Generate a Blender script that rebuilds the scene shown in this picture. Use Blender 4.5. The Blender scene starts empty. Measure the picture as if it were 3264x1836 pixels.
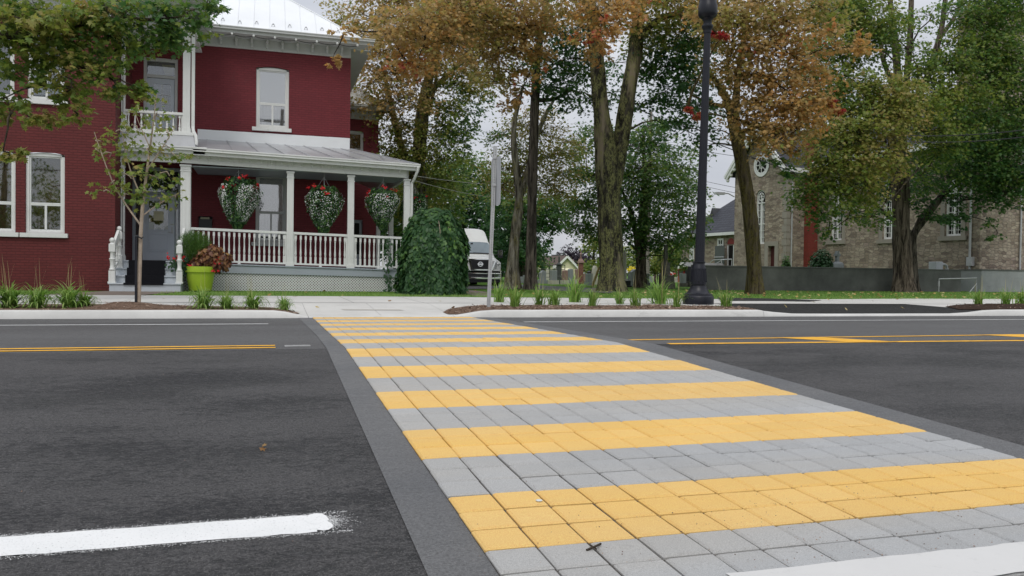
import bpy, bmesh, math, random
import numpy as np
from mathutils import Vector, Matrix
R = math.radians
rnd = random.Random(7)
nr = np.random.default_rng(11)
sc = bpy.context.scene
col = sc.collection

# ------------------------------------------------------------------ camera
FPX, PW, PH = 2600.0, 3264, 1836
YAW, PITCH, ROLL = R(16.84), R(-1.105), 0.01345
CAM = Vector((0, 0, 1.0))
_fw = Vector((math.sin(YAW)*math.cos(PITCH), math.cos(YAW)*math.cos(PITCH), math.sin(PITCH)))
_r0 = Vector((math.cos(YAW), -math.sin(YAW), 0)); _u0 = _r0.cross(_fw)
_r = _r0*math.cos(ROLL) + _u0*math.sin(ROLL); _u = _u0*math.cos(ROLL) - _r0*math.sin(ROLL)
cd = bpy.data.cameras.new('camera'); cam = bpy.data.objects.new('camera', cd); col.objects.link(cam)
cam.matrix_world = Matrix(((_r.x, _u.x, -_fw.x, CAM.x), (_r.y, _u.y, -_fw.y, CAM.y), (_r.z, _u.z, -_fw.z, CAM.z), (0, 0, 0, 1)))
cd.sensor_width = 36.0; cd.lens = 36.0*FPX/PW; cd.clip_start = 0.1; cd.clip_end = 3000
sc.camera = cam

# ------------------------------------------------------------------ world and sun
SUN_EL, SUN_ROT = R(52), R(205)      # behind the camera and a little to the left
w = bpy.data.worlds.new("World"); sc.world = w; w.use_nodes = True
nt = w.node_tree; nt.nodes.clear()
def wn(t, **k):
    n = nt.nodes.new(t)
    for a, b in k.items(): setattr(n, a, b)
    return n
wout = wn('ShaderNodeOutputWorld'); wbg = wn('ShaderNodeBackground'); sky = wn('ShaderNodeTexSky', sky_type='NISHITA')
sky.sun_disc = False; sky.sun_elevation = SUN_EL; sky.sun_rotation = SUN_ROT; sky.air_density = 1.0; sky.dust_density = 2.0
hs = wn('ShaderNodeHueSaturation'); hs.inputs['Saturation'].default_value = 0.45
tc = wn('ShaderNodeTexCoord'); sx = wn('ShaderNodeSeparateXYZ'); mp = wn('ShaderNodeMapping'); mp.inputs['Scale'].default_value = (1.6, 1.6, 5.0)
ns = wn('ShaderNodeTexNoise'); ns.inputs['Scale'].default_value = 1.7; ns.inputs['Detail'].default_value = 6; ns.inputs['Roughness'].default_value = 0.55
cr = wn('ShaderNodeValToRGB'); e = cr.color_ramp.elements
e[0].position = 0.33; e[0].color = (5.0, 5.25, 5.85, 1); e[1].position = 0.66; e[1].color = (6.9, 7.0, 7.3, 1)
zr = wn('ShaderNodeMapRange'); zr.inputs['From Min'].default_value = 0.0; zr.inputs['From Max'].default_value = 1.0
zr.inputs['To Min'].default_value = 0.92; zr.inputs['To Max'].default_value = 1.9
vm = wn('ShaderNodeVectorMath', operation='SCALE'); mx = wn('ShaderNodeMix', data_type='RGBA'); mx.inputs['Factor'].default_value = 0.88
L = nt.links.new
L(tc.outputs['Generated'], mp.inputs['Vector']); L(mp.outputs['Vector'], ns.inputs['Vector']); L(ns.outputs['Fac'], cr.inputs['Fac'])
L(tc.outputs['Generated'], sx.inputs['Vector']); L(sx.outputs['Z'], zr.inputs['Value'])
L(cr.outputs['Color'], vm.inputs[0]); L(zr.outputs['Result'], vm.inputs['Scale'])
L(sky.outputs['Color'], hs.inputs['Color']); L(hs.outputs['Color'], mx.inputs['A']); L(vm.outputs['Vector'], mx.inputs['B'])
L(mx.outputs['Result'], wbg.inputs['Color']); wbg.inputs['Strength'].default_value = 0.105; L(wbg.outputs[0], wout.inputs[0])
sl = bpy.data.lights.new('sun', 'SUN'); sl.energy = 1.1; sl.angle = R(22); sl.color = (1.0, 0.96, 0.9)
so = bpy.data.objects.new('sun', sl); col.objects.link(so); so.location = (0, 0, 60)
_sd = Vector((math.sin(SUN_ROT)*math.cos(SUN_EL), math.cos(SUN_ROT)*math.cos(SUN_EL), math.sin(SUN_EL)))
so.rotation_euler = _sd.to_track_quat('Z', 'Y').to_euler()
sc.view_settings.view_transform = 'Standard'; sc.view_settings.look = 'None'; sc.view_settings.gamma = 1.0
sc.view_settings.exposure = 0.0; sc.view_settings.use_curve_mapping = False
sc.cycles.use_denoising = True; sc.cycles.max_bounces = 6; sc.cycles.transparent_max_bounces = 12
sc.cycles.diffuse_bounces = 3; sc.cycles.glossy_bounces = 3; sc.cycles.transmission_bounces = 4

# ------------------------------------------------------------------ measuring helpers
def ray(px, py): return _fw + _r*((px-PW/2)/FPX) - _u*((py-PH/2)/FPX)
def at(px, py, Y):
    d = ray(px, py); return CAM + d*(Y/d.y)
def atd(px, py, Z):
    return CAM + ray(px, py)*Z
YC = 8.09
def road_z(Y): return 0.0294*Y if Y < YC else 0.238 - 0.0163*(Y-YC)
def land_z(X, Y): return float(np.interp(Y, [15.2, 15.5, 21.4, 26, 34, 60, 120], [.255, .26, .29, .33, .36, .42, .5]))
def gnd(px, py, dz=0.0):
    d = ray(px, py); lo, hi = 5.0, 400.0
    for _ in range(50):
        m = (lo+hi)/2; p = CAM + d*m
        if p.z > land_z(p.x, p.y)+dz: lo = m
        else: hi = m
    return CAM + d*lo

# ------------------------------------------------------------------ object helpers
def tag(o, label=None, cat=None, group=None, kind=None):
    if label: o['label'] = label
    if cat: o['category'] = cat
    if group: o['group'] = group
    if kind: o['kind'] = kind
    return o
def thing(name, label, cat, loc=(0, 0, 0), group=None, rz=0.0):
    o = bpy.data.objects.new(name, None); col.objects.link(o); o.location = loc; o.rotation_euler = (0, 0, rz)
    o.empty_display_size = 0.2
    return tag(o, label, cat, group)
def origin(p):
    v = Vector((0, 0, 0))
    while p is not None: v += p.location; p = p.parent
    return v
def link_mesh(name, me, parent=None, loc=None):
    o = bpy.data.objects.new(name, me); col.objects.link(o)
    if parent is not None: o.parent = parent
    if loc is not None: o.location = loc
    return o
class MB:
    """collects vertices and faces; build() links them as one mesh object"""
    def __init__(s): s.v = []; s.f = []; s.m = []; s.mi = 0; s.xf = None
    def add(s, vs, fs):
        b = len(s.v)
        if s.xf is not None: vs = [s.xf @ Vector(q) for q in vs]
        s.v += [tuple(q) for q in vs]; s.f += [tuple(i+b for i in f) for f in fs]; s.m += [s.mi]*len(fs); return s
    def box(s, x0, x1, y0, y1, z0, z1):
        return s.add([(x0,y0,z0),(x1,y0,z0),(x1,y1,z0),(x0,y1,z0),(x0,y0,z1),(x1,y0,z1),(x1,y1,z1),(x0,y1,z1)],
                     [(0,3,2,1),(4,5,6,7),(0,1,5,4),(1,2,6,5),(2,3,7,6),(3,0,4,7)])
    def slab(s, a, b, w, h):
        """box beam from a to b, w wide sideways, h tall"""
        a = Vector(a); b = Vector(b); d = (b-a).normalized(); up = Vector((0,0,1))
        if abs(d.z) > .98: up = Vector((0,1,0))
        sd = d.cross(up).normalized()*w/2; u2 = sd.cross(d).normalized()*h/2
        vs = [p+i*sd+j*u2 for p in (a, b) for i, j in ((-1,-1),(1,-1),(1,1),(-1,1))]
        return s.add(vs, [(0,3,2,1),(4,5,6,7),(0,1,5,4),(1,2,6,5),(2,3,7,6),(3,0,4,7)])
    def poly(s, pts): return s.add(pts, [tuple(range(len(pts)))])
    def prism(s, pts, d):
        """polygon pts (3-D) pushed along vector d"""
        n = len(pts); d = Vector(d); vs = [Vector(p) for p in pts] + [Vector(p)+d for p in pts]
        return s.add(vs, [tuple(reversed(range(n))), tuple(range(n, 2*n))] + [(i, (i+1) % n, n+(i+1) % n, n+i) for i in range(n)])
    def tube(s, pts, rs, n=8, cap=True):
        pts = [Vector(p) for p in pts]; k = len(pts)
        if not hasattr(rs, '__len__'): rs = [rs]*k
        vs = []; prev = None
        for i, p in enumerate(pts):
            d = (pts[min(i+1, k-1)] - pts[max(i-1, 0)])
            d = d.normalized() if d.length > 1e-9 else Vector((0,0,1))
            if prev is None:
                a = d.cross(Vector((1,0,0)) if abs(d.x) < .9 else Vector((0,1,0))).normalized()
            else:
                a = (prev - d*prev.dot(d)); a = a.normalized() if a.length > 1e-6 else d.orthogonal().normalized()
            prev = a; b = d.cross(a)
            for j in range(n):
                t = 2*math.pi*j/n; vs.append(p + (a*math.cos(t) + b*math.sin(t))*rs[i])
        fs = [(i*n+j, i*n+(j+1) % n, (i+1)*n+(j+1) % n, (i+1)*n+j) for i in range(k-1) for j in range(n)]
        if cap: fs += [tuple(reversed(range(n))), tuple(range((k-1)*n, k*n))]
        return s.add(vs, fs)
    def lathe(s, c, prof, n=16, ripple=0, amp=0):
        """profile [(r, z)] turned about the vertical through c"""
        vs = []; k = len(prof)
        for r, z in prof:
            for j in range(n):
                t = 2*math.pi*j/n; rr = r*(1+amp*math.cos(ripple*t)) if ripple else r
                vs.append((c[0]+rr*math.cos(t), c[1]+rr*math.sin(t), c[2]+z))
        fs = [(i*n+j, i*n+(j+1) % n, (i+1)*n+(j+1) % n, (i+1)*n+j) for i in range(k-1) for j in range(n)]
        fs += [tuple(reversed(range(n))), tuple(range((k-1)*n, k*n))]
        return s.add(vs, fs)
    def ball(s, c, r, n=10, sz=1.0):
        prof = [(max(r*math.sin(math.pi*i/7), r*.02), -r*sz*math.cos(math.pi*i/7)) for i in range(8)]
        return s.lathe(c, prof, n)
    def build(s, name, mats, parent=None, smooth=False, bevel=0.0, angle=40):
        o0 = origin(parent); me = bpy.data.meshes.new(name)
        me.from_pydata([(x-o0.x, y-o0.y, z-o0.z) for x, y, z in s.v], [], s.f)
        if not isinstance(mats, (list, tuple)): mats = [mats]
        for m in mats: me.materials.append(m)
        if len(mats) > 1: me.polygons.foreach_set('material_index', s.m)
        bm = bmesh.new(); bm.from_mesh(me); bmesh.ops.recalc_face_normals(bm, faces=bm.faces); bm.to_mesh(me); bm.free()
        if smooth:
            me.polygons.foreach_set('use_smooth', [True]*len(me.polygons))
            try: me.set_sharp_from_angle(angle=R(angle))
            except Exception: pass
        o = link_mesh(name, me, parent)
        if bevel:
            b = o.modifiers.new('edge', 'BEVEL'); b.width = bevel; b.segments = 2; b.limit_method = 'ANGLE'; b.angle_limit = R(35)
        return o
def structure(name, mb, mat, **k): return tag(mb.build(name, mat, **k), kind='structure')
def copy_tree(o, parent=None):
    c = o.copy(); col.objects.link(c)
    if parent is not None: c.parent = parent
    for ch in list(o.children): copy_tree(ch, c)
    return c

# ------------------------------------------------------------------ materials
class NT:
    def __init__(s, name):
        s.m = bpy.data.materials.new(name); s.m.use_nodes = True; s.t = s.m.node_tree
        s.b = s.t.nodes['Principled BSDF']; s.o = s.t.nodes['Material Output']
        s.tc = s.n('ShaderNodeTexCoord')
    def n(s, t, **k):
        q = s.t.nodes.new(t)
        for a, b in k.items(): setattr(q, a, b)
        return q
    def l(s, a, b): s.t.links.new(a, b)
    def noise(s, scale, detail=4, rough=.55, stretch=None, vec=None, dist=0):
        v = vec if vec is not None else s.tc.outputs['Object']
        if stretch:
            m = s.n('ShaderNodeMapping'); m.inputs['Scale'].default_value = stretch; s.l(v, m.inputs['Vector']); v = m.outputs['Vector']
        q = s.n('ShaderNodeTexNoise'); q.inputs['Scale'].default_value = scale; q.inputs['Detail'].default_value = detail
        q.inputs['Roughness'].default_value = rough; q.inputs['Distortion'].default_value = dist; s.l(v, q.inputs['Vector']); return q.outputs['Fac']
    def ramp(s, fac, stops):
        q = s.n('ShaderNodeValToRGB'); el = q.color_ramp.elements
        while len(el) < len(stops): el.new(0.5)
        for a, (p, c) in zip(el, stops): a.position = p; a.color = (c[0], c[1], c[2], 1) if hasattr(c, '__len__') else (c, c, c, 1)
        s.l(fac, q.inputs['Fac']); return q.outputs['Color']
    def mix(s, fac, a, b, mode='MIX'):
        q = s.n('ShaderNodeMix', data_type='RGBA', blend_type=mode)
        for k, v in (('Factor', fac), ('A', a), ('B', b)):
            if hasattr(v, 'is_output'): s.l(v, q.inputs[k])
            elif k == 'Factor': q.inputs[k].default_value = v
            else: q.inputs[k].default_value = (v[0], v[1], v[2], 1)
        return q.outputs['Result']
    def math(s, op, a, b=0.0):
        q = s.n('ShaderNodeMath', operation=op)
        for i, v in enumerate((a, b)):
            if hasattr(v, 'is_output'): s.l(v, q.inputs[i])
            else: q.inputs[i].default_value = v
        return q.outputs[0]
    def bump(s, h, strength=.3, dist=.02):
        q = s.n('ShaderNodeBump'); q.inputs['Strength'].default_value = strength; q.inputs['Distance'].default_value = dist
        s.l(h, q.inputs['Height']); s.l(q.outputs['Normal'], s.b.inputs['Normal']); return q
    def color(s, c):
        if hasattr(c, 'is_output'): s.l(c, s.b.inputs['Base Color'])
        else: s.b.inputs['Base Color'].default_value = (c[0], c[1], c[2], 1)
    def set(s, rough=.6, spec=.35, metal=0.0):
        s.b.inputs['Roughness'].default_value = rough; s.b.inputs['Specular IOR Level'].default_value = spec; s.b.inputs['Metallic'].default_value = metal; return s
def plain(name, c, rough=.55, spec=.35, metal=0.0, var=.12, scale=3.0, bump=0.0, bscale=40):
    t = NT(name); t.set(rough, spec, metal)
    a = tuple(min(1, x*(1+var)) for x in c); b = tuple(x*(1-var) for x in c)
    t.color(t.ramp(t.noise(scale, 5, .6), [(.3, b), (.7, a)]))
    if bump: t.bump(t.noise(bscale, 3), bump, .01)
    return t.m
def painted_wood(name, c, dirt=(.35, .34, .30)):
    t = NT(name); t.set(.5, .35)
    n1 = t.noise(1.3, 6, .65); n2 = t.noise(9, 5, .7, (1, 1, .25))
    base = t.ramp(n1, [(.3, tuple(x*.9 for x in c)), (.7, c)])
    t.color(t.mix(t.math('MULTIPLY', t.ramp(n2, [(.56, 0), (.78, 1)]), .35), base, dirt)); t.bump(n2, .1, .005); return t.m
def brick(name, c1, c2, cm, bw=.215, bh=.075, mort=.010, bumpd=.010, stain=None, rough=.65, dist=0.0, bumps=.7, wear=None):
    t = NT(name); t.set(rough, .3)
    sp = t.n('ShaderNodeSeparateXYZ'); t.l(t.tc.outputs['Object'], sp.inputs[0]); cb = t.n('ShaderNodeCombineXYZ')
    u = t.math('ADD', sp.outputs['X'], sp.outputs['Y']); v = sp.outputs['Z']
    if dist:
        n0 = t.noise(1.1, 3, .6); n9 = t.noise(2.3, 3, .6, None, None)
        u = t.math('ADD', u, t.math('MULTIPLY', n0, dist*2)); v = t.math('ADD', v, t.math('MULTIPLY', n9, dist))
    t.l(u, cb.inputs['X']); t.l(v, cb.inputs['Y'])
    b = t.n('ShaderNodeTexBrick'); t.l(cb.outputs[0], b.inputs['Vector']); b.inputs['Scale'].default_value = 1.0
    b.inputs['Brick Width'].default_value = bw; b.inputs['Row Height'].default_value = bh; b.inputs['Mortar Size'].default_value = mort
    b.inputs['Mortar Smooth'].default_value = .3; b.inputs['Bias'].default_value = 0.0
    for k, q in (('Color1', c1), ('Color2', c2), ('Mortar', cm)): b.inputs[k].default_value = (q[0], q[1], q[2], 1)
    n = t.noise(.9, 6, .65); fine = t.noise(25, 4, .7)
    c = t.mix(.5, b.outputs['Color'], t.ramp(n, [(.3, (.45,.45,.45)), (.7, (.62,.62,.62))]), 'OVERLAY')
    if stain:
        n3 = t.noise(1.7, 8, .75, (1, 1, .6), None, .6); c = t.mix(t.math('MULTIPLY', t.ramp(n3, [(.60, 0), (.70, 1)]), stain[1]), c, stain[0])
    if wear:   # bare, dirty patches where the paint has come off low on the wall
        zz, amount, wc = wear; lowm = t.n('ShaderNodeMapRange'); lowm.inputs['From Min'].default_value = zz; lowm.inputs['From Max'].default_value = zz-.55
        t.l(sp.outputs['Z'], lowm.inputs['Value']); nw = t.noise(5.5, 6, .7, (1, 1, 1.6), None, .8)
        c = t.mix(t.math('MULTIPLY', t.math('MULTIPLY', t.ramp(nw, [(.50, 0), (.62, 1)]), lowm.outputs['Result']), amount), c, wc)
    t.color(c); h = t.math('ADD', t.math('MULTIPLY', b.outputs['Fac'], -1.0), t.math('MULTIPLY', fine, .35)); t.bump(h, min(1, bumps*1.4), bumpd*1.4); return t.m
def asphalt(name, base=.05, var=.35, streak=True, speck=.5, tone=(1, 1, 1.04), grain=.95):
    t = NT(name); t.set(.72, .35)
    n1 = t.noise(.5, 6, .6, (.5, 1.3, 1)); n2 = t.noise(22.0, 8, .80, (.6, 1.1, 1), None, .8); n3 = t.noise(95, 4, .85); n4 = t.noise(.9, 5, .6, (.7, 1.5, 1)); vo = t.n('ShaderNodeTexVoronoi'); vo.inputs['Scale'].default_value = 120
    t.l(t.tc.outputs['Object'], vo.inputs['Vector'])
    lo = tuple(base*(1-var)*k for k in tone); hi = tuple(base*(1+var) for k in tone)
    c = t.ramp(n1, [(.35, lo), (.65, hi)])
    if streak: c = t.mix(t.math('MULTIPLY', t.ramp(t.math('ADD', n2, t.math('MULTIPLY', n4, .7)), [(.82, 0), (.88, 1)]), .85), c, (base*3.1, base*3.0, base*3.05))
    if streak:
        n5 = t.noise(42, 4, .7, (.55, 1.1, 1), None, .5); c = t.mix(t.math('MULTIPLY', t.ramp(t.math('ADD', n5, t.math('MULTIPLY', n4, .35)), [(.68, 0), (.72, 1)]), .6), c, (base*3.3, base*3.2, base*3.2)); c = t.mix(t.math('MULTIPLY', t.ramp(t.math('ADD', n5, t.math('MULTIPLY', n1, .3)), [(.50, 1), (.55, 0)]), .5), c, (base*.35, base*.36, base*.45))
    c = t.mix(grain, c, t.ramp(n3, [(.36, (.08,.08,.08)), (.5, (.5,.5,.5)), (.66, (.92,.92,.92))]), 'OVERLAY')
    c = t.mix(t.math('MULTIPLY', t.ramp(vo.outputs['Distance'], [(.10, 1), (.2, 0)]), speck), c, (.26, .25, .23)); t.color(c)
    t.l(t.ramp(n2, [(.4, .55), (.62, .85)]), t.b.inputs['Roughness']); t.bump(t.math('ADD', n3, t.math('MULTIPLY', n2, .6)), .8, .008); return t.m
def leaf_mat(name, stops, trans=.45):
    t = NT(name); t.set(.45, .3)
    a = t.n('ShaderNodeAttribute', attribute_name='tint'); c = t.ramp(a.outputs['Fac'], stops)
    t.color(c); tr = t.n('ShaderNodeBsdfTranslucent'); t.l(t.mix(.5, c, (.55, .6, .2), 'MULTIPLY'), tr.inputs['Color'])
    br = t.n('ShaderNodeHueSaturation'); br.inputs['Value'].default_value = 1.5; br.inputs['Saturation'].default_value = 1.1; t.l(c, br.inputs['Color']); t.l(br.outputs[0], tr.inputs['Color'])
    ms = t.n('ShaderNodeMixShader'); ms.inputs[0].default_value = trans; t.l(t.b.outputs[0], ms.inputs[1]); t.l(tr.outputs[0], ms.inputs[2]); t.l(ms.outputs[0], t.o.inputs['Surface']); return t.m
def glass(name, tint=(.75,.8,.82), refl=.22):
    t = NT(name); t.t.nodes.remove(t.b)
    tp = t.n('ShaderNodeBsdfTransparent'); tp.inputs[0].default_value = (*tint, 1); g = t.n('ShaderNodeBsdfGlossy'); g.inputs['Roughness'].default_value = .02
    wv = t.noise(.8, 2); bp = t.n('ShaderNodeBump'); bp.inputs['Strength'].default_value = .03; bp.inputs['Distance'].default_value = .05; t.l(wv, bp.inputs['Height']); t.l(bp.outputs[0], g.inputs['Normal'])
    fr = t.n('ShaderNodeLayerWeight'); fr.inputs['Blend'].default_value = .25
    f = t.math('MINIMUM', t.math('ADD', t.math('MULTIPLY', fr.outputs['Fresnel'], .6), refl), .95)
    ms = t.n('ShaderNodeMixShader'); t.l(f, ms.inputs[0]); t.l(tp.outputs[0], ms.inputs[1]); t.l(g.outputs[0], ms.inputs[2]); t.l(ms.outputs[0], t.o.inputs['Surface']); return t.m
def bark(name, c1, c2, moss=None, mossamt=(.5, .62), pale=None):
    t = NT(name); t.set(.85, .2)
    n1 = t.noise(9, 6, .7, (1, 1, .13), None, .5); n2 = t.noise(4.5, 7, .75, (1, 1, .4)); n3 = t.noise(20, 5, .8, (1, 1, .5))
    c = t.ramp(n1, [(.40, tuple(x*.22 for x in c1)), (.5, c1), (.62, c2)])
    if pale: c = t.mix(t.ramp(t.noise(1.1, 4, .6, (1, 1, .28)), [(.55, 0), (.62, 1)]), c, pale)
    if moss: c = t.mix(t.math('MULTIPLY', t.math('MULTIPLY', t.ramp(n2, [(mossamt[0], 0), (mossamt[1], 1)]), t.ramp(n3, [(.42, 0), (.55, 1)])), .85), c, moss)
    t.color(c); t.bump(t.math('ADD', n1, t.math('MULTIPLY', n3, .4)), 1.0, .09); return t.m
def concrete(name, c, var=.14, joint=None, stain=.25, bumpd=.004):
    t = NT(name); t.set(.8, .25)
    n1 = t.noise(.8, 7, .65); n2 = t.noise(18, 5, .7); n3 = t.noise(2.2, 7, .7, (.5, 1.6, 1), None, .5)
    q = t.ramp(n1, [(.3, tuple(x*(1-var) for x in c)), (.7, tuple(min(1, x*(1+var*.5)) for x in c))])
    q = t.mix(t.math('MULTIPLY', t.ramp(n3, [(.58, 0), (.74, 1)]), stain), q, tuple(x*.45 for x in c))
    q = t.mix(t.math('MULTIPLY', t.ramp(n2, [(.6, 0), (.75, 1)]), .3), q, tuple(x*.55 for x in c))
    t.color(q); t.bump(n2, .35, bumpd); return t.m

M = {}
M['brick'] = brick('painted_brick', (.185,.029,.037), (.160,.026,.033), (.135,.022,.029), stain=((.12,.04,.042), .35))
M['brick_wing'] = brick('painted_brick_wing', (.138,.026,.026), (.118,.023,.023), (.098,.019,.020), stain=((.085,.03,.028), .4), wear=(-.1, .75, (.17,.12,.105)))
M['white'] = painted_wood('white_paint', (.74,.75,.73))
M['grey_paint'] = painted_wood('grey_blue_paint', (.36,.40,.44))
M['cornice'] = painted_wood('grey_white_paint', (.56,.57,.56))
M['step_paint'] = painted_wood('step_paint', (.52,.56,.60))
M['door_paint'] = painted_wood('door_paint', (.58,.63,.70))
M['pale_metal'] = plain('white_sheet_metal', (.80,.82,.84), .38, .5, 0, .05, .7)
M['galv'] = plain('silver_painted_metal', (.52,.53,.55), .33, .5, .45, .16, 1.4, .06, 6)
M['glass'] = glass('window_glass', (.75,.8,.82), .16); M['glass_bright'] = glass('window_glass_bright', (.88,.9,.9), .38)
M['painted_dark_room'] = plain('painted_interior', (.022,.021,.02), .9, .1)  # darkness of unlit rooms put into the colour of flat sheets
M['tan_room'] = plain('tan_interior', (.34,.20,.085), .9, .1, 0, .35, 1.5)
M['blind'] = plain('pale_blind', (.72,.74,.75), .8, .1, 0, .04)
M['green_blind'] = plain('green_blind', (.07,.10,.095), .8, .1)
M['curtain'] = plain('curtain', (.34,.35,.36), .9, .1, 0, .2, 5)
M['black'] = plain('black_paint', (.018,.019,.023), .42, .5, 0, .15)
M['lamp_black'] = plain('lamp_blue_black', (.012,.013,.020), .38, .35, 0, .15)
M['carpet'] = plain('black_carpet', (.014,.014,.017), .95, .05, 0, .3, 60, .5, 300)
M['asphalt'] = asphalt('asphalt', .0215, .5, True, .8, (1, 1.02, 1.25)); M['asphalt_far'] = asphalt('asphalt_far', .098, .12, False, .15, (1, .98, .985), .6)  # far lane lighter: grazing sky reflection put into its base colour
M['asphalt_fresh'] = asphalt('fresh_asphalt', .014, .25, False, .15, (1.05, 1, 1), .6)
M['band'] = asphalt('sand_grey_band', .140, .16, False, .5, (.97, 1, 1.05), .45)
M['joint_yellow'] = plain('painted_joint', (.40,.235,.055), .95, .1, 0, .25, 50)
M['joint_sand'] = plain('joint_sand', (.075,.068,.062), .95, .1, 0, .6, 60)
M['concrete'] = concrete('light_concrete', (.60,.59,.56)); M['kerb'] = concrete('kerb_concrete', (.62,.615,.59), .16, None, .6, .008)
M['brown_path'] = concrete('brown_path', (.20,.165,.14)); M['wall_conc'] = concrete('dark_concrete_wall', (.140,.145,.135), .42, None, .5)
M['wall_conc2'] = concrete('light_concrete_wall', (.33,.34,.345), .25, None, .45)
M['worn_white'] = concrete('worn_white_paint', (.62,.615,.60), .08, None, .15, .003)
M['ramp_stain'] = concrete('ramp_stain', (.45,.43,.39))
M['base_grey'] = concrete('pavement_base', (.30,.295,.28))
M['yellow_line'] = plain('yellow_road_paint', (.80,.42,.035), .6, .3, 0, .12, 6, .3, 150)
def white_line():
    t = NT('white_road_paint'); t.set(.65, .3); n = t.noise(120, 3, .8); n2 = t.noise(2.5, 5)
    c = t.mix(t.ramp(n, [(.28, 1), (.40, 0)]), t.ramp(n2, [(.3, (.74,.75,.74)), (.7, (.84,.84,.83))]), (.12,.12,.12)); t.color(c); t.bump(n, .5, .006); return t.m
M['white_line'] = white_line()
def paver(name, a, b, dirt, da):
    t = NT(name); t.set(.8, .25); at_ = t.n('ShaderNodeAttribute', attribute_name='tint')
    n = t.noise(14, 5, .7); f = t.noise(230, 2, .8); big = t.noise(.9, 5, .6)
    wr = t.noise(1.0, 4, .6, (.22, 1.1, 1)); c = t.mix(at_.outputs['Fac'], a, b); c = t.mix(t.math('MULTIPLY', t.ramp(wr, [(.42, 0), (.62, 1)]), .45), c, tuple(.55*x+.45*y for x, y in zip(a, (.50,.42,.30)))); c = t.mix(.6, c, t.ramp(f, [(.3, (.3,.3,.3)), (.7, (.7,.7,.7))]), 'OVERLAY')
    c = t.mix(t.math('MULTIPLY', t.ramp(n, [(.58, 0), (.76, 1)]), da), c, dirt); c = t.mix(t.math('MULTIPLY', t.ramp(big, [(.5, 0), (.75, 1)]), da*.8), c, dirt)
    t.color(c); t.bump(f, .5, .004); return t.m
M['paver_grey'] = paver('grey_paver', (.365,.37,.37), (.405,.41,.41), (.24,.24,.235), .35)
M['paver_yellow'] = paver('yellow_paver', (.74,.465,.135), (.79,.515,.170), (.60,.39,.13), .4)
def rubble(name):
    t = NT(name); t.set(.88, .15); sp = t.n('ShaderNodeSeparateXYZ'); t.l(t.tc.outputs['Object'], sp.inputs[0]); cb = t.n('ShaderNodeCombineXYZ'); nz = t.noise(1.2, 3, .6)
    t.l(t.math('MULTIPLY', t.math('ADD', sp.outputs['X'], sp.outputs['Y']), 3.1), cb.inputs['X']); t.l(t.math('MULTIPLY', t.math('ADD', sp.outputs['Z'], t.math('MULTIPLY', nz, .16)), 6.4), cb.inputs['Y'])
    vs = []
    for f in ('F1', 'DISTANCE_TO_EDGE'):
        v = t.n('ShaderNodeTexVoronoi', feature=f, voronoi_dimensions='2D'); v.inputs['Scale'].default_value = 1.0; v.inputs['Randomness'].default_value = .78; t.l(cb.outputs[0], v.inputs['Vector']); vs.append(v)
    s2 = t.n('ShaderNodeSeparateColor'); t.l(vs[0].outputs['Color'], s2.inputs[0])
    c = t.ramp(s2.outputs[0], [(0, (.20,.16,.13)), (.25, (.29,.235,.18)), (.6, (.36,.305,.24)), (.85, (.44,.375,.29)), (1, (.33,.26,.22))])
    c = t.mix(.7, c, t.ramp(t.noise(13, 6, .75), [(.3, (.3,.3,.3)), (.7, (.68,.68,.68))]), 'OVERLAY')
    m = t.ramp(vs[1].outputs['Distance'], [(.02, 1), (.075, 0)]); c = t.mix(t.math('MULTIPLY', m, .75), c, (.30,.275,.24)); big = t.noise(.35, 5, .6)
    c = t.mix(t.math('MULTIPLY', t.ramp(big, [(.5, 0), (.7, 1)]), .4), c, (.19,.165,.14)); t.color(c)
    t.bump(t.math('ADD', t.math('MULTIPLY', m, -1.0), t.math('MULTIPLY', t.noise(16, 5, .7), .8)), .9, .05); return t.m
M['stone'] = rubble('rubble_stone')
M['ashlar'] = concrete('dressed_stone', (.30,.275,.235))
M['slate'] = brick('slate_shingles', (.050,.054,.068), (.034,.037,.048), (.02,.02,.025), .5, .2, .02, .02, None, .6)
M['red_brick'] = brick('bright_red_brick', (.26,.042,.030), (.20,.033,.025), (.17,.06,.05))
M['old_brick'] = plain('weathered_brick', (.21,.10,.08), .85, .2, 0, .45, 7)
M['red_paint'] = plain('red_paint', (.24,.03,.025), .6)
M['grass'] = None
def lawn_mat():
    t = NT('lawn'); t.set(.9, .1); n1 = t.noise(.35, 6, .6); n2 = t.noise(7, 6, .75); n3 = t.noise(60, 3, .8)
    c = t.ramp(n1, [(.3, (.085,.185,.026)), (.7, (.125,.25,.038))]); c = t.mix(t.math('MULTIPLY', t.ramp(n2, [(.5, 0), (.7, 1)]), .45), c, (.085,.105,.03))
    c = t.mix(.8, c, t.ramp(n3, [(.3, (.25,.25,.25)), (.7, (.72,.72,.72))]), 'OVERLAY'); t.color(c); t.bump(n3, .9, .05); return t.m
M['grass'] = lawn_mat()
LEAF = [(0.0, (.032,.085,.036)), (.20, (.080,.165,.045)), (.38, (.205,.255,.055)), (.52, (.300,.260,.085)), (.66, (.385,.275,.130)), (.80, (.475,.290,.100)), (.90, (.44,.20,.09)), (1.0, (.36,.050,.055))]
M['leaf'] = leaf_mat('maple_leaf', LEAF)
M['blade'] = leaf_mat('grass_blade', [(0, (.04,.10,.02)), (.5, (.20,.345,.07)), (.8, (.31,.42,.13)), (1, (.45,.38,.20))], .3)
M['shrub_leaf'] = leaf_mat('shrub_leaf', [(0, (.018,.055,.022)), (.5, (.042,.105,.036)), (1, (.14,.26,.05))], .25)
M['purple_leaf'] = leaf_mat('purple_leaf', [(0, (.018,.014,.024)), (1, (.035,.022,.035))], .1)
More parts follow.
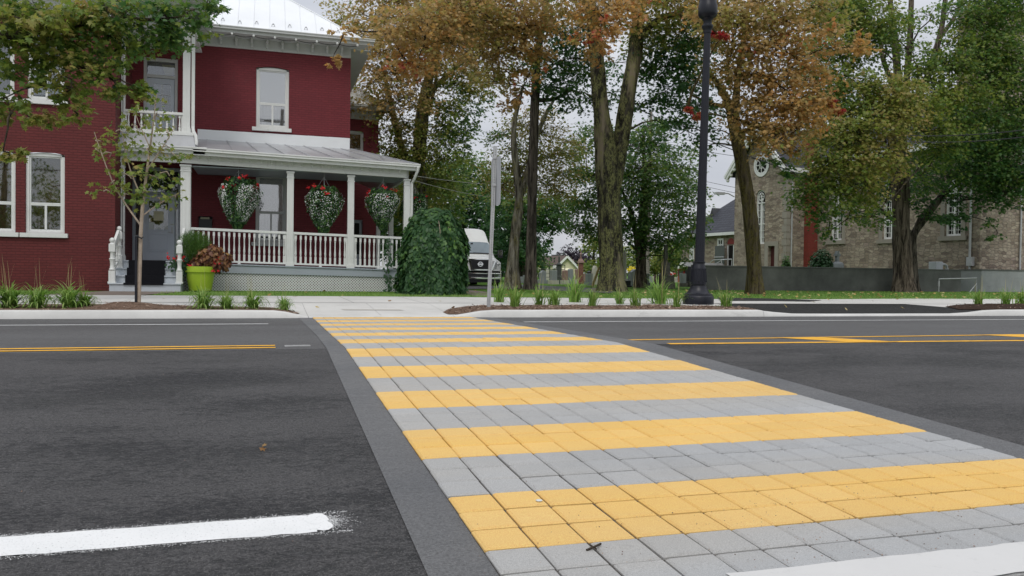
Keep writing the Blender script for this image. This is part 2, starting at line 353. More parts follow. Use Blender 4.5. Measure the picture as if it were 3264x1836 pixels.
M['coleus'] = leaf_mat('bronze_leaf', [(0, (.05,.016,.012)), (.6, (.17,.065,.03)), (1, (.30,.17,.06))], .2)
M['white_flower'] = plain('white_petals', (.68,.70,.67), .7, .2); M['red_flower'] = plain('red_petals', (.46,.018,.022), .6, .2); M['yellow_flower'] = plain('yellow_petals', (.75,.6,.05), .6, .2)
M['bark_dark'] = bark('dark_bark', (.080,.068,.055), (.165,.142,.115)); M['bark_brown'] = bark('brown_bark', (.10,.080,.060), (.19,.155,.12))
M['bark_lichen'] = bark('lichen_bark', (.036,.033,.027), (.085,.078,.062), (.25,.255,.10), (.44, .53), (.27,.225,.165))
M['bark_moss'] = bark('mossy_bark', (.085,.065,.045), (.14,.115,.075), (.135,.115,.025), (.40, .56)); M['bark_pale'] = bark('pale_bark', (.21,.19,.15), (.38,.355,.29), (.25,.23,.07), (.48, .62))
M['bark_young'] = plain('young_bark', (.42,.34,.265), .8, .2, 0, .2, 12, .4, 60)
M['twig'] = plain('twig', (.055,.045,.036), .9, .1)
M['lime'] = plain('lime_plastic', (.42,.58,.045), .45, .4, 0, .05); M['soil'] = plain('soil', (.035,.025,.018), .95, .1)
M['granite_grey'] = plain('grey_granite', (.27,.29,.30), .55, .3, 0, .12, 30); M['granite_dark'] = plain('dark_granite', (.075,.085,.08), .5, .35, 0, .2, 8)
M['granite_pink'] = plain('pink_granite', (.31,.20,.175), .55, .3, 0, .15, 30); M['marble'] = plain('weathered_marble', (.48,.46,.40), .7, .2, 0, .15, 6)
M['black_granite'] = plain('black_granite', (.02,.02,.024), .3, .5); M['old_stone'] = plain('old_dark_stone', (.12,.115,.10), .85, .2, 0, .35, 5, .4, 20)
M['steel'] = plain('galvanised_steel', (.47,.48,.49), .45, .5, .35, .1, 9); M['sign_back'] = plain('sign_back_aluminium', (.43,.45,.48), .5, .4, .2, .06)
M['van_white'] = plain('van_white', (.80,.81,.80), .25, .5, 0, .02); M['chrome'] = plain('chrome', (.75,.76,.78), .08, .5, 1.0, .02); M['tyre'] = plain('tyre', (.014,.014,.016), .85, .2)
M['van_glass'] = plain('windscreen', (.16,.21,.24), .05, .9, 0, .2, .9); M['lamp_glass'] = plain('headlamp_glass', (.5,.52,.54), .08, .8, .3)
M['cream'] = plain('cream_siding', (.68,.64,.44), .7, .2, 0, .05); M['brown_roof'] = plain('brown_shingles', (.13,.10,.09), .9, .1, 0, .25, 8)
M['paper'] = plain('paper', (.62,.60,.42), .8, .1); M['paper_white'] = plain('white_paper', (.60,.63,.62), .8, .1); M['ink'] = plain('ink', (.06,.06,.06), .8, .1)
M['wood_pole'] = plain('weathered_pole', (.22,.20,.18), .9, .1, 0, .2, 10); M['wood_post'] = plain('yellowed_post', (.34,.26,.11), .8, .2); M['wire'] = plain('cable', (.03,.03,.032), .6, .2); M['wire_pale'] = plain('pale_cable', (.34,.35,.33), .6, .2)
def mulch_mat():
    t = NT('mulch'); t.set(.95, .1); n = t.noise(28, 5, .75, (1, 2.2, 1), None, 1.0)
    t.color(t.ramp(n, [(.3, (.05,.032,.024)), (.5, (.20,.13,.095)), (.7, (.38,.28,.21))])); t.bump(n, 1.0, .03); return t.m
M['mulch'] = mulch_mat()
M['chip'] = leaf_mat('wood_chip', [(0, (.08,.045,.03)), (.5, (.27,.175,.125)), (1, (.55,.44,.34))], 0.0)
M['dark_mulch'] = plain('dark_mulch', (.045,.028,.02), .95, .1, 0, .5, 25, .8, 40)
M['leaf_litter'] = leaf_mat('fallen_leaf', [(0, (.20,.10,.03)), (.5, (.42,.32,.10)), (1, (.55,.46,.22))], .1)
#NEXT
# ================================================================== the ground, road and pavements
def strip_mesh(xs, ys, zf, mb):
    vs = [(x, y, zf(x, y)) for y in ys for x in xs]; n = len(xs)
    return mb.add(vs, [(j*n+i, j*n+i+1, (j+1)*n+i+1, (j+1)*n+i) for j in range(len(ys)-1) for i in range(n-1)])
def ground_z(x, y):
    if y < 15.3: return -.6
    if y < 20.6: return .05
    return land_z(x, y)
xs = sorted(set([-900, -300, -120] + list(range(-60, 100, 4)) + [150, 300, 900]))
mb = strip_mesh(xs, [-600, -100, 0, 15.0, 15.31, 20.55, 20.62, 24, 26, 28, 31, 34, 38, 44, 52, 60, 80, 120, 250, 1200], ground_z, MB())
structure('ground', mb, M['grass'])
mb = MB()
strip_mesh([-80, -20, 0, 20, 80], [-8, -4, 0, 4, YC-.02], lambda x, y: road_z(y), mb)
structure('road', mb, M['asphalt'])
mb = MB(); strip_mesh([-80, -20, 0, 20, 80], [YC-.02, YC+2, 12, 15.32], lambda x, y: road_z(y)-.0, mb)
structure('road_far_lane', mb, M['asphalt_far'])
def flat(name, pts, mat, zf, sub=0): 
    b = MB(); b.poly([(x, y, zf(x, y)) for x, y in pts]); return structure(name, b, mat)
def on_road(dz): return lambda x, y: road_z(y)+dz
def cross_left(y): return .665+.0103*y
def cross_right(y): return cross_left(y)+16*.1825
# sand-grey bands beside the pavers (follow the crown)
mb = MB(); ys = [-2, 1, 3, 5, 7, YC, 10, 12, 14, 15.2]
for f0, f1 in ((lambda y: .44+.0165*y if y < 9 else .60-.003*(y-9), lambda y: cross_left(y)+.01), (lambda y: cross_right(y)-.01, lambda y: cross_right(y)+.22+.022*min(y, 9))):
    b0 = len(mb.v); vs = []
    for y in ys: vs += [(f0(y), y, road_z(y)+.004), (f1(y), y, road_z(y)+.004)]
    mb.add(vs, [(2*i, 2*i+1, 2*i+3, 2*i+2) for i in range(len(ys)-1)])
structure('concrete_band', mb, M['band'])
# crosswalk: bed of joint sand and every paver a bevelled slab, grey and yellow by rows
mb = MB(); vs = []
for y in ys: vs += [(cross_left(y), y, road_z(y)+.005), (cross_right(y), y, road_z(y)+.005)]
mb.add(vs, [(2*i, 2*i+1, 2*i+3, 2*i+2) for i in range(len(ys)-1)])
PITCH_Y = 1.19/6; Y0 = 2.556
for k in range(int((15.0-Y0)/PITCH_Y)):
    if k % 6 < 3 and k >= 4:
        ya, yb = Y0+k*PITCH_Y, Y0+(k+1)*PITCH_Y; mb.mi = 1; mb.add([(cross_left(ya), ya, road_z(ya)+.007), (cross_right(ya), ya, road_z(ya)+.007), (cross_right(yb), yb, road_z(yb)+.007), (cross_left(yb), yb, road_z(yb)+.007)], [(0,1,2,3)])
structure('crosswalk_bed', mb, [M['joint_sand'], M['joint_yellow']])
def paver_field():
    v, f, mi, tint = [], [], [], []
    k0 = int(math.floor((0.4-Y0)/PITCH_Y)); k1 = int((15.2-Y0)/PITCH_Y)
    for k in range(k0, k1+1):
        ya = Y0+k*PITCH_Y; yel = (k % 6) < 3 and k >= 0
        for c in range(16):
            jy = rnd.gauss(0, .002); g = .0082 if k < 6 else .0064
            xa = cross_left(ya)+c*.1825+rnd.gauss(0, .0009)
            x0, x1, y0, y1 = xa+g*.48, xa+.1825-g*.48, ya+g+jy, ya+PITCH_Y-g+jy
            dz = rnd.gauss(0, .0010); sx_, sy_ = rnd.gauss(0, .005), rnd.gauss(0, .005)
            bw = .009; cx, cy = (x0+x1)/2, (y0+y1)/2; base = len(v)
            for (lx0, lx1, ly0, ly1, h) in ((x0, x1, y0, y1, -.012), (x0, x1, y0, y1, .0105), (x0+bw, x1-bw, y0+bw, y1-bw, .0175)):
                for x, y in ((lx0, ly0), (lx1, ly0), (lx1, ly1), (lx0, ly1)):
                    v.append((x, y, road_z(y)+h+dz+sx_*(x-cx)+sy_*(y-cy)))
            fs = [(8, 9, 10, 11)] + [(a+i, a+(i+1) % 4, a+4+(i+1) % 4, a+4+i) for a in (0, 4) for i in range(4)]
            f += [tuple(i+base for i in q) for q in fs]; mi += [1 if yel else 0]*len(fs); tint += [rnd.random()]*len(fs)
    me = bpy.data.meshes.new('crosswalk'); me.from_pydata(v, [], f); me.materials.append(M['paver_grey']); me.materials.append(M['paver_yellow'])
    me.polygons.foreach_set('material_index', mi); a = me.attributes.new('tint', 'FLOAT', 'FACE'); a.data.foreach_set('value', tint)
    return tag(link_mesh('crosswalk', me), kind='structure')
paver_field()
# painted lines with slightly ragged sprayed edges
def paint(name, x0, x1, ya, yb, mat, dz=.004, jag=.006, slope=0.0):
    n = max(2, int((x1-x0)/.06)); b = MB(); vs = []
    for i in range(n+1):
        x = x0+(x1-x0)*i/n; s = slope*(x-x0)
        for y in (ya+s+rnd.gauss(0, jag), yb+s+rnd.gauss(0, jag)): vs.append((x, y, road_z(y)+dz))
    b.add(vs, [(2*i, 2*i+2, 2*i+3, 2*i+1) for i in range(n)]); return structure(name, b, mat)
paint('white_edge_line', -9, .18, 2.89, 3.08, M['white_line'], .004, .0035)
b = MB()
for cx, cy, r in ((.185, 3.03, .04), (.20, 2.95, .035)):
    b.poly([(cx+r*(1+.25*rnd.random())*math.cos(t*.524), cy+1.3*r*(1+.25*rnd.random())*math.sin(t*.524), road_z(cy+1.3*r*math.sin(t*.524))+.0045) for t in range(12)])
for _ in range(6500):     # overspray specks
    s = rnd.random(); x = -2+2.3*rnd.random() if s < .75 else .19+abs(rnd.gauss(0, .05)); y = (2.887-abs(rnd.gauss(0, .011)) if rnd.random() < .5 else 3.082+abs(rnd.gauss(0, .012))) if s < .75 else rnd.gauss(2.99, .045)
    q = .0006+.0013*rnd.random()**2; b.poly([(x-q, y-q, road_z(y)+.0038), (x+q, y-q, road_z(y)+.0038), (x+q, y+q, road_z(y)+.0038), (x-q, y+q, road_z(y)+.0038)])
structure('white_line_end', b, M['white_line'])
paint('white_edge_line', 1.36, 11, 1.97, 2.185, M['worn_white'], .021, .004)
paint('white_edge_line', -40, .05, 12.95, 13.06, M['white_line'], .004, .004); paint('white_edge_line', 4.22, 60, 13.16, 13.27, M['white_line'], .004, .004)
for y in (8.18, 8.45): paint('yellow_centre_line', -40, .10, y, y+.115, M['yellow_line'], .004, .004)
for y in (8.36, 8.47): paint('white_guide_line', .19, .44, y, y+.03, M['white_line'], .004, .004)
paint('yellow_centre_line', 4.24, 60, 8.0, 8.10, M['yellow_line'], .004, .004, -.035); paint('yellow_centre_line', 4.06, 60, 8.62, 8.74, M['yellow_line'], .004, .004, .018)
for x in (6.05, 9.35, 12.6):
    b = MB(); z = lambda p: (p[0], p[1], road_z(p[1])+.0065)
    lo = lambda q: 8.02-.035*(q-4.24); hi = lambda q: 8.72+.018*(q-4.06)
    b.poly([z(p) for p in ((x, hi(x)), (x+.55, lo(x+.55)), (x+1.15, lo(x+1.15)), (x+.6, hi(x+.6)))]); structure('yellow_hatching', b, M['yellow_line'])
KY = 15.18
KH = ([-40, -.1, .15, .35, .55, .75, 3.46, 3.7, 4.0, 4.3, 10.2, 10.25, 10.6, 11.1, 15.4, 15.9, 16.4, 16.9, 60], [.135, .135, .128, .105, .06, .028, .028, .065, .115, .135, .135, .125, .085, .05, .045, .07, .12, .135, .135])
def surf(x, y):
    a = road_z(KY)+float(np.interp(x, *KH))-.006; return a+(.287-a)*max(0, min(1, (y-15.37)/2.4))
# kerb
def kerb(name, pts):
    b = MB(); vs = []
    for x, y, h in pts:
        z = road_z(y); vs += [(x, y-.02, z-.05), (x, y, z+.01), (x, y+.018, z+h*.86), (x, y+.045, z+h), (x, y+.19, z+h+.004), (x, y+.20, z-.05)]
    fs = [(6*i+j, 6*(i+1)+j, 6*(i+1)+j+1, 6*i+j+1) for i in range(len(pts)-1) for j in range(5)] + [(0,1,2,3,4,5), tuple(len(pts)*6-6+j for j in range(6))]
    b.add(vs, fs); return structure(name, b, M['kerb'], smooth=True, angle=50)
def seg(x0, x1, h, st=.5):
    n = max(1, int(abs(x1-x0)/st)); return [(x0+(x1-x0)*i/n, KY+rnd.gauss(0, .002), h+rnd.gauss(0, .0012)) for i in range(n+1)]
kerb('kerb', seg(-40, -.1, .135) + [(.15, KY, .128), (.35, KY, .105), (.55, KY, .06), (.75, KY, .028)])
kerb('kerb', [(.76, KY, .026), (3.45, KY, .026)])
kerb('kerb', [(3.46, KY, .028), (3.7, KY, .065), (4.0, KY, .115), (4.3, KY, .135)] + seg(4.5, 10.2, .135) + [(10.25, KY, .125)])
kerb('kerb', [(10.26, KY, .12), (10.6, KY, .085), (11.1, KY, .05), (12, KY, .045), (15.4, KY, .045), (15.9, KY, .07), (16.4, KY, .12), (16.9, KY, .135)] + seg(17.4, 45, .135, 2))
def walk_back(x): return float(np.interp(x, [-40, 2, 9, 13.5, 16, 20, 60], [21.95, 21.75, 21.2, 20.75, 20.9, 21.8, 21.95]))
# sidewalk: one poured slab from kerb to lawn, with tooled joints
b = MB(); xs = list(np.arange(-40, 60.1, 1.55))
for x0, x1 in zip(xs[:-1], xs[1:]):
    for ya, yb, yc in ((17.95, 19.68, 19.68), (19.69, walk_back(x0), walk_back(x1))):
        b.add([(x0+.006, ya, land_z(0, ya)+.02), (x1-.006, ya, land_z(0, ya)+.02), (x1-.006, yc, land_z(0, yc)+.02), (x0+.006, yb, land_z(0, yb)+.02)], [(0,1,2,3)])
for x0, x1 in ((-40, -3), (-3, .75), (.756, 2.1), (2.106, 3.45), (3.456, 6), (6, 10.3), (16.5, 60)):
    strip_mesh(sorted(set([x0, x1]+[q for q in np.arange(-.2, 5, .15) if x0 < q < x1])), [15.37, 15.8, 16.4, 17.0, 17.5, 17.944], surf, b)
structure('sidewalk', b, M['concrete'])
b = MB(); strip_mesh(sorted(set([float(q) for q in KH[0]]+[60.0])), [15.375, 16.2, 17.0, 17.9, 17.94, 20.6], lambda x, y: land_z(x, y)+.004 if y > 17.92 else surf(x, y)-.02, b); structure('sidewalk_base', b, M['base_grey'])
# the worn patch and wet streaks on the ramp
flat('ramp_stain', [(1.45, 16.55), (2.62, 16.5), (2.68, 16.32), (1.5, 16.38)], M['ramp_stain'], lambda x, y: surf(x, y)+.005)
b = MB(); strip_mesh([10.28, 10.6, 11.1, 12, 13, 14, 15.4, 15.9, 16.3, 16.6], [15.375, 16, 16.6, 17.3, 17.94], lambda x, y: surf(x, y)-.002, b); structure('asphalt_apron', b, M['asphalt_fresh'])
P = [gnd(*q) for q in ((2285, 951), (2450, 954), (2620, 960), (2580, 964), (2440, 962), (2300, 962))]
flat('asphalt_strip', [(p.x, p.y) for p in P], M['asphalt_fresh'], lambda x, y: land_z(x, y)+.028)
P = [gnd(*q) for q in ((1440, 914), (1640, 907), (1720, 911), (1830, 917), (1960, 922), (1975, 930), (1940, 936), (1840, 931), (1720, 925), (1600, 920), (1500, 923), (1380, 920))]
flat('driveway', [(p.x, p.y) for p in P], M['asphalt_far'], lambda x, y: land_z(x, y)+.02)
P = [gnd(*q) for q in ((1490, 925), (1560, 932), (1580, 944), (1520, 945), (1480, 936))]
flat('dirt_patch', [(p.x, p.y) for p in P], M['brown_path'], lambda x, y: land_z(x, y)+.012)
flat('entry_path', [(-5.2, 21.96), (-2.95, 21.96), (-2.5, 23.4), (-2.2, 24.7), (-4.2, 24.7), (-4.6, 23.6)], M['brown_path'], lambda x, y: land_z(x, y)+.016)
# mulch beds (low mounds of wood chips)
def bed(name, outline, mat, h, chips, mound=None, tint=(.1, 1)):
    """h(x,y) mound height; chips scattered inside outline"""
    pts = outline; minx = min(p[0] for p in pts); maxx = max(p[0] for p in pts); miny = min(p[1] for p in pts); maxy = max(p[1] for p in pts)
    def inside(x, y):
        c = False; j = len(pts)-1
        for i in range(len(pts)):
            if (pts[i][1] > y) != (pts[j][1] > y) and x < (pts[j][0]-pts[i][0])*(y-pts[i][1])/(pts[j][1]-pts[i][1])+pts[i][0]: c = not c
            j = i
        return c
    cx = sum(p[0] for p in pts)/len(pts); bm = bmesh.new()
    vs = [bm.verts.new((x, y, 0)) for x, y in pts]; f = bm.faces.new(vs); bmesh.ops.triangulate(bm, faces=[f])
    for _ in range(5): bmesh.ops.subdivide_edges(bm, edges=[e for e in bm.edges if e.calc_length() > .28], cuts=1, use_grid_fill=False); bmesh.ops.triangulate(bm, faces=bm.faces)
    for v_ in bm.verts:
        edge = v_.is_boundary; v_.co.z = bedz(v_.co.x, v_.co.y) + (.004 if edge else h(v_.co.x, v_.co.y)+rnd.gauss(0, .006))
    me = bpy.data.meshes.new(name); bm.to_mesh(me); bm.free(); me.materials.append(mat); link = link_mesh(name, me); tag(link, kind='stuff')
    C, N_, A, S, T = [], [], [], [], []
    while len(C) < chips:
        x = minx+(maxx-minx)*rnd.random(); y = miny+(maxy-miny)*rnd.random()
        if not inside(x, y): continue
        C.append((x, y, bedz(x, y)+h(x, y)+.008)); N_.append((rnd.gauss(0, .35), rnd.gauss(0, .35), 1)); A.append((rnd.gauss(0, 1), rnd.gauss(0, .6), 0)); S.append(.035+.05*rnd.random()); T.append(tint[0]+(tint[1]-tint[0])*rnd.random()**1.6)
    leafmesh('wood_chips', None, M['chip'], C, N_, A, S, T, CHIP, kind='stuff')
def bedz(x, y): return surf(x, y)+.006
# ------------------------------------------------------------------ many small leaves as one mesh
MAPLE = (np.array([(0,0),(.42,.10),(.24,.30),(.52,.66),(.17,.62),(0,1.05),(-.17,.62),(-.52,.66),(-.24,.30),(-.42,.10)]), None)
OVAL = (np.array([(0,0),(.24,.25),(.26,.6),(0,1.0),(-.26,.6),(-.24,.25)]), None)
DIAM = (np.array([(0,0),(.34,.45),(0,1.0),(-.34,.45)]), None)
HEART = (np.array([(0,.05),(.3,-.05),(.42,.3),(.2,.75),(0,1.0),(-.2,.75),(-.42,.3),(-.3,-.05)]), None)
CHIP = (np.array([(-.12,0),(.12,0),(.1,1),(-.1,1)]), None)
PETAL = (np.array([(.5*math.cos(t*math.pi/4)*(1 if t % 2 else .72), .5*math.sin(t*math.pi/4)*(1 if t % 2 else .72)) for t in range(8)]), None)
def leafmesh(name, parent, mat, C, N_, A, S, T, shape, kind=None, fold=.18, extra=None):
    C = np.asarray(C, float); N_ = np.asarray(N_, float); A = np.asarray(A, float); S = np.asarray(S, float); T = np.asarray(T, float)
    N_ /= np.linalg.norm(N_, axis=1, keepdims=True)+1e-9
    A = A-(A*N_).sum(1, keepdims=True)*N_; A /= np.linalg.norm(A, axis=1, keepdims=True)+1e-9
    B = np.cross(N_, A); sh = shape[0]; k = len(sh); n = len(C)
    V = C[:, None, :] + S[:, None, None]*(sh[None, :, 0, None]*B[:, None, :] + sh[None, :, 1, None]*A[:, None, :] - (fold*np.abs(sh[:, 0])+.10*sh[:, 1]**2)[None, :, None]*N_[:, None, :])
    o0 = origin(parent); V = V.reshape(-1, 3)-np.array(o0)
    me = bpy.data.meshes.new(name); nv = n*k; ev, ef, es = [], [], []
    if extra is not None and extra.f:      # twigs etc., second material
        ev = np.array([(x-o0.x, y-o0.y, z-o0.z) for x, y, z in extra.v]); V = np.vstack([V, ev]); ef = [[i+nv for i in f] for f in extra.f]
    loops = np.concatenate([np.arange(nv, dtype=np.int32)] + ([np.array([i for f in ef for i in f], dtype=np.int32)] if len(ef) else []))
    starts = np.concatenate([np.arange(n, dtype=np.int32)*k] + ([nv+np.cumsum([0]+[len(f) for f in ef[:-1]]).astype(np.int32)] if len(ef) else []))
    me.vertices.add(len(V)); me.vertices.foreach_set('co', V.ravel().astype(np.float32))
    me.loops.add(len(loops)); me.loops.foreach_set('vertex_index', loops); me.polygons.add(len(starts)); me.polygons.foreach_set('loop_start', starts.astype(np.int32))
    me.update(calc_edges=True)
    mats = mat if isinstance(mat, (list, tuple)) else [mat]
    for m in mats: me.materials.append(m)
    if len(ef): me.polygons.foreach_set('material_index', np.concatenate([np.zeros(n, np.int32), np.ones(len(ef), np.int32)]))
    a = me.attributes.new('tint', 'FLOAT', 'FACE'); a.data.foreach_set('value', np.concatenate([np.clip(T, 0, 1), np.zeros(len(ef))]).astype(np.float32))
    o = link_mesh(name, me, parent)
    if kind: tag(o, kind=kind)
    return o
def mound_left(x, y): return .006+.11*math.exp(-((x+2.35)/.55)**2-((y-15.95)/.45)**2)
bed('wood_mulch', [(-14, 15.39), (.1, 15.39), (.55, 15.42), (.62, 15.6), (.45, 15.95), (.0, 16.25), (-.8, 16.5), (-1.8, 16.9), (-2.8, 17.1), (-14, 17.1)], M['mulch'], mound_left, 2600, None, (0, .95))
bed('wood_mulch', [(3.62, 15.4), (3.42, 15.62), (3.4, 15.95), (3.6, 16.4), (4.05, 16.7), (4.8, 16.9), (5.6, 17.0), (8.6, 17.0), (9.7, 16.9), (10.3, 16.5), (10.25, 15.4)], M['mulch'], lambda x, y: .004+.012*math.sin(1.7*x)**2, 2600, None, (.05, 1))
bed('wood_mulch', [(16.6, 15.4), (16.2, 15.9), (16.6, 16.7), (17.6, 17.3), (19, 17.7), (30, 17.8), (30, 15.4)], M['dark_mulch'], lambda x, y: .03, 900, None, (0, .5))
# lawn blades along the pavement edge and between, sparse leaves fallen on it
def blades(n, xr, yr, hs=.05):
    C, N_, A, S, T = [], [], [], [], []
    for _ in range(n):
        x = rnd.uniform(*xr); y = yr[0]+(yr[1]-yr[0])*rnd.random()**1.5
        C.append((x, y, land_z(x, y)-.004)); N_.append((rnd.gauss(0, 1), rnd.gauss(0, 1)-1.2, .25)); A.append((rnd.gauss(0, .35), rnd.gauss(0, .35), 1)); S.append(hs*(.6+.9*rnd.random())); T.append(.42+.36*rnd.random())
    return C, N_, A, S, T
BLADE = (np.array([(-.09,0),(.09,0),(.05,.6),(0,1)]), None)
L1 = [sum(z, []) for z in zip(blades(9000, (-2.7, 9.5), (21.97, 25)), blades(16000, (9.5, 34), (21.2, 30.5)), blades(3500, (-14, -5), (21.97, 25)))]
leafmesh('lawn_grass', None, M['blade'], *L1, BLADE, kind='stuff', fold=0)
C, N_, A, S, T = [], [], [], [], []
for _ in range(420):
    q = rnd.random()
    if q < .75: x = rnd.uniform(11, 34); y = rnd.uniform(21.9, 29)
    elif q < .9: x = rnd.uniform(1, 11); y = rnd.uniform(22, 29)
    else: x = rnd.uniform(-3, 30); y = rnd.choice([rnd.uniform(18, 22), rnd.uniform(15.4, 17)])
    C.append((x, y, land_z(x, y)+.03)); N_.append((rnd.gauss(0, .4), rnd.gauss(0, .4)-.35, 1)); A.append((rnd.gauss(0, 1), rnd.gauss(0, 1), 0)); S.append(.07+.06*rnd.random()); T.append(rnd.random())
leafmesh('fallen_leaves', None, M['leaf_litter'], C, N_, A, S, T, MAPLE, kind='stuff')
C, N_, A, S, T = [], [], [], [], []      # grit and crumbs of stone lying on the pavers and lane
for _ in range(1100):
    y = 1.9+rnd.random()**2*6; x = rnd.uniform(-2.2, 4.2); s = .003+.006*rnd.random()**3
    if rnd.random() < .65: x = rnd.gauss(1.9, .5); y = 2.2+abs(rnd.gauss(0, .45))
    dz = .0175 if cross_left(y) < x < cross_right(y) else .004
    C.append((x, y, road_z(y)+dz)); N_.append((rnd.gauss(0, .5), rnd.gauss(0, .5)-.4, 1)); A.append((rnd.gauss(0, 1), rnd.gauss(0, 1), .3)); S.append(s*.8); T.append(rnd.random()*.7)
leafmesh('grit', None, M['chip'], C, N_, A, S, T, PETAL, kind='stuff')
# ================================================================== the red brick house
GZ = .33
def sag(x): return -.02*(x+2.1) if x > -2.1 else 0.0
house = thing('brick_house', 'two-storey dark red painted brick house with white porch, balcony and pale sheet-metal roof', 'house', (0, 26, GZ))
def wall_mb(b, x0, x1, z0, z1, Y, th, ops):
    """wall facing -Y made of butted blocks round rectangular openings [(x0,x1,z0,z1)]"""
    xs = sorted(set([x0, x1]+[q for o in ops for q in o[:2]]))
    for xa, xb in zip(xs[:-1], xs[1:]):
        hs = sorted([(o[2], o[3]) for o in ops if o[0] <= xa+1e-6 and o[1] >= xb-1e-6]); z = z0
        for za, zb in hs:
            if za > z: b.add(*front(xa, xb, z, za, Y, th))
            z = zb
        if z < z1: b.add(*front(xa, xb, z, z1, Y, th))
    for o in ops:   # reveals
        a, c, d, e_ = o
        b.add([(a,Y,d),(a,Y+th,d),(a,Y+th,e_),(a,Y,e_)], [(0,1,2,3)]); b.add([(c,Y,d),(c,Y+th,d),(c,Y+th,e_),(c,Y,e_)], [(3,2,1,0)])
        b.add([(a,Y,e_),(c,Y,e_),(c,Y+th,e_),(a,Y+th,e_)], [(0,1,2,3)]); b.add([(a,Y,d),(c,Y,d),(c,Y+th,d),(a,Y+th,d)], [(3,2,1,0)])
def front(xa, xb, za, zb, Y, th): return [(xa,Y,za),(xb,Y,za),(xb,Y,zb),(xa,Y,zb)], [(0,1,2,3)]
def arc_pts(x0, x1, z, rise, n=9): return [(x0+(x1-x0)*i/n, z+rise*(1-(2*i/n-1)**2)) for i in range(n+1)]
def arch_fill(b, x0, x1, z, rise, ztop, Y):
    a = arc_pts(x0, x1, z, rise)
    for (xa, za), (xb, zb) in zip(a[:-1], a[1:]): b.add([(xa,Y,za),(xb,Y,zb),(xb,Y,ztop),(xa,Y,ztop)], [(0,1,2,3)])
RISE = .06
def window(parent, x0, x1, z0, z1, Y, split=.38, lower='pair', blind=None, low_blind=None, gl='glass', sill=True, label=None, mat='white', depth=.05):
    """z1 is the spring of the segmental head; opening runs from z0 to z1+RISE"""
    wd = MB(); ym = Y+depth; fw = .085
    wd.box(x0, x0+fw, ym, ym+.10, z0, z1); wd.box(x1-fw, x1, ym, ym+.10, z0, z1); wd.box(x0+fw, x1-fw, ym, ym+.10, z0, z0+.06)
    a = arc_pts(x0, x1, z1-.012, RISE); zt = z1-.05
    wd.prism([(x, ym, z) for x, z in a]+[(x1, ym, zt), (x0, ym, zt)][0:2], (0, .10, 0))
    o = wd.build('window', M[mat], parent, bevel=.006)
    if label: o['label'] = label
    zm = z0+.06+(zt-z0-.06)*split; s = MB(); ys = ym+.03
    for za, zb in ((zm, zt), (z0+.06, zm)):
        s.box(x0+fw, x0+fw+.035, ys, ys+.05, za, zb); s.box(x1-fw-.035, x1-fw, ys, ys+.05, za, zb)
        s.box(x0+fw+.035, x1-fw-.035, ys, ys+.05, zb-.04, zb-.001); s.box(x0+fw+.035, x1-fw-.035, ys, ys+.05, za+.001, za+.045)
    if lower == 'pair':
        xm = (x0+x1)/2; s.box(xm-.028, xm+.028, ys-.012, ys+.05, z0+.105, zm-.04)
    s.build('sash', M[mat], o, bevel=.004)
    g = MB(); g.box(x0+fw+.03, x1-fw-.03, ys+.022, ys+.028, z0+.10, zt-.03); g.build('pane', M[gl], o)
    bk = MB(); bk.box(x0+.01, x1-.01, Y+.36, Y+.37, z0, z1+RISE); bk.build('painted_interior', M['painted_dark_room'] if blind != 'tan_room' else M['tan_room'], o)  # flat sheet stands in for the room, its darkness painted in
    if blind and blind != 'tan_room':
        q = MB(); q.box(x0+fw+.01, x1-fw-.01, Y+.185, Y+.19, zm+.01, zt); q.build('blind', M[blind], o)
    if low_blind:
        q = MB(); n = 14; xa, xb = x0+fw+.01, x1-fw-.01
        pts = [(xa+(xb-xa)*i/n, Y+.22+.02*(i % 2)) for i in range(n+1)]
        for (p, yp), (r_, yr) in zip(pts[:-1], pts[1:]): q.add([(p, yp, z0), (r_, yr, z0), (r_, yr, zm), (p, yp, zm)], [(0,1,2,3)])
        q.build('curtain', M[low_blind], o)
    if sill:
        q = MB(); q.box(x0-.12, x1+.09, Y-.085, Y+.06, z0-.12, z0-.002); q.build('sill', M[mat], o, bevel=.006)
    return o
def opening(x0, x1, z0, z1): return (x0, x1, z0, z1+RISE+.03)
YW, YP, YB = 25.2, 26.0, 28.2
# --- wing (left)
ops_w = [opening(-6.28, -5.32, 1.90, 4.06), opening(-7.48, -6.52, 1.90, 4.06), opening(-6.24, -5.33, 5.54, 7.42), opening(-7.46, -6.55, 5.54, 7.42), opening(-9.4, -8.5, 1.9, 4.06), opening(-9.4, -8.5, 5.54, 7.42)]
b = MB(); wall_mb(b, -11, -4.05, -.1, 8.0, YW, .36, ops_w)
for o in ops_w: arch_fill(b, o[0], o[1], o[3]-RISE-.03, RISE, o[3], YW)
b.add([(-4.05,YW,-.1),(-4.05,YB,-.1),(-4.05,YB,8.3),(-4.05,YW,8.0)], [(0,1,2,3)]); b.build('wall', M['brick_wing'], house)
window(house, -6.28, -5.32, 1.90, 4.06, YW, .36, blind='tan_room', gl='glass'); window(house, -7.48, -6.52, 1.90, 4.06, YW, .36, blind='tan_room', gl='glass')
window(house, -6.24, -5.33, 5.54, 7.42, YW, .42, low_blind='curtain'); window(house, -7.46, -6.55, 5.54, 7.42, YW, .42)
window(house, -9.4, -8.5, 1.9, 4.06, YW, .36); window(house, -9.4, -8.5, 5.54, 7.42, YW, .42)
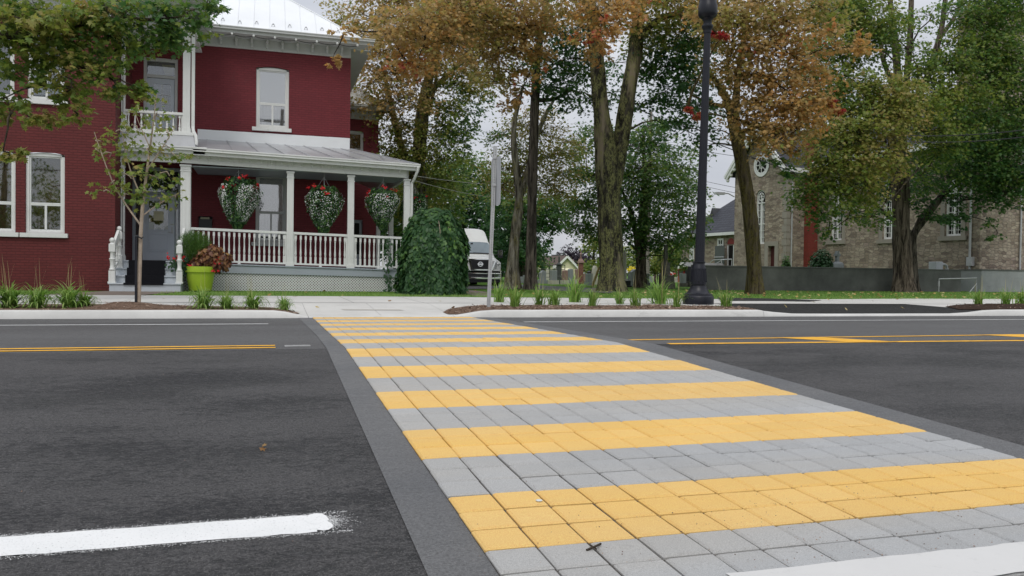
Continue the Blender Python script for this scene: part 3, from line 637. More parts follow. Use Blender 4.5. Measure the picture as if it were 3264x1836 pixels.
# --- main block
ops_m = [opening(-.33, .71, 5.66, 7.60), opening(-.32, .66, 1.88, 4.10), (-4.05, -2.60, 1.18, 4.20), (-3.73, -2.72, 4.95, 7.66)]
b = MB(); wall_mb(b, -4.05, 2.72, -.1, 8.25, YB, .36, ops_m)
for o in ops_m[:2]: arch_fill(b, o[0], o[1], o[3]-RISE-.03, RISE, o[3], YB)
b.add([(2.72,YB,-.1),(2.72,37,-.1),(2.72,37,8.25),(2.72,YB,8.25)], [(0,1,2,3)]); b.build('wall', M['brick'], house)
window(house, -.33, .71, 5.66, 7.60, YB, .40, blind='blind', low_blind='curtain', gl='glass_bright'); window(house, -.32, .66, 1.88, 4.10, YB, .44, blind=None, low_blind='curtain', gl='glass_bright', mat='cornice')
b = MB(); b.box(-.23, .57, YB+.20, YB+.21, 3.78, 4.06); b.build('blind', M['green_blind'], house)
# --- rear wing
b = MB(); wall_mb(b, 2.72, 4.70, -.1, 7.7, 36.0, .36, [opening(2.95, 4.05, 5.3, 7.0), (3.15, 4.05, .95, 3.2)]); arch_fill(b, 2.95, 4.05, 7.0, RISE, 7.0+RISE+.03, 36.0)
b.add([(4.70,36,-.1),(4.70,46,-.1),(4.70,46,7.7),(4.70,36,7.7)], [(0,1,2,3)]); b.build('wall', M['brick'], house)
window(house, 2.95, 4.05, 5.3, 7.0, 36.0, .3, mat='cornice', sill=False)
b = MB(); b.box(3.15, 4.05, 36.1, 36.16, .95, 3.2); o = b.build('door', M['grey_paint'], house); o['label'] = 'grey glazed back door at the end of the side porch'
b = MB(); b.box(3.28, 3.92, 36.08, 36.095, 1.7, 3.05); b.build('pane', M['painted_dark_room'], o)
# --- roofs
def hip(b, x0, x1, y0, y1, z, sl, over=0, seams=None, ridge_r=.013):
    d = (y1-y0)/2; zr_ = z+d*sl; ym = (y0+y1)/2
    b.add([(x0,y0,z),(x1,y0,z),(x1,y1,z),(x0,y1,z),(x0+d,ym,zr_),(x1-d,ym,zr_)], [(0,1,5,4),(1,2,5),(2,3,4,5),(3,0,4)])
    b.add([(x0,y0,z-.06),(x1,y0,z-.06),(x1,y1,z-.06),(x0,y1,z-.06),(x0,y0,z),(x1,y0,z),(x1,y1,z),(x0,y1,z)], [(0,1,5,4),(1,2,6,5),(2,3,7,6),(3,0,4,7)])
    if seams:
        x = x1-seams*.9
        while x > x0+.2:
            k = min(d, x1-x, x-x0)
            if k > .05: b.tube([(x, y0+.01, z+.012), (x, y0+k, z+k*sl+.012)], ridge_r, 4)
            x -= seams
        y = y0+seams*.6
        while y < y1:
            k = min(d, y-y0, y1-y); b.tube([(x1, y, z+.012), (x1-k, y, z+k*sl+.012)], ridge_r, 4); y += seams
        for p, q in (((x1,y0,z), (x1-d,ym,zr_)), ((x0+d,ym,zr_), (x1-d,ym,zr_)), ((x1,y1,z), (x1-d,ym,zr_))): b.tube([Vector(p)+Vector((0,0,.015)), Vector(q)+Vector((0,0,.015))], .022, 5)
b = MB(); hip(b, -7, 2.97, 27.5, 37.5, 8.68, .77, 0, .49); rf = b.build('roof', M['pale_metal'], house)
for i in range(9):    # snow guards
    x = 2.97-.72-i*.515; k = .22+(.06 if i % 2 else 0)
    if k > 2.97-x: continue
    q = MB(); y, z = 27.5+k, 8.68+k*.77; q.tube([(x-.05, y, z), (x-.035, y, z+.07), (x+.035, y, z+.07), (x+.05, y, z)], .012, 5); q.ball((x, y, z+.085), .028, 6); q.build('snow_guard', M['steel'], rf)
b = MB(); hip(b, -4, 5.05, 35.35, 45, 8.10, .72, 0, .6); b.build('roof', M['pale_metal'], house)
b = MB(); hip(b, -11.4, -1.68, 24.6, 37, 8.72, .8, 0, .49); b.build('roof', M['pale_metal'], house)
q = MB(); q.tube([(3.8, 37.5, 8.9), (3.8, 37.5, 10.3)], .08, 10); q.build('vent_pipe', M['steel'], house)
# --- cornices with brackets
def cornice(x0, x1, Y, zb, zt, over, step, mat='cornice', side=None, gut=True, sagf=None, br=(.075, .22, .26)):
    """frieze on wall plane Y, soffit and fascia out to Y-over; brackets every step"""
    f = sagf or (lambda x: 0.0); b = MB()
    def bar(xa, xb, ya, yb, za, zb_):
        b.add([(xa,ya,za+f(xa)),(xb,ya,za+f(xb)),(xb,yb,za+f(xb)),(xa,yb,za+f(xa)),(xa,ya,zb_+f(xa)),(xb,ya,zb_+f(xb)),(xb,yb,zb_+f(xb)),(xa,yb,zb_+f(xa))],
              [(0,3,2,1),(4,5,6,7),(0,1,5,4),(1,2,6,5),(2,3,7,6),(3,0,4,7)])
    h = zt-zb
    bar(x0, x1, Y-.05, Y+.05, zb, zb+.10); bar(x0, x1, Y-.03, Y+.05, zb+.10, zt-.12); bar(x0, x1+over*.9, Y-over+.05, Y+.05, zt-.14, zt-.10)
    bar(x0, x1+over, Y-over, Y-over+.05, zt-.16, zt+.03)
    if gut: bar(x0, x1+over+.04, Y-over-.09, Y-over-.002, zt-.06, zt+.035); bar(x0, x1+over+.05, Y-over-.11, Y-over-.092, zt+.005, zt+.04)
    o = b.build('cornice', M[mat], house, bevel=.004); x = x0+step*.4
    while x < x1:
        q = MB(); z = f(x); w_, d_, h_ = br
        q.prism([(x-w_/2, Y-.031, zt-.145+z), (x-w_/2, Y-.031-d_, zt-.145+z), (x-w_/2, Y-.031-d_, zt-.145-.25*h_+z), (x-w_/2, Y-.031-d_*.45, zt-.145-.45*h_+z), (x-w_/2, Y-.031-d_*.35, zt-.145-h_+z), (x-w_/2, Y-.031, zt-.145-h_+z)], (w_, 0, 0))
        q.build('bracket', M[mat], o); x += step
    return o
cornice(-2.1, 2.72, YB, 8.17, 8.64, .68, .48)
c2 = cornice(2.72, 4.7, 36.0, 7.55, 8.06, .6, .6)
cw = cornice(-11, -4.03, YW, 7.95, 8.68, .55, .48); cornice(-4.03, -2.1, YP-.02, 7.98, 8.70, .7, .48)
# the string of round bulbs under the eave
b = MB(); pts = []; 
for i in range(60):
    t = i/59; x = -1.7+4.6*t; pts.append((x, YB-.72, 8.43-.012-.045*abs(math.sin(t*math.pi*7))))
b.tube(pts, .012, 5); o = b.build('cable', M['wire'], house)
for i in range(8):
    x = -1.72+i*.655; q = MB(); q.ball((x, YB-.735, 8.43), .04, 8); q.build('bulb', M['white'], o)
# side eave underside on the right
b = MB(); b.box(2.73, 3.40, 28.3, 37.0, 8.50, 8.54); b.box(3.36, 3.41, 27.5, 37.0, 8.54, 8.66); b.build('soffit', M['cornice'], house)
# --- entry balcony
PX = (-4.04, -2.14)
b = MB(); b.box(-4.04, -2.02, YP-.12, YB, 4.90, 5.0); b.build('balcony_floor', M['white'], house, bevel=.005)
b = MB(); b.add([(-4.04,YP-.10,4.9),(-2.06,YP-.10,4.9),(-1.98,YP-.42,4.50),(-4.04,YP-.42,4.50)], [(0,1,2,3)]); b.add([(-2.06,YP-.10,4.9),(-2.06,YB,4.9),(-1.98,YB,4.5),(-1.98,YP-.42,4.5)], [(0,1,2,3)]); b.build('balcony_skirt', M['galv'], house)
b = MB(); b.box(-4.04, -2.0, YP, YB, 7.93, 7.97); b.build('soffit', M['white'], house)
def square_post(parent, x0, x1, y, z0, z1, cap=True, base=True, name='column', f=0.0):
    w_ = x1-x0; q = MB(); q.box(x0, x1, y, y+w_, z0, z1+f); s = .025
    for xa in (x0+.03, x0+w_/2-.012, x1-.054): q.box(xa, xa+.024, y-.008, y-.0005, z0+.35, z1+f-.22)
    if base: q.box(x0-s, x1+s, y-s, y+w_+s, z0, z0+.12); q.box(x0-s*.5, x1+s*.5, y-s*.5, y+w_+s*.5, z0+.121, z0+.16)
    if cap:
        q.box(x0-s, x1+s, y-s, y+w_+s, z1+f-.05, z1+f-.001); q.box(x0-s*.6, x1+s*.6, y-s*.6, y+w_+s*.6, z1+f-.20, z1+f-.17)
        for k in range(3): q.box(x0+.03+k*(w_-.06)/3+.01, x0+.03+(k+1)*(w_-.06)/3-.01, y-.014, y-.0005, z1+f-.14, z1+f-.11)
    return q.build(name, M['white'], parent, bevel=.004)
square_post(house, -4.03, -3.93, YP+.0, 5.0, 7.95); square_post(house, -2.37, -2.17, YP+.0, 5.0, 7.95)
BAL = [(.028,0),(.028,.20),(.030,.21),(.024,.215),(.022,.23),(.030,.27),(.031,.30),(.026,.36),(.020,.46),(.018,.55),(.020,.63),(.026,.67),(.018,.69),(.028,.71),(.028,.82)]
def baluster_mesh(h):
    q = MB(); k = h/.82; sq = [(r, z*k) for r, z in BAL]
    q.lathe((0, 0, 0), sq[2:13], 10); q.box(-.03, .03, -.03, .03, 0, sq[1][1]); q.box(-.03, .03, -.03, .03, sq[12][1], h)
    o = q.build('baluster', M['white'], None, smooth=True, angle=30); me = o.data; bpy.data.objects.remove(o); return me
BM = baluster_mesh(.86); BM2 = baluster_mesh(.46)
def railing(x0, x1, y, zb, zt, n, mesh, f=lambda x: 0.0, bh=.055):
    q = MB()
    q.add([(x0,y-.035,zb+f(x0)),(x1,y-.035,zb+f(x1)),(x1,y+.035,zb+f(x1)),(x0,y+.035,zb+f(x0)),(x0,y-.035,zb+bh+f(x0)),(x1,y-.035,zb+bh+f(x1)),(x1,y+.035,zb+bh+f(x1)),(x0,y+.035,zb+bh+f(x0))], [(0,3,2,1),(4,5,6,7),(0,1,5,4),(1,2,6,5),(2,3,7,6),(3,0,4,7)])
    q.add([(x0,y-.06,zt-.075+f(x0)),(x1,y-.06,zt-.075+f(x1)),(x1,y+.06,zt-.075+f(x1)),(x0,y+.06,zt-.075+f(x0)),(x0,y-.06,zt+f(x0)),(x1,y-.06,zt+f(x1)),(x1,y+.06,zt+f(x1)),(x0,y+.06,zt+f(x0))], [(0,3,2,1),(4,5,6,7),(0,1,5,4),(1,2,6,5),(2,3,7,6),(3,0,4,7)])
    xm = (x0+x1)/2
    if zb < 3: q.prism([(xm-.06,y-.04,zb-.075+f(xm)),(xm+.06,y-.04,zb-.075+f(xm)),(xm+.035,y-.04,zb-.001+f(xm)),(xm-.035,y-.04,zb-.001+f(xm))], (0,.08,0))
    for xe in (x0+.022, x1-.022): q.box(xe-.02, xe+.02, y-.03, y+.03, zb+f(xe)+.01, zt+f(xe)-.02)
    o = q.build('railing', M['white'], house, bevel=.004); o0 = origin(o)
    for i in range(n):
        x = x0+(x1-x0)*(i+.5)/n; link_mesh('baluster', mesh, o, Vector((x, y, zb+bh+f(x)))-o0)
    return o
railing(-3.93, -2.37, YP+.06, 5.0, 5.585, 9, BM2, bh=.04)
# upper door
def door(x0, x1, z0, z1, Y, transom, glz, mat, label, arch=True, panel=None, side=None):
    q = MB(); fw = .09
    q.box(x0, x0+fw, Y+.03, Y+.15, z0, z1); q.box(x1-fw, x1, Y+.03, Y+.15, z0, z1); q.box(x0+fw, x1-fw, Y+.03, Y+.15, z1-.11, z1); q.box(x0+fw, x1-fw, Y+.03, Y+.15, transom-.05, transom+.05)
    o = q.build('door', M[mat], house, bevel=.006); o['label'] = label
    q = MB(); q.box(x0+fw+.01, x1-fw-.01, Y+.10, Y+.106, transom+.06, z1-.12); q.build('transom_pane', M['glass'], o)
    q = MB(); q.box(x0, x1, Y+.37, Y+.38, z0, z1); q.build('painted_interior', M['painted_dark_room'], o)  # sheet coloured dark for the shade behind the door
    return o
d1 = door(-3.73, -2.72, 4.95, 7.66, YB, 7.08, None, 'cornice', 'pale grey balcony door with tall glass and transom')
q = MB(); xa, xb, za, zb = -3.63, -2.82, 5.0, 7.02
for bx in ((xa, -3.45, za, zb), (-2.94, xb, za, zb), (-3.45, -2.94, 6.85, zb), (-3.45, -2.94, za, 5.85)): q.box(bx[0], bx[1], YB+.07, YB+.12, bx[2], bx[3])
lf = q.build('leaf', M['door_paint'], d1); q = MB(); q.box(-3.45, -2.94, YB+.09, YB+.097, 5.85, 6.85); q.build('pane', M['glass'], d1)
q = MB(); q.box(-3.205, -3.19, YB+.082, YB+.089, 5.85, 6.85); q.box(-3.45, -2.94, YB+.082, YB+.0885, 6.5, 6.515); q.build('glazing_bar', M['white'], d1)
q = MB(); q.box(-3.19, -3.02, YB+.075, YB+.078, 6.22, 6.44); q.build('notice', M['paper_white'], d1); q = MB(); q.ball((-2.88, YB+.04, 5.98), .035, 8); q.build('handle', M['chrome'], d1)
q = MB(); q.prism([(-3.22, YB+.2, 7.50), (-2.83, YB+.2, 7.50), (-2.83, YB+.2, 7.2), (-3.12, YB+.2, 7.2)], (0, .03, 0)); qq = q.build('lamp_shade', plain('lamp_shade_yellow', (.72,.52,.18), .8, .1), d1)  # lamp shade behind the transom, plain yellow without emission
# main entrance
d2 = door(-4.04, -2.60, 1.21, 4.19, YB, 3.36, None, 'grey_paint', 'grey front door with notices on its glass, side lights and transom')
q = MB(); xa, xb, za, zb = -3.74, -2.80, 1.23, 3.31
for bx in ((xa, -3.57, za, zb), (-2.99, xb, za, zb), (-3.57, -2.99, 3.13, zb), (-3.57, -2.99, za, 2.21)): q.box(bx[0], bx[1], YB+.07, YB+.12, bx[2], bx[3])
q.box(-3.59, -3.565, YB+.055, YB+.0695, 2.2, 3.15); q.box(-2.995, -2.97, YB+.055, YB+.0695, 2.2, 3.15); q.box(-3.565, -2.995, YB+.055, YB+.0695, 2.19, 2.22)
for bx in ((-3.60, -2.98, 2.05, 2.075), (-3.60, -2.98, 1.50, 1.525), (-3.60, -3.575, 1.525, 2.05), (-3.005, -2.98, 1.525, 2.05)): q.box(bx[0], bx[1], YB+.052, YB+.0695, bx[2], bx[3])
q.box(-3.53, -3.05, YB+.06, YB+.0695, 1.57, 2.0); q.build('leaf', M['door_paint'], d2, bevel=.004)
q = MB(); q.box(-3.57, -2.99, YB+.09, YB+.097, 2.21, 3.13); q.build('pane', M['glass'], d2)
q = MB(); q.box(-3.95, -3.75, YB+.09, YB+.097, 1.3, 3.3); q.build('side_light', M['glass'], d2); q = MB(); q.box(-2.78, -2.69, YB+.09, YB+.097, 1.3, 3.3); q.build('side_light', M['glass'], d2)
q = MB(); q.box(-3.79, -3.745, YB+.05, YB+.14, 1.23, 3.31); q.box(-2.795, -2.765, YB+.05, YB+.14, 1.23, 3.31); q.build('mullion', M['grey_paint'], d2)
def notice(x0, x1, z0, z1, mat, lines, nm='notice'):
    q = MB(); q.box(x0, x1, YB+.080, YB+.084, z0, z1); o = q.build(nm, M[mat], d2)
    return o
notice(-3.42, -3.13, 2.50, 2.80, 'paper', 6); notice(-3.565, -3.42, 2.22, 2.45, 'paper_white', 2); notice(-3.34, -3.22, 2.22, 2.27, 'paper_white', 1); notice(-3.10, -2.99, 2.22, 2.32, 'paper_white', 1)
q = MB(); q.box(-2.95, -2.81, YB+.062, YB+.0695, 2.36, 2.41); q.build('name_plate', M['paper_white'], d2)
q = MB(); q.box(-2.90, -2.85, YB+.055, YB+.0695, 2.10, 2.31); q.tube([(-2.875, YB+.04, 2.14), (-3.0, YB+.03, 2.14)], .012, 6); q.build('handle', M['steel'], d2)
def words(parent, txt, x, y, z, size, mat, name='lettering'):
    cu = bpy.data.curves.new(name, 'FONT'); cu.body = txt; cu.size = size; cu.align_x = 'CENTER'; cu.align_y = 'CENTER'; cu.extrude = .0005
    to = bpy.data.objects.new(name, cu); col.objects.link(to); dg = bpy.context.evaluated_depsgraph_get(); me = bpy.data.meshes.new_from_object(to.evaluated_get(dg)); bpy.data.objects.remove(to)
    me.transform(Matrix.Rotation(R(90), 4, 'X')); me.materials.clear(); me.materials.append(mat)
    return link_mesh(name, me, parent, Vector((x, y, z))-origin(parent))
words(d2, 'TIREZ', -2.88, YB+.0605, 2.385, .04, M['ink'])
# --- porch
FZ = 1.16
b = MB()
for i in range(44):
    x0 = -2.16+i*.152; b.box(x0+.003, x0+.149, YP-.05, YB-.002, FZ-.04+sag(x0), FZ+sag(x0))
b.box(-4.04, -2.165, 25.795, YB-.002, 1.16, 1.20); b.box(2.74, 4.45, YB+.005, 35.9, .95, .99); b.build('porch_floor', M['grey_paint'], house)
b = MB(); x0, x1 = -2.3, 4.46
b.add([(x0,YP-.02,.88),(x1,YP-.02,.78),(x1,YP-.02,FZ-.045+sag(x1)),(x0,YP-.02,FZ-.045)], [(0,1,2,3)]); b.add([(x1,YP-.02,.78),(x1,35,.78),(x1,35,FZ-.18),(x1,YP-.02,FZ-.18)], [(0,1,2,3)]); b.build('skirt_board', M['grey_paint'], house)
def lattice():
    b = MB(); x0, x1 = -2.3, 4.44; p = .086; w_ = .047
    zb = GZ+.0; top = lambda x: .88-.0148*(x+2.3)
    for s, y in ((1, YP+.02), (-1, YP+.034)):
        k = x0-1.0
        while k < x1+1.0:
            # diagonal bar starting at (k, zb) rising with slope s
            pts = []
            xa = k; xb = k+s*.6; lo, hi = min(xa, xb), max(xa, xb)
            ca, cb = max(lo, x0), min(hi, x1)
            if cb-ca > .02:
                za = zb+abs(ca-xa); zb_ = zb+abs(cb-xa)
                h1 = min(top((ca+cb)/2), 2)
                if s > 0: cb = min(cb, xa+(h1-zb)); zb_ = zb+abs(cb-xa)
                else: ca = max(ca, xa-(h1-zb)); za = zb+abs(ca-xa)
                if cb-ca > .02: b.add([(ca-w_*.5,y,za+w_*.5*s*0), (ca+w_*.5,y,za), (cb+w_*.5,y,zb_), (cb-w_*.5,y,zb_)], [(0,1,2,3)])
            k += p*1.0
    return b.build('lattice', M['white'], house)
lattice()
b = MB(); b.box(-2.3, 4.4, YP+.5, YP+.52, .2, .8); b.build('porch_shade_sheet', M['painted_dark_room'], house)  # dark sheet behind the lattice, porch shade put into its colour
for xs_ in ((-2.42, -2.14), (.62, .82), (2.46, 2.655), (4.23, 4.42)): square_post(house, xs_[0], xs_[1], YP, FZ+sag(xs_[0])-.05 if xs_[0] > -2 else .9, 4.06, f=-.02*(xs_[0]+2.1) if xs_[0] > -2 else 0)
square_post(house, -4.03, -3.93, YP, 1.2, 4.1); square_post(house, 4.26, 4.42, 29.5, .95, 3.95); square_post(house, 4.26, 4.42, 33, .95, 3.95)
railing(-2.14, .62, YP+.08, 1.20, 2.21, 19, BM, sag); railing(.82, 2.46, YP+.08, 1.20, 2.21, 11, BM, sag); railing(2.655, 4.23, YP+.08, 1.20, 2.21, 11, BM, sag)
cornice(-4.04, -2.05, YP+.02, 4.10, 4.50, .33, .30, 'white', br=(.06, .16, .13)); pc = cornice(-2.05, 4.30, YP+.02, 4.10, 4.48, .33, .30, 'white', sagf=lambda x: -.0215*(x+2.05), br=(.05, .14, .10))
b = MB(); b.box(4.28, 4.40, YP+.2, 35.5, 3.95, 4.25); b.build('porch_beam', M['white'], house)
b = MB(); A_, B_, C_, D_ = (-2.1,YB-.01,5.16), (2.74,YB-.01,5.10), (4.62,25.62,4.36), (-2.03,25.62,4.50); E_, F_ = (2.74,35.2,5.1), (4.62,35.2,4.36)
b.add([A_, D_, C_, B_, E_, F_], [(0,1,2,3), (3,2,5,4)])
for i in range(8):
    t = (i+.45)/8; p = Vector(A_).lerp(Vector(B_), t)+Vector((0,-.01,.012)); q = Vector(D_).lerp(Vector(C_), t*.905+.0)+Vector((0,0,.012)); b.tube([p, q], .013, 5)
b.tube([Vector(B_)+Vector((0,0,.015)), Vector(C_)+Vector((0,0,.015))], .02, 5); b.tube([(3.6,25.65,4.43),(3.55,27.0,4.80)], .013, 5); b.build('porch_roof', M['galv'], house)
b = MB()
for i in range(7):
    x0 = -2.12+i*.69; b.add([(x0,YB-.012-.003*(i%2),5.16-.012*i*.69),(x0+.692,YB-.012-.003*(i%2),5.15-.012*i*.69),(x0+.692,YB-.02-.003*(i%2),5.47),(x0,YB-.02-.003*(i%2),5.475)], [(0,1,2,3)])
b.build('flashing', M['pale_metal'], house)
b = MB(); b.box(-2.1, 4.3, YP+.1, YB-.02, 4.02, 4.05); b.build('porch_ceiling', M['grey_paint'], house)
# downpipes
b = MB(); b.box(-2.135, -2.045, YP+.05, YP+.13, 5.15, 8.0); b.tube([(-2.09,YP+.06,5.18),(-2.07,YP-.02,5.05),(-1.99,YP-.16,4.90),(-1.97,YP-.2,4.70),(-1.98,YP-.22,4.62)], .048, 8); b.build('downpipe', M['white'], house, smooth=True)
b = MB(); b.tube([(4.60,25.62,4.28),(4.60,25.62,4.2),(4.52,25.9,3.9),(4.47,25.99,3.8),(4.47,25.99,.5)], .045, 8); b.build('downpipe', M['white'], house, smooth=True)
# --- steps with turned newels
b = MB(); sy = [24.55, 24.85, 25.15, 25.45, 25.80]; sz = [.56, .77, .98, 1.195]
for i in range(4):
    b.box(-4.09+.02*i, -2.27-.01*i, sy[i]+.02, 25.79, (.28 if i == 0 else sz[i-1]+.001), sz[i]-.035); b.box(-4.12+.02*i, -2.25-.01*i, sy[i]-.015, sy[i+1]+.03 if i < 3 else 25.79, sz[i]-.034, sz[i])
st = b.build('steps', M['step_paint'], house, bevel=.004)
NEW = [(.07,.36),(.085,.38),(.06,.42),(.052,.5),(.062,.62),(.085,.68),(.058,.70),(.05,.80),(.062,.86),(.07,.88)]
def newel(x, y, z, h=1.25):
    q = MB(); q.box(x-.08, x+.08, y-.08, y+.08, z, z+.34); q.box(x-.10, x+.10, y-.10, y+.10, z-.001, z+.04); k = h/1.25
    q.lathe((x, y, z), [(r, zz*k) for r, zz in NEW], 12); q.box(x-.078, x+.078, y-.078, y+.078, z+.88*k, z+1.10*k); q.lathe((x, y, z), [(.08,1.10*k),(.05,1.13*k),(.04,1.14*k)], 10); q.ball((x, y, z+1.20*k), .075, 12); return q.build('newel', M['white'], st, smooth=True, angle=35)
newel(-4.03, 24.66, .56, 1.22); newel(-2.31, 24.66, .56, 1.2); newel(-3.965, 25.35, .98, 1.15)
q = MB(); q.slab((-4.03, 24.72, 1.5), (-3.97, 25.3, 1.98), .07, .16); q.build('handrail', M['white'], st, bevel=.004); q = MB(); q.slab((-4.03, 24.72, .86), (-3.97, 25.3, 1.22), .06, .08); q.build('handrail', M['white'], st, bevel=.004)
q = MB(); q.slab((-2.31, 24.72, 1.5), (-2.30, 25.9, 2.12), .07, .14); q.build('handrail', M['white'], st, bevel=.004)
for i in range(2):
    t = (i+.8)/2.6; link_mesh('baluster', BM2, st, Vector((-4.03+.06*t, 24.72+.58*t, .92+.36*t))-origin(st))
# carpet lying on the steps
ca = thing('stair_carpet', 'black carpet runner laid down the middle of the grey front steps', 'carpet', (-3.22, 25.2, .56))
b = MB(); prof = []
for i in range(4):
    prof += [(sy[i]-.022, sz[i]-.06 if i else sz[i]-.05), (sy[i]-.022, sz[i]+.006), (sy[i+1]-.024 if i < 3 else 27.0, sz[i]+.006 if i < 3 else 1.216)]
vs = []
for k, (y, z) in enumerate(prof): vs += [(-3.73+.0*k, y, z), (-2.71-.05*min(k/11, 1), y, z)]
b.add(vs, [(2*i, 2*i+1, 2*i+3, 2*i+2) for i in range(len(prof)-1)]); b.build('runner', M['carpet'], ca)
mbx = thing('mailbox', 'black metal mailbox with a pale name plate on the porch wall', 'mailbox', (-1.86, YB, 2.34))
b = MB(); b.box(-2.06, -1.66, YB-.13, YB-.004, 2.30, 2.58); b.prism([(-2.07,YB-.004,2.68),(-2.07,YB-.15,2.585),(-2.07,YB-.15,2.555),(-2.07,YB-.004,2.585)], (.42,0,0)); b.build('box', M['black'], mbx, bevel=.006)
b = MB(); b.box(-2.00, -1.74, YB-.152, YB-.145, 2.585, 2.635); pl_ = b.build('name_plate', M['paper'], mbx); 
b = MB()
for i in range(9): b.box(-1.985+i*.027, -1.967+i*.027, YB-.1535, YB-.1522, 2.598, 2.622)
b.build('lettering', M['ink'], pl_)
b = MB(); b.lathe((4.62, 35.2, 4.45), [(.06,0),(.06,.28),(.16,.30),(.24,.33),(.22,.38),(.05,.46),(.03,.47)], 14); b.build('roof_vent', M['steel'], house, smooth=True)
# ================================================================== trees and plants
def trunk_tube(b, pts, rs, n=14, rough=.06, flare=True):
    P_ = [Vector(p) for p in pts]; Q, RR = [], []
    for i in range(len(P_)-1):
        m = max(2, int((P_[i+1]-P_[i]).length/.25))
        for k in range(m):
            t = k/m; Q.append(P_[i].lerp(P_[i+1], t)); RR.append(rs[i]+(rs[i+1]-rs[i])*t)
    Q.append(P_[-1]); RR.append(rs[-1])
    # ease the corners
    for _ in range(2):
        Q = [Q[0]]+[(Q[i-1]+Q[i]*2+Q[i+1])/4 for i in range(1, len(Q)-1)]+[Q[-1]]
    b0 = len(b.v); b.tube(Q, RR, n); ph = [rnd.random()*6.28 for _ in range(4)]
    for i in range(len(Q)):
        for j in range(n):
            k = b0+i*n+j; v = Vector(b.v[k]); d = v-Q[i]; a = 2*math.pi*j/n
            f = 1+rough*(math.sin(3*a+ph[0]+i*.13)+.7*math.sin(5*a+ph[1]-i*.21)+.6*math.sin(i*.55+ph[2]+2*a))+rnd.gauss(0, rough*.35)
            if flare and i < 4: f *= 1+.30*(1-i/4)**2*(1+.5*math.sin(4*a+ph[3]))
            b.v[k] = tuple(Q[i]+d*f)
    return Q
def crown_parts(blobs, leafL, dens, paths, limbs_mb, twigs_mb, rmax=.14, droop=.35, per=11, zmin=-9):
    C, N_, A, S, T = [], [], [], [], []
    trunkpts = [q for Q in paths for q in Q if q.z > zmin]
    paths = [[q for q in Q if q.z > zmin] for Q in paths]; new = []
    for bl in sorted(blobs, key=lambda bl: min((Vector(bl[0])-q).length for q in trunkpts)):
        c = Vector(bl[0]); R_ = bl[1]; tint = bl[2]; df = bl[3] if len(bl) > 3 else 1.0
        best = None
        for Q in paths:
            for i, q in enumerate(Q):
                dd = (q-c); hz = math.hypot(dd.x, dd.y); pen = abs((c.z-q.z)-.55*hz)
                sc_ = dd.length+pen*.5+(1.5 if q.z > c.z+.3 else 0)
                if best is None or sc_ < best[0]: best = (sc_, q)
        if best is not None and limbs_mb is not None:
            p0 = best[1]; dist = (c-p0).length; k = max(4, int(dist/.5)); pts = []
            jx, jy = rnd.gauss(0, .08), rnd.gauss(0, .08)
            for i in range(k+1):
                t = i/k; s_ = math.sin(math.pi*t); pts.append(p0.lerp(c, t)+Vector((jx*dist*s_, jy*dist*s_, .10*dist*s_))+Vector((rnd.gauss(0,.03), rnd.gauss(0,.03), rnd.gauss(0,.03)))*(0 if i in (0, k) else 1))
            r0 = min(rmax, .016+.013*dist); limbs_mb.tube(pts, [r0+(.012-r0)*(i/k)**.8 for i in range(k+1)], 6); paths.append([q for q in pts[1:]])
        n = int(dens*df*R_*R_*800*(.13/leafL)**2); nsp = max(6, n//per)
        for s_ in range(nsp):
            u = Vector((rnd.gauss(0,1), rnd.gauss(0,1), rnd.gauss(0,.75))); u.normalize()
            rr = R_*(.15+.85*rnd.random()**.6)*(1+.25*rnd.random()*(rnd.random() < .25)); sp = c+Vector((u.x*rr, u.y*rr, u.z*rr*.78))
            out = Vector((u.x, u.y, u.z*.3-droop)).normalized(); st = tint+rnd.gauss(0, .075 if .5 < tint < .9 else .055); kk = min(1.0, R_/.8)
            if twigs_mb is not None and rnd.random() < .55:
                m = c.lerp(sp, .45)+Vector((0,0,.05*R_)); twigs_mb.tube([c.lerp(sp, .12), m, sp, sp+out*.3*kk], [.011*kk, .008*kk, .006*kk, .003*kk], 3, cap=False)
            for q in range(per):
                a = rnd.gauss(0, 1); pos = sp+out*(.10+.42*(rnd.random()-.35))*1.3*kk+Vector((rnd.gauss(0,.15), rnd.gauss(0,.15), rnd.gauss(0,.09)))*kk
                C.append(pos); N_.append((rnd.gauss(0,.55)+out.x*.25, rnd.gauss(0,.55)+out.y*.25-.10, .75+rnd.gauss(0,.35)))
                A.append((out.x+rnd.gauss(0,.7), out.y+rnd.gauss(0,.7), -.45+rnd.gauss(0,.35))); S.append(leafL*(.62+.62*rnd.random())); T.append(st+rnd.gauss(0, .045))
    return C, N_, A, S, T
def tree(name, label, base, trunks, barkm, blobs, leafL=.13, dens=1.0, shape=MAPLE, group=None, rough=.06, leafm=None, rmax=.14, droop=.35, per=11, limbs=True, cat='tree', twigs=True, n=14, flare=True, zmin=-9):
    root = thing(name, label, cat, base, group); tb = MB(); paths = []
    for i, (pts, rs) in enumerate(trunks): paths.append(trunk_tube(tb, pts, rs, n, rough, flare and i == 0))
    tw = MB() if twigs else None
    D = crown_parts(blobs, leafL, dens, paths, tb if limbs else None, tw, rmax, droop, per, zmin)
    tb.build('trunk', barkm, root, smooth=True, angle=80)
    leafmesh('crown', root, [leafm or M['leaf'], M['twig']], *D, shape, extra=tw)
    return root
def B(px, py, Y, R_, tint, df=1.0): return (at(px, py, Y), R_, tint, df)
def base_of(px, py):
    p = gnd(px, py); return p
G_, O_, T_, K_, D_, Y_ = .22, .74, .60, .46, .11, .36      # green, orange, tan, olive, dark green, yellow-green
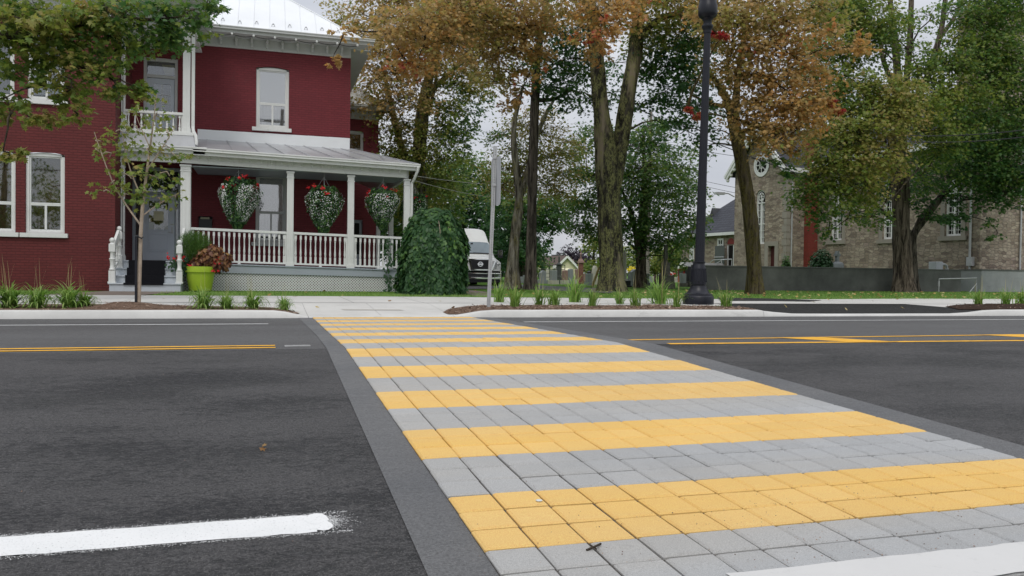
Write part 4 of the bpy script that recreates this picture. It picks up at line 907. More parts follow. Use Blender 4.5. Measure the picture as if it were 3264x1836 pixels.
# --- big forked lichen-covered maple in the middle
p3 = base_of(1952, 929); y3 = p3.y
tree('maple_tree', 'thick forked maple with lichen-crusted peeling trunk, the broadest trunk in the lawn', p3,
     [([p3-Vector((0,0,.1)), at(1950, 800, y3), at(1943, 650, y3), at(1940, 540, y3), at(1917, 380, y3), at(1905, 250, y3), at(1893, 120, y3), at(1878, 0, y3), at(1850, -160, y3)], [.47, .43, .42, .46, .31, .27, .24, .23, .2]),
      ([at(1948, 640, y3), at(1968, 520, y3), at(1988, 400, y3+.1), at(2005, 280, y3+.2), at(2025, 170, y3+.3), at(2036, 60, y3+.3), at(2045, -120, y3+.3)], [.28, .30, .29, .285, .26, .22, .18]),
      ([at(2030, 130, y3+.2), at(2080, 70, y3-.5), at(2150, 40, y3-1), at(2230, 70, y3-2)], [.15, .11, .09, .06])], M['bark_lichen'],
     [B(1905,40,y3-4,.9,O_), B(1960,30,y3-4,.8,O_), B(1885,110,y3-4.5,.5,O_), B(1930,95,y3-4.5,.45,O_), B(1895,165,y3-4.2,.42,.74), B(1990,-40,y3-3,1.2,O_), B(1830,-30,y3-3,1.2,T_),
      B(1790,110,y3+1,1.1,D_), B(1770,200,y3+1.2,1.1,D_+.03), B(1800,290,y3+1.5,.9,D_), B(1840,190,y3+1.4,.9,D_+.05), B(1850,90,y3+1,.9,D_), B(1740,280,y3+2,.8,D_+.04), B(1880,320,y3+2.2,.8,D_),
      B(2070,110,y3+.5,1.2,.42), B(2090,220,y3+.8,1.0,D_), B(2140,150,y3+.3,1.2,D_+.04), B(2130,290,y3+1,.9,D_), B(2070,330,y3+1.4,.6,D_), B(2190,90,y3-.5,1.2,.40), B(2170,220,y3,1.0,D_), B(2200,330,y3+.5,.8,D_), B(2150,390,y3+.8,.7,D_+.02,.7), B(2040,-20,y3,1.3,.5), B(2130,10,y3-1,1.3,.45), B(2220,-20,y3-2,1.2,.6), B(1960,200,y3+3,.8,D_,.7), B(1955,300,y3+3,.7,D_,.6)],
     .135, .95, rough=.07, n=18, zmin=at(1950, 560, y3).z)
# --- straight dark trunk left of it, orange crown reaching out over the house
p2 = base_of(1690, 923); y2 = p2.y
tree('maple_tree', 'tall straight dark-trunked maple with tan orange leaves, between sign pole and thick forked trunk', p2,
     [([p2-Vector((0,0,.1)), at(1692, 800, y2), at(1696, 640, y2), at(1701, 480, y2), at(1706, 330, y2), at(1712, 180, y2), at(1730, 60, y2), at(1760, -100, y2)], [.24, .20, .185, .18, .17, .15, .12, .09]),
      ([at(1709, 220, y2), at(1660, 120, y2-.4), at(1600, 60, y2-1), at(1540, 10, y2-1.5)], [.09, .07, .06, .04]), ([at(1704, 320, y2), at(1770, 318, y2+.3), at(1815, 290, y2+.6)], [.10, .07, .04])], M['bark_dark'],
     [B(1665,150,y2-3,.75,T_), B(1690,90,y2-3,.8,O_), B(1630,90,y2-3,.9,T_), B(1720,170,y2-3,.5,O_), B(1690,235,y2-3.2,.42,O_), B(1660,300,y2-2.6,.38,.74), B(1640,330,y2-2.5,.3,.74), B(1740,60,y2-3,.8,T_), B(1760,-20,y2-2,1.0,T_),
      B(1560,60,y2-3.5,1.0,T_), B(1590,140,y2-3,.9,.6), B(1500,80,y2-4,1.0,T_), B(1530,180,y2-2.5,.8,.62), B(1440,40,y2-4.5,1.0,T_), B(1430,130,y2-4.5,.9,.68), B(1360,70,y2-5,.9,.66), B(1350,150,y2-5,.75,.7), B(1290,60,y2-5.5,.8,.66), B(1620,230,y2-2,.7,.55), B(1580,260,y2-1,.7,.5), B(1650,20,y2-3,1.1,.64), B(1560,-30,y2-3.5,1.1,.66), B(1460,-40,y2-4,1.1,.66), B(1620,330,y2-2,.32,.72),
      B(1240,100,y2-5.5,.7,.66), B(1300,200,y2-5,.55,.78), B(1335,215,y2-5,.4,.8), B(1095,105,y2-6,.3,.72,.7), B(1060,190,y2-6,.17,.72,.8)],
     .13, .95, rough=.06, zmin=at(1700, 350, y2).z)
# --- leaning pale trunk
p1 = base_of(1628, 921); y1 = p1.y
tree('old_tree', 'leaning pale-barked tree with kinked trunk and thin yellowish crown beside the straight dark trunk', p1,
     [([p1-Vector((0,0,.1)), at(1632, 850, y1), at(1640, 760, y1), at(1646, 715, y1), at(1658, 640, y1), at(1650, 560, y1), at(1638, 470, y1), at(1637, 400, y1), at(1652, 330, y1), at(1668, 270, y1)], [.30, .22, .20, .22, .15, .13, .12, .10, .08, .05]),
      ([at(1662, 620, y1), at(1678, 570, y1+.3), at(1690, 500, y1+.6), at(1715, 420, y1+.8), at(1745, 350, y1+1), at(1765, 320, y1+1)], [.12, .11, .10, .09, .08, .05])], M['bark_pale'],
     [B(1660,400,y1+1,.9,.47), B(1720,420,y1+1.5,1.1,.5), B(1760,500,y1+2,1.1,.5), B(1800,450,y1+2.5,.9,.47), B(1700,520,y1+2,1.1,.46), B(1640,480,y1+1,.9,.42), B(1600,430,y1+.5,.5,.25), B(1570,435,y1+.5,.4,.2), B(1660,580,y1+2,1.0,.47), B(1740,590,y1+2.5,1.0,.5), B(1610,540,y1+1.5,.9,.46), B(1800,560,y1+3,.9,.48), B(1720,360,y1+1.5,.7,.56), B(1780,610,y1+3,.7,.5), B(1590,600,y1+2,.8,.5), B(1830,500,y1+3,.7,.3)],
     .115, .8, OVAL, rough=.10, zmin=at(1640, 640, y1).z)
# --- green maple behind the thick trunk
p4 = base_of(2042, 917); y4 = p4.y
tree('maple_tree', 'full dark green maple standing behind the thick forked trunk, no autumn colour', p4,
     [([p4-Vector((0,0,.1)), at(2045, 800, y4), at(2050, 700, y4), at(2055, 560, y4), at(2050, 430, y4)], [.26, .22, .20, .12, .05]), ([at(2040, 880, y4), at(2033, 790, y4-.3), at(2020, 700, y4-.4), at(1980, 600, y4)], [.14, .13, .11, .05])], M['bark_brown'],
     [B(x, y, y4+dy, r*1.05, t+.10) for x, y, dy, r, t in ((2050,420,0,.9,.13),(2000,470,.5,1.0,.12),(2100,480,0,1.1,.12),(2160,540,-.5,1.0,.13),(2050,540,-1,1.2,.14),(1990,560,0,1.1,.10),(2110,600,-1.2,1.2,.12),(2190,620,0,.9,.13),(2040,640,-1.2,1.2,.12),(1930,620,.5,.9,.10),(2160,690,-.8,1.0,.12),(2080,710,-1.4,1.0,.11),(2000,720,-.5,1.0,.10),(2215,700,.3,.6,.14),(2200,760,0,.6,.12),(2130,770,-1,.9,.11),(2060,780,-.5,.7,.12),(2150,830,-.6,.5,.14),(2195,560,.6,.6,.16),(1890,560,1,.9,.11),(1860,470,1,.8,.13),(1900,420,1,.8,.12),(1880,660,1,.9,.10),(1850,560,1.5,.8,.14),(1860,720,1.2,.8,.11),(1900,740,1,.7,.12),(1840,640,1.5,.7,.12),(2090,400,.5,.5,.15),(2220,480,.6,.35,.16))],
     .13, 1.1, rough=.07, zmin=at(2042, 820, y4).z)
# --- orange maple with mossy leaning trunk on the right
p5 = base_of(2409, 937); y5 = p5.y
tree('maple_tree', 'orange maple on a leaning moss-yellowed trunk between the lamp post and the stone church', p5,
     [([p5-Vector((0,0,.1)), at(2403, 830, y5), at(2392, 700, y5), at(2376, 590, y5), at(2358, 490, y5), at(2340, 400, y5), at(2325, 330, y5), at(2295, 275, y5), at(2260, 230, y5-.4)], [.30, .265, .25, .24, .225, .22, .16, .11, .06]),
      ([at(2342, 410, y5), at(2345, 330, y5), at(2352, 240, y5), at(2370, 120, y5), at(2390, -20, y5)], [.16, .13, .11, .09, .06]), ([at(2345, 425, y5), at(2390, 412, y5-.4), at(2450, 395, y5-1)], [.09, .07, .04]), ([at(2325, 340, y5), at(2260, 330, y5+.5), at(2200, 300, y5+.8)], [.08, .06, .03])], M['bark_moss'],
     [B(x, y, y5+dy, r, t, d) for x, y, dy, r, t, d in ((2290,40,-3,.8,0.600,1),(2245,30,-6.2,.35,0.640,1),(2260,45,-6.3,.22,0.600,1.2),(2360,50,-3,.9,0.600,1),(2440,40,-3,.9,0.620,1),(2500,70,-3,.8,0.640,1),(2330,140,-2.5,.8,0.600,1),(2400,150,-3,.9,0.660,1),(2470,150,-3,.9,0.680,1),(2540,110,-3,.7,0.700,1),(2570,180,-3,.6,0.720,1),(2310,230,-1.5,.7,.55,.9),(2370,240,-2.5,.8,0.640,1),(2440,250,-3,.9,0.690,1),(2510,240,-3,.9,0.700,1),(2580,260,-3,.7,0.720,.9),(2400,330,-2.5,.8,0.660,1),(2470,340,-3,.9,0.700,1),(2540,330,-3,.9,0.720,1),(2600,330,-3,.6,0.760,1),(2420,410,-2.5,.7,0.640,1),(2480,430,-3,.8,0.660,1),(2540,410,-3,.8,0.710,1),(2590,390,-3,.6,0.740,.9),(2380,390,-2,.55,0.680,1),(2690,150,-4,.45,0.700,1),(2740,155,-4,.4,0.710,1),(2650,100,-4,.4,0.740,1),(2740,105,-4,.3,0.710,1),(2650,325,-3.2,.16,.96,1),(2672,348,-3.2,.14,.95,1),(2285,108,-5,.11,.98,1),(2312,112,-5,.07,.98,1),(2190,345,-3,.10,.98,.8),(2215,368,-3,.13,.97,.8),
        (2230,130,.5,.9,.10,.8),(2210,250,1,.9,.08,.75),(2240,330,1,.8,.10,.7),(2190,410,1.5,.8,.12,.55),(2260,420,1.2,.6,.12,.6),(2290,350,1,.6,.2,.6),(2230,480,1.5,.5,.14,.4),(2480,500,-2.5,.35,.2,.8),(2505,540,-2.5,.3,.15,.7),(2330,-30,-2,1.2,0.600,1),(2480,-40,-2.5,1.2,0.640,1),(2600,20,-2.5,.9,.5,1),(2620,90,-2,.8,.42,1),(2550,480,-2.5,.5,.5,.8))],
     .135, 1.0, rough=.07, n=16, zmin=at(2360, 470, y5).z)
# --- big green maple on the far right and its dark neighbour
p6 = base_of(2882, 925); p6 = at(2882, 925, 30.2); p6.z = .345; y6 = p6.y
tree('maple_tree', 'huge green maple with broad grey furrowed trunk against the low concrete wall', p6,
     [([p6-Vector((0,0,.1)), at(2880, 840, y6), at(2872, 740, y6), at(2872, 640, y6), at(2870, 520, y6), at(2868, 400, y6), at(2862, 260, y6), at(2850, 100, y6), at(2830, -60, y6)], [.47, .40, .37, .36, .33, .26, .18, .13, .10]),
      ([at(2868, 420, y6), at(2890, 260, y6), at(2900, 130, y6), at(2905, -20, y6)], [.20, .15, .13, .11]), ([at(2868, 430, y6), at(2960, 240, y6), at(3000, 100, y6), at(3015, -20, y6)], [.20, .15, .12, .10]), ([at(2990, 130, y6), at(3040, 60, y6), at(3080, -20, y6)], [.10, .09, .08]), ([at(2866, 330, y6), at(2810, 180, y6), at(2800, 60, y6)], [.12, .10, .07])], M['bark_brown'],
     [B(x, y, y6+dy, r, t, d) for x, y, dy, r, t, d in ((2620,420,-3,.9,0.410,1),(2680,460,-3.5,1.0,0.420,1),(2740,420,-4,1.0,0.430,1),(2640,520,-3.5,.9,0.380,1),(2710,530,-4,1.0,0.420,1),(2780,500,-4,.9,0.450,1),(2760,580,-4,.8,0.470,1),(2600,600,-3,.8,0.300,1),(2670,610,-3.5,.9,0.330,1),(2730,640,-3.5,.7,0.390,.9),(2560,560,-2.5,.5,0.270,1),(2560,640,-2.5,.5,0.250,1),(2620,680,-2.5,.6,0.220,1),(2640,740,-2,.4,0.210,1),(2780,690,-2.5,.6,0.250,1),(2830,450,-4,.8,0.470,1),(2840,540,-4,.6,0.500,1),(2800,360,-4,1.0,0.450,1),(2870,370,-4,.9,0.490,1),(2850,290,-4,.9,0.480,1),(2780,280,-3.5,1.0,0.410,1),(2700,360,-3,1.0,0.330,1),(2720,270,-3,.9,0.350,1),(2640,350,-2,.8,0.270,1),(2640,240,-2,.9,0.350,1),(2680,180,-2,.8,0.350,.9),(2700,80,-2.5,1.0,0.370,1),(2760,40,-2.5,1.0,0.350,1),(2640,50,-1,.9,0.350,1),(2760,150,-2.5,.9,0.310,1),(2720,-30,-2,1.1,0.350,1),(2930,330,-3.5,1.0,0.380,1),(2950,420,-3,1.0,0.350,1),(3010,300,-3,1.0,0.350,1),(2930,230,-3,.7,0.330,.9),(3030,210,-3,.9,0.320,1),(3080,300,-3,1.0,0.330,1),(3100,180,-3,1.0,0.290,1),(3150,260,-3,1.0,0.310,1),(3160,130,-3,1.1,0.290,1),(3220,200,-3,1.1,0.300,1),(3110,60,-3,1.0,0.270,1),(3200,50,-3,1.1,0.270,1),(3260,90,-3,1.0,0.270,1),(3150,-20,-3,1.2,0.270,1),(3260,-10,-3,1.2,0.250,1),(3020,400,-3,.9,0.310,1),(3090,400,-2.5,.9,0.250,1),(3170,380,-2.5,1.0,0.250,1),(3240,330,-2.5,1.0,0.270,1),(3250,430,-2.5,1.0,0.230,1),(3000,480,-2.5,.8,0.250,1),(3080,490,-2,.9,0.200,1),(3160,480,-2,1.0,0.200,1),(3230,530,-2,.9,0.200,1),(2940,520,-2.5,.7,0.270,1),(3030,560,-1.5,.8,0.210,1),(3110,570,-1.5,.8,0.190,1),(3180,580,-1.5,.8,0.180,1),(3250,620,-2,.7,0.180,1),(2960,600,-1.5,.6,0.230,1),(2790,90,-2.5,.9,.34,1),(2620,150,-2,.9,.34,1),(2850,330,-3,.8,.42,1),(2580,330,-1.5,.8,.26,1),(2960,290,-3,.7,.34,1),(3040,120,-3,.6,.30,1),(2870,60,-2.5,.7,.30,.6),(2960,50,-2.5,.7,.28,.6),(2900,160,-3,.7,.30,.6),(3000,190,-3,.8,.27,.8),(2800,100,-2,.9,.30,1),(2680,10,-2,1.1,.30,1),(2580,230,-1.5,.8,.30,1),(3050,30,-2.5,.6,.25,.6),(3200,470,-2,1.0,.15,1.3),(3250,560,-2,.9,.13,1.3),(3130,540,-1.8,.9,.15,1.2),(3060,450,-2,.9,.16,1.2),(3230,270,-2.5,1.0,.2,1.2),(3170,200,-2.5,1.0,.2,1.2),(3250,380,-2,1.0,.17,1.3),(3200,620,-2,.6,.14,1.1),(2840,200,-3,.5,.3,.5),(2980,160,-3,.4,.26,.6),(2830,120,-3,.4,.28,.5))],
     .13, 1.25, rough=.06, n=18, zmin=at(2870, 520, y6).z)
p6b = at(2918, 925, 30.9); p6b.z = .345; y6b = p6b.y
tree('maple_tree', 'dark-stemmed maple half hidden behind the huge grey trunk, forking low to the right', p6b,
     [([p6b-Vector((0,0,.1)), at(2912, 850, y6b), at(2906, 760, y6b), at(2915, 735, y6b), at(2945, 705, y6b), at(2975, 665, y6b-.2), at(3010, 620, y6b-.5), at(3060, 580, y6b-1), at(3110, 540, y6b-1.4)], [.20, .17, .16, .16, .13, .11, .09, .07, .05]),
      ([at(2916, 735, y6b), at(2930, 695, y6b-.1), at(2968, 660, y6b-.2), at(3015, 600, y6b-.2), at(3050, 540, y6b), at(3090, 470, y6b+.2)], [.11, .11, .10, .10, .08, .05]), ([at(2900, 740, y6b), at(2820, 680, y6b), at(2770, 630, y6b)], [.11, .09, .05]), ([at(3010, 625, y6b-.4), at(3050, 620, y6b-.6), at(3120, 640, y6b-1)], [.05, .045, .03])], M['bark_dark'],
     [B(x, y, y6b+dy, r, t, d) for x, y, dy, r, t, d in ((2930,640,-1,.5,.10,1),(2960,560,-.5,.8,.08,1),(3000,690,-1.5,.5,.12,1),(3045,700,-1.6,.45,.13,1),(2965,680,-1.3,.4,.12,1),(3060,640,-1.3,.5,.11,1),(3050,500,0,.8,.08,1),(3130,660,-2,.4,.14,1),(3155,710,-2,.35,.15,1),(3175,750,-2,.28,.16,1),(3140,620,-2,.5,.12,1),(3060,690,-1.6,.4,.12,1),(3210,660,-2,.4,.12,1),(3120,480,.5,.9,.08,1),(2880,600,.8,.8,.06,1),(2800,600,1,.8,.08,1),(2760,650,.8,.6,.08,1),(2700,690,.5,.5,.09,1),(2780,540,1,.9,.08,1),(3190,430,.5,1.0,.08,1),(3220,560,0,.8,.09,1),(2690,440,1.5,1.1,.08,1),(2740,330,1.5,1.1,.1,1),(2620,300,1.5,1.0,.12,1),(3000,350,1.5,1.1,.1,1),(3120,350,1.5,1.1,.1,1))], .13, 1.0, rough=.07, zmin=at(2900, 730, y6b).z)
# --- tall maple behind the house corner
p7 = gnd(1340, 906); y7 = p7.y
y7 = 37.0; p7 = at(1342, 908, y7); p7.z = land_z(0, y7)
tree('maple_tree', 'tall autumn maple behind the porch corner of the brick house, tan above, olive below', p7,
     [([p7-Vector((0,0,.1)), at(1338, 700, y7), at(1332, 540, y7), at(1342, 430, y7), at(1350, 330, y7), at(1362, 270, y7), at(1378, 215, y7), at(1400, 120, y7), at(1410, 0, y7)], [.42, .36, .33, .29, .26, .22, .18, .13, .09]),
      ([at(1332, 580, y7), at(1300, 520, y7), at(1280, 470, y7), at(1262, 400, y7), at(1240, 300, y7), at(1215, 200, y7)], [.22, .2, .17, .14, .11, .06]), ([at(1345, 400, y7), at(1375, 330, y7-.5), at(1390, 260, y7-1), at(1395, 180, y7-1)], [.10, .09, .08, .05]), ([at(1352, 320, y7), at(1420, 240, y7), at(1500, 180, y7)], [.12, .09, .05])], M['bark_pale'],
     [B(x, y, y7+dy, r, t, d) for x, y, dy, r, t, d in ((1190,60,-1,1.2,.60,.8),(1140,110,-1,1.0,.56,.7),(1090,60,-.5,.7,.5,.45),(1080,30,-.5,.7,.5,.4),(1070,85,-.5,.35,.45,.4),(1100,150,-.5,.5,.5,.4),(1150,200,-1,1.0,.55,.6),(1210,170,-1.5,1.2,.60,.9),(1270,110,-2,1.3,.60,1),(1260,230,-2,1.2,.67,1),(1190,260,-1.5,1.1,.62,.8),(1230,330,-1.5,1.1,.6,.9),(1160,320,-.5,.8,.5,.5),(1290,310,-2,1.1,.62,.9),(1330,220,-2,1.1,.60,1),(1340,110,-2,1.2,.63,1),(1410,60,-2,1.2,.64,1),(1420,180,-1.5,1.2,.55,1),(1480,120,-1.5,1.2,.6,1),(1500,240,-1,1.1,.46,1),(1440,270,-1,1.0,.4,1),(1400,340,-1,1.0,.4,1),(1460,350,-.5,.9,.2,1),(1470,420,-.3,.7,.2,1),(1440,420,-.5,.9,.24,1),(1500,300,0,.8,.2,.9),(1540,210,-.5,.8,.5,.8),(1380,430,-1,1.0,.38,1),(1290,400,-1,1.0,.5,.9),(1240,420,-1,.9,.46,.8),(1330,480,-1,1.0,.44,1),(1270,500,-.5,1.0,.42,1),(1400,510,-.5,1.1,.36,1),(1460,500,0,.7,.3,.9),(1230,480,0,.8,.42,.8),(1300,560,0,1.0,.40,1),(1370,580,0,1.1,.36,1),(1440,580,.3,1.0,.30,1),(1340,640,.5,1.0,.38,1),(1480,380,0,.35,.2,.9),(1500,395,0,.3,.2,.9),(1490,460,0,.3,.2,.9),(1570,120,-1,1.0,.55,.9),(1530,40,-1.5,1.2,.6,1),(1250,0,-1.5,1.3,.62,1),(1350,0,-1.5,1.3,.64,1),(1180,-40,-1,1.3,.58,.8),(1450,0,-1.5,1.3,.62,1))],
     .135, .9, rough=.08, n=16, zmin=at(1340, 560, y7).z)
# --- near maple at far left whose branch hangs in front of the house
y0 = 17.4
root_p = Vector((-10.6, 18.6, land_z(0, 18.6)))
tree('maple_tree', 'green street maple at far left, leafy branches hanging before the brick wall and balcony', root_p,
     [([root_p-Vector((0,0,.1)), root_p+Vector((.1,0,2)), root_p+Vector((.3,-.1,4.5)), root_p+Vector((.6,-.3,7)), root_p+Vector((.8,-.4,9.5))], [.3, .25, .22, .17, .1]),
      ([root_p+Vector((.3,-.1,4.8)), at(-100, 120, 18), at(60, 110, y0), at(200, 90, y0), at(350, 50, y0), at(480, 70, y0), at(590, 50, y0)], [.12, .09, .07, .055, .045, .03, .015])], M['bark_brown'],
     [B(x, y, y0+dy, r, t, d) for x, y, dy, r, t, d in ((40,40,0,.55,0.34,1),(120,30,0,.6,0.33,1),(30,60,-.6,.4,0.45,1),(110,70,-.6,.45,0.45,1),(200,40,0,.6,0.34,1),(270,50,-.3,.5,0.39,1),(330,20,0,.55,0.33,1),(310,30,-.5,.3,.45,.8),(400,40,0,.55,0.24,1),(450,90,.2,.5,0.22,1),(500,40,.2,.55,0.21,1),(560,80,.3,.45,0.22,1),(590,30,.3,.5,0.21,1),(660,12,.3,.28,0.20,1),(620,60,.3,.35,0.22,1),(690,20,.3,.15,0.20,1),(490,140,.2,.22,0.22,1),(540,120,.3,.35,0.22,1),(150,130,.1,.5,0.34,1),(200,190,.1,.5,0.38,1),(240,140,0,.5,0.36,1),(270,220,0,.5,0.39,1),(320,200,.1,.4,0.30,1),(350,250,.1,.3,0.28,1),(370,160,.2,.4,0.24,1),(330,110,0,.5,0.30,1),(140,200,.2,.4,0.30,1),(180,260,.1,.35,0.33,1),(230,280,0,.42,0.39,1),(210,320,.1,.22,0.40,1),(370,285,0,.22,0.38,1),(400,290,0,.28,0.32,1),(430,275,.1,.22,0.28,1),(385,135,0,.2,0.33,1),(20,110,.2,.3,0.34,1),(245,370,-.2,.22,.40,1.1),(235,345,-.1,.2,0.41,1),(30,350,0,.28,0.38,1),(80,360,0,.3,0.40,1),(120,385,0,.25,0.42,1),(130,375,-.1,.17,0.46,1),(20,310,.1,.25,0.33,1),(60,235,.2,.3,0.28,1),(30,210,.2,.3,0.28,1),(10,480,0,.24,0.42,1),(30,500,0,.14,0.45,1),(90,150,.3,.35,0.30,1),(-40,200,.2,.5,0.33,1),(-50,80,.2,.6,0.34,1),(-40,350,.2,.4,0.34,1))],
     .122, 1.0, rmax=.03, rough=.06, zmin=at(300, 200, y0).z)
# --- background trees
def far_tree(label, px, py_base, Y, trunk_r, blobs, leafL=.22, dens=1.7, bark_='bark_dark', name='background_tree', leafm=None, shape=OVAL, grp='trees around the cemetery'):
    p = at(px, py_base, Y); p.z = land_z(0, Y); top = max(b[0].z for b in blobs)
    tree(name, label, p, [([p-Vector((0,0,.1)), p+Vector((0,0,(top-p.z)*.4)), p+Vector((.1,0,(top-p.z)*.95))], [trunk_r, trunk_r*.75, trunk_r*.2])], M[bark_], blobs, leafL, dens, shape, grp, leafm=leafm, twigs=False, n=9)
def BB(Y, lst): return [B(x, y, Y+rnd.uniform(-1, 1), r, t) for x, y, r, t in lst]
far_tree('dark olive-brown tree directly behind the white porch post and weeping shrub', 1330, 905, 44, .3, BB(44, [(1300,560,1.6,.30),(1360,600,1.7,.34),(1330,680,1.7,.28),(1400,660,1.5,.25),(1290,640,1.4,.30),(1280,740,1.4,.2),(1380,740,1.5,.16),(1420,580,1.5,.3),(1340,790,1.4,.1),(1420,800,1.4,.08)]))
far_tree('dark green tree directly behind the white van roof', 1470, 900, 56, .3, BB(56, [(1440,560,1.8,.12),(1500,600,1.8,.16),(1460,660,2.0,.08),(1530,680,2.0,.08),(1420,720,1.8,.06),(1500,760,2.0,.05),(1560,620,1.7,.2),(1580,720,1.8,.06),(1540,810,1.7,.04),(1600,810,1.6,.04),(1590,560,1.6,.28),(1480,520,1.4,.22),(1450,830,1.6,.04)]))
far_tree('dark bushy tree hanging low between the pale leaning trunk and the straight dark trunk', 1660, 900, 50, .28, BB(50, [(1610,650,1.7,.12),(1660,640,1.7,.25),(1640,720,1.7,.06),(1690,700,1.6,.08),(1720,650,1.5,.2),(1760,680,1.3,.14),(1620,790,1.6,.04),(1680,790,1.5,.06),(1735,725,.9,.12),(1765,730,.5,.14),(1785,690,.6,.16),(1700,790,.8,.12),(1800,640,1.0,.2),(1745,765,.35,.16)]))
far_tree('olive rounded tree behind the gravestones left of the cream house', 1730, 896, 72, .25, BB(72, [(1690,800,1.2,.2),(1715,835,1.0,.22),(1690,845,1.3,.25),(1735,868,.7,.18),(1665,850,1.3,.16),(1755,872,.5,.2)]), .25)
far_tree('pale willow-green tree behind the brick-topped cemetery monument', 1890, 896, 74, .25, BB(74, [(1895,790,1.1,.36),(1930,780,1.5,.36),(1890,840,1.0,.33),(1925,850,1.5,.34),(1960,830,1.6,.33),(1900,760,1.0,.40),(1880,865,.8,.38)]), .25)
far_tree('yellow-green tree seen past the green maple trunk', 2090, 896, 78, .25, BB(78, [(2080,820,1.9,.38),(2120,810,1.9,.38),(2100,860,1.8,.36),(2060,850,1.6,.36),(2140,850,1.6,.34),(2010,830,1.8,.36),(1990,800,1.6,.36),(2160,800,1.6,.3)]), .25)
far_tree('brownish tree beside the red cemetery shed', 2180, 896, 82, .25, BB(82, [(2150,850,1.8,.42),(2180,820,2.0,.40),(2165,790,1.8,.36)]), .25)
far_tree('dark purple-leaved tree behind the cream house gable', 1838, 890, 125, .3, BB(125, [(1830,815,2.6,.5),(1815,825,2.2,.4),(1845,830,2.4,.5),(1830,840,2.5,.4),(1850,848,2.0,.4)]), .35, leafm=M['purple_leaf'])
far_tree('tall thin bare-topped spruce far beyond the cream house', 1790, 890, 150, .2, BB(150, [(1790,812,.7,.05),(1790,825,1.1,.05),(1790,840,1.5,.06)]), .3)
far_tree('grey-green tree line tree far left of the driveway', 1560, 890, 90, .3, BB(90, [(1560,780,2.4,.1),(1600,800,2.4,.08),(1640,820,2.4,.1),(1610,760,2.2,.12),(1660,780,2.2,.1),(1670,850,2.0,.12),(1620,860,2.2,.08),(1560,850,2.4,.06)]), .3)
far_tree('dark green tree beyond the side porch of the brick house', 1250, 905, 52, .3, BB(52, [(1230,520,1.6,.24),(1260,600,1.7,.2),(1220,640,1.7,.14),(1270,690,1.6,.1),(1240,740,1.6,.06),(1200,580,1.5,.16),(1260,800,1.5,.05),(1210,760,1.5,.05)]))
# --- young staked maple in the kerb bed
py_ = at(441, 968, 16.0); py_.z = .37
tree('young_maple', 'slender young maple with sparse yellow-green leaves, staked in the kerb bed before the entry', py_,
     [([py_-Vector((0,0,.06)), at(445, 850, 16), at(449, 740, 16), at(453, 660, 16), at(466, 560, 16.05), at(480, 460, 16.05), at(490, 380, 16), at(500, 300, 16)], [.042, .036, .033, .030, .023, .018, .012, .006]),
      ([at(450, 720, 16), at(420, 680, 16), at(390, 635, 16), at(360, 590, 15.9), at(320, 480, 15.8), at(300, 420, 15.8)], [.018, .016, .014, .012, .009, .004]), ([at(452, 690, 16), at(490, 660, 16.1), at(540, 630, 16.2), at(565, 620, 16.2)], [.014, .012, .008, .004]),
      ([at(455, 640, 16), at(425, 570, 16.1), at(400, 500, 16.1), at(390, 420, 16.1)], [.016, .013, .009, .004]), ([at(470, 540, 16), at(520, 470, 15.9), at(560, 400, 15.8)], [.014, .010, .004]), ([at(478, 470, 16), at(450, 410, 16), at(430, 360, 16)], [.012, .008, .004])], M['bark_young'],
     [B(x, y, 16+dy, r, t, d) for x, y, dy, r, t, d in ((495,320,0,.16,.36,.7),(500,370,0,.22,.35,.6),(470,400,.1,.26,.35,.6),(530,410,-.1,.24,.36,.6),(420,400,0,.26,.35,.6),(370,420,.1,.22,.36,.6),(320,450,0,.2,.44,.6),(400,470,.1,.3,.35,.6),(470,480,0,.3,.34,.6),(540,480,0,.24,.36,.5),(350,500,0,.26,.36,.6),(590,500,-.1,.12,.36,.7),(420,550,0,.3,.35,.7),(490,560,0,.3,.35,.7),(360,580,-.1,.22,.36,.7),(540,560,0,.22,.38,.6),(330,610,0,.14,.36,.8),(460,610,-.1,.28,.33,.8),(510,630,0,.24,.34,.7),(410,620,0,.22,.35,.8),(560,630,.1,.16,.34,.8),(380,550,.2,.2,.35,.6),(440,340,0,.15,.37,.6),(310,480,0,.1,.46,.8))],
     .092, .5, rmax=.008, rough=.03, flare=False, n=10, droop=.1, per=4, zmin=at(450, 720, 16).z)
st_ = thing('tree_stake', 'thin dark metal stake with a rubber strap beside the young maple', 'stake', (py_.x-.1, py_.y-.02, .34))
b = MB(); a_, c_ = at(433, 972, 15.95), at(434, 752, 15.95); b.slab(a_-Vector((0,0,.05)), c_, .035, .035); b.build('post', M['lamp_black'], st_)
b = MB(); b.tube([at(432, 752, 15.94), at(438, 753, 15.9), at(452, 760, 15.93), at(456, 756, 16.0), at(438, 750, 16.0)], .014, 6); b.build('strap', M['black'], st_)
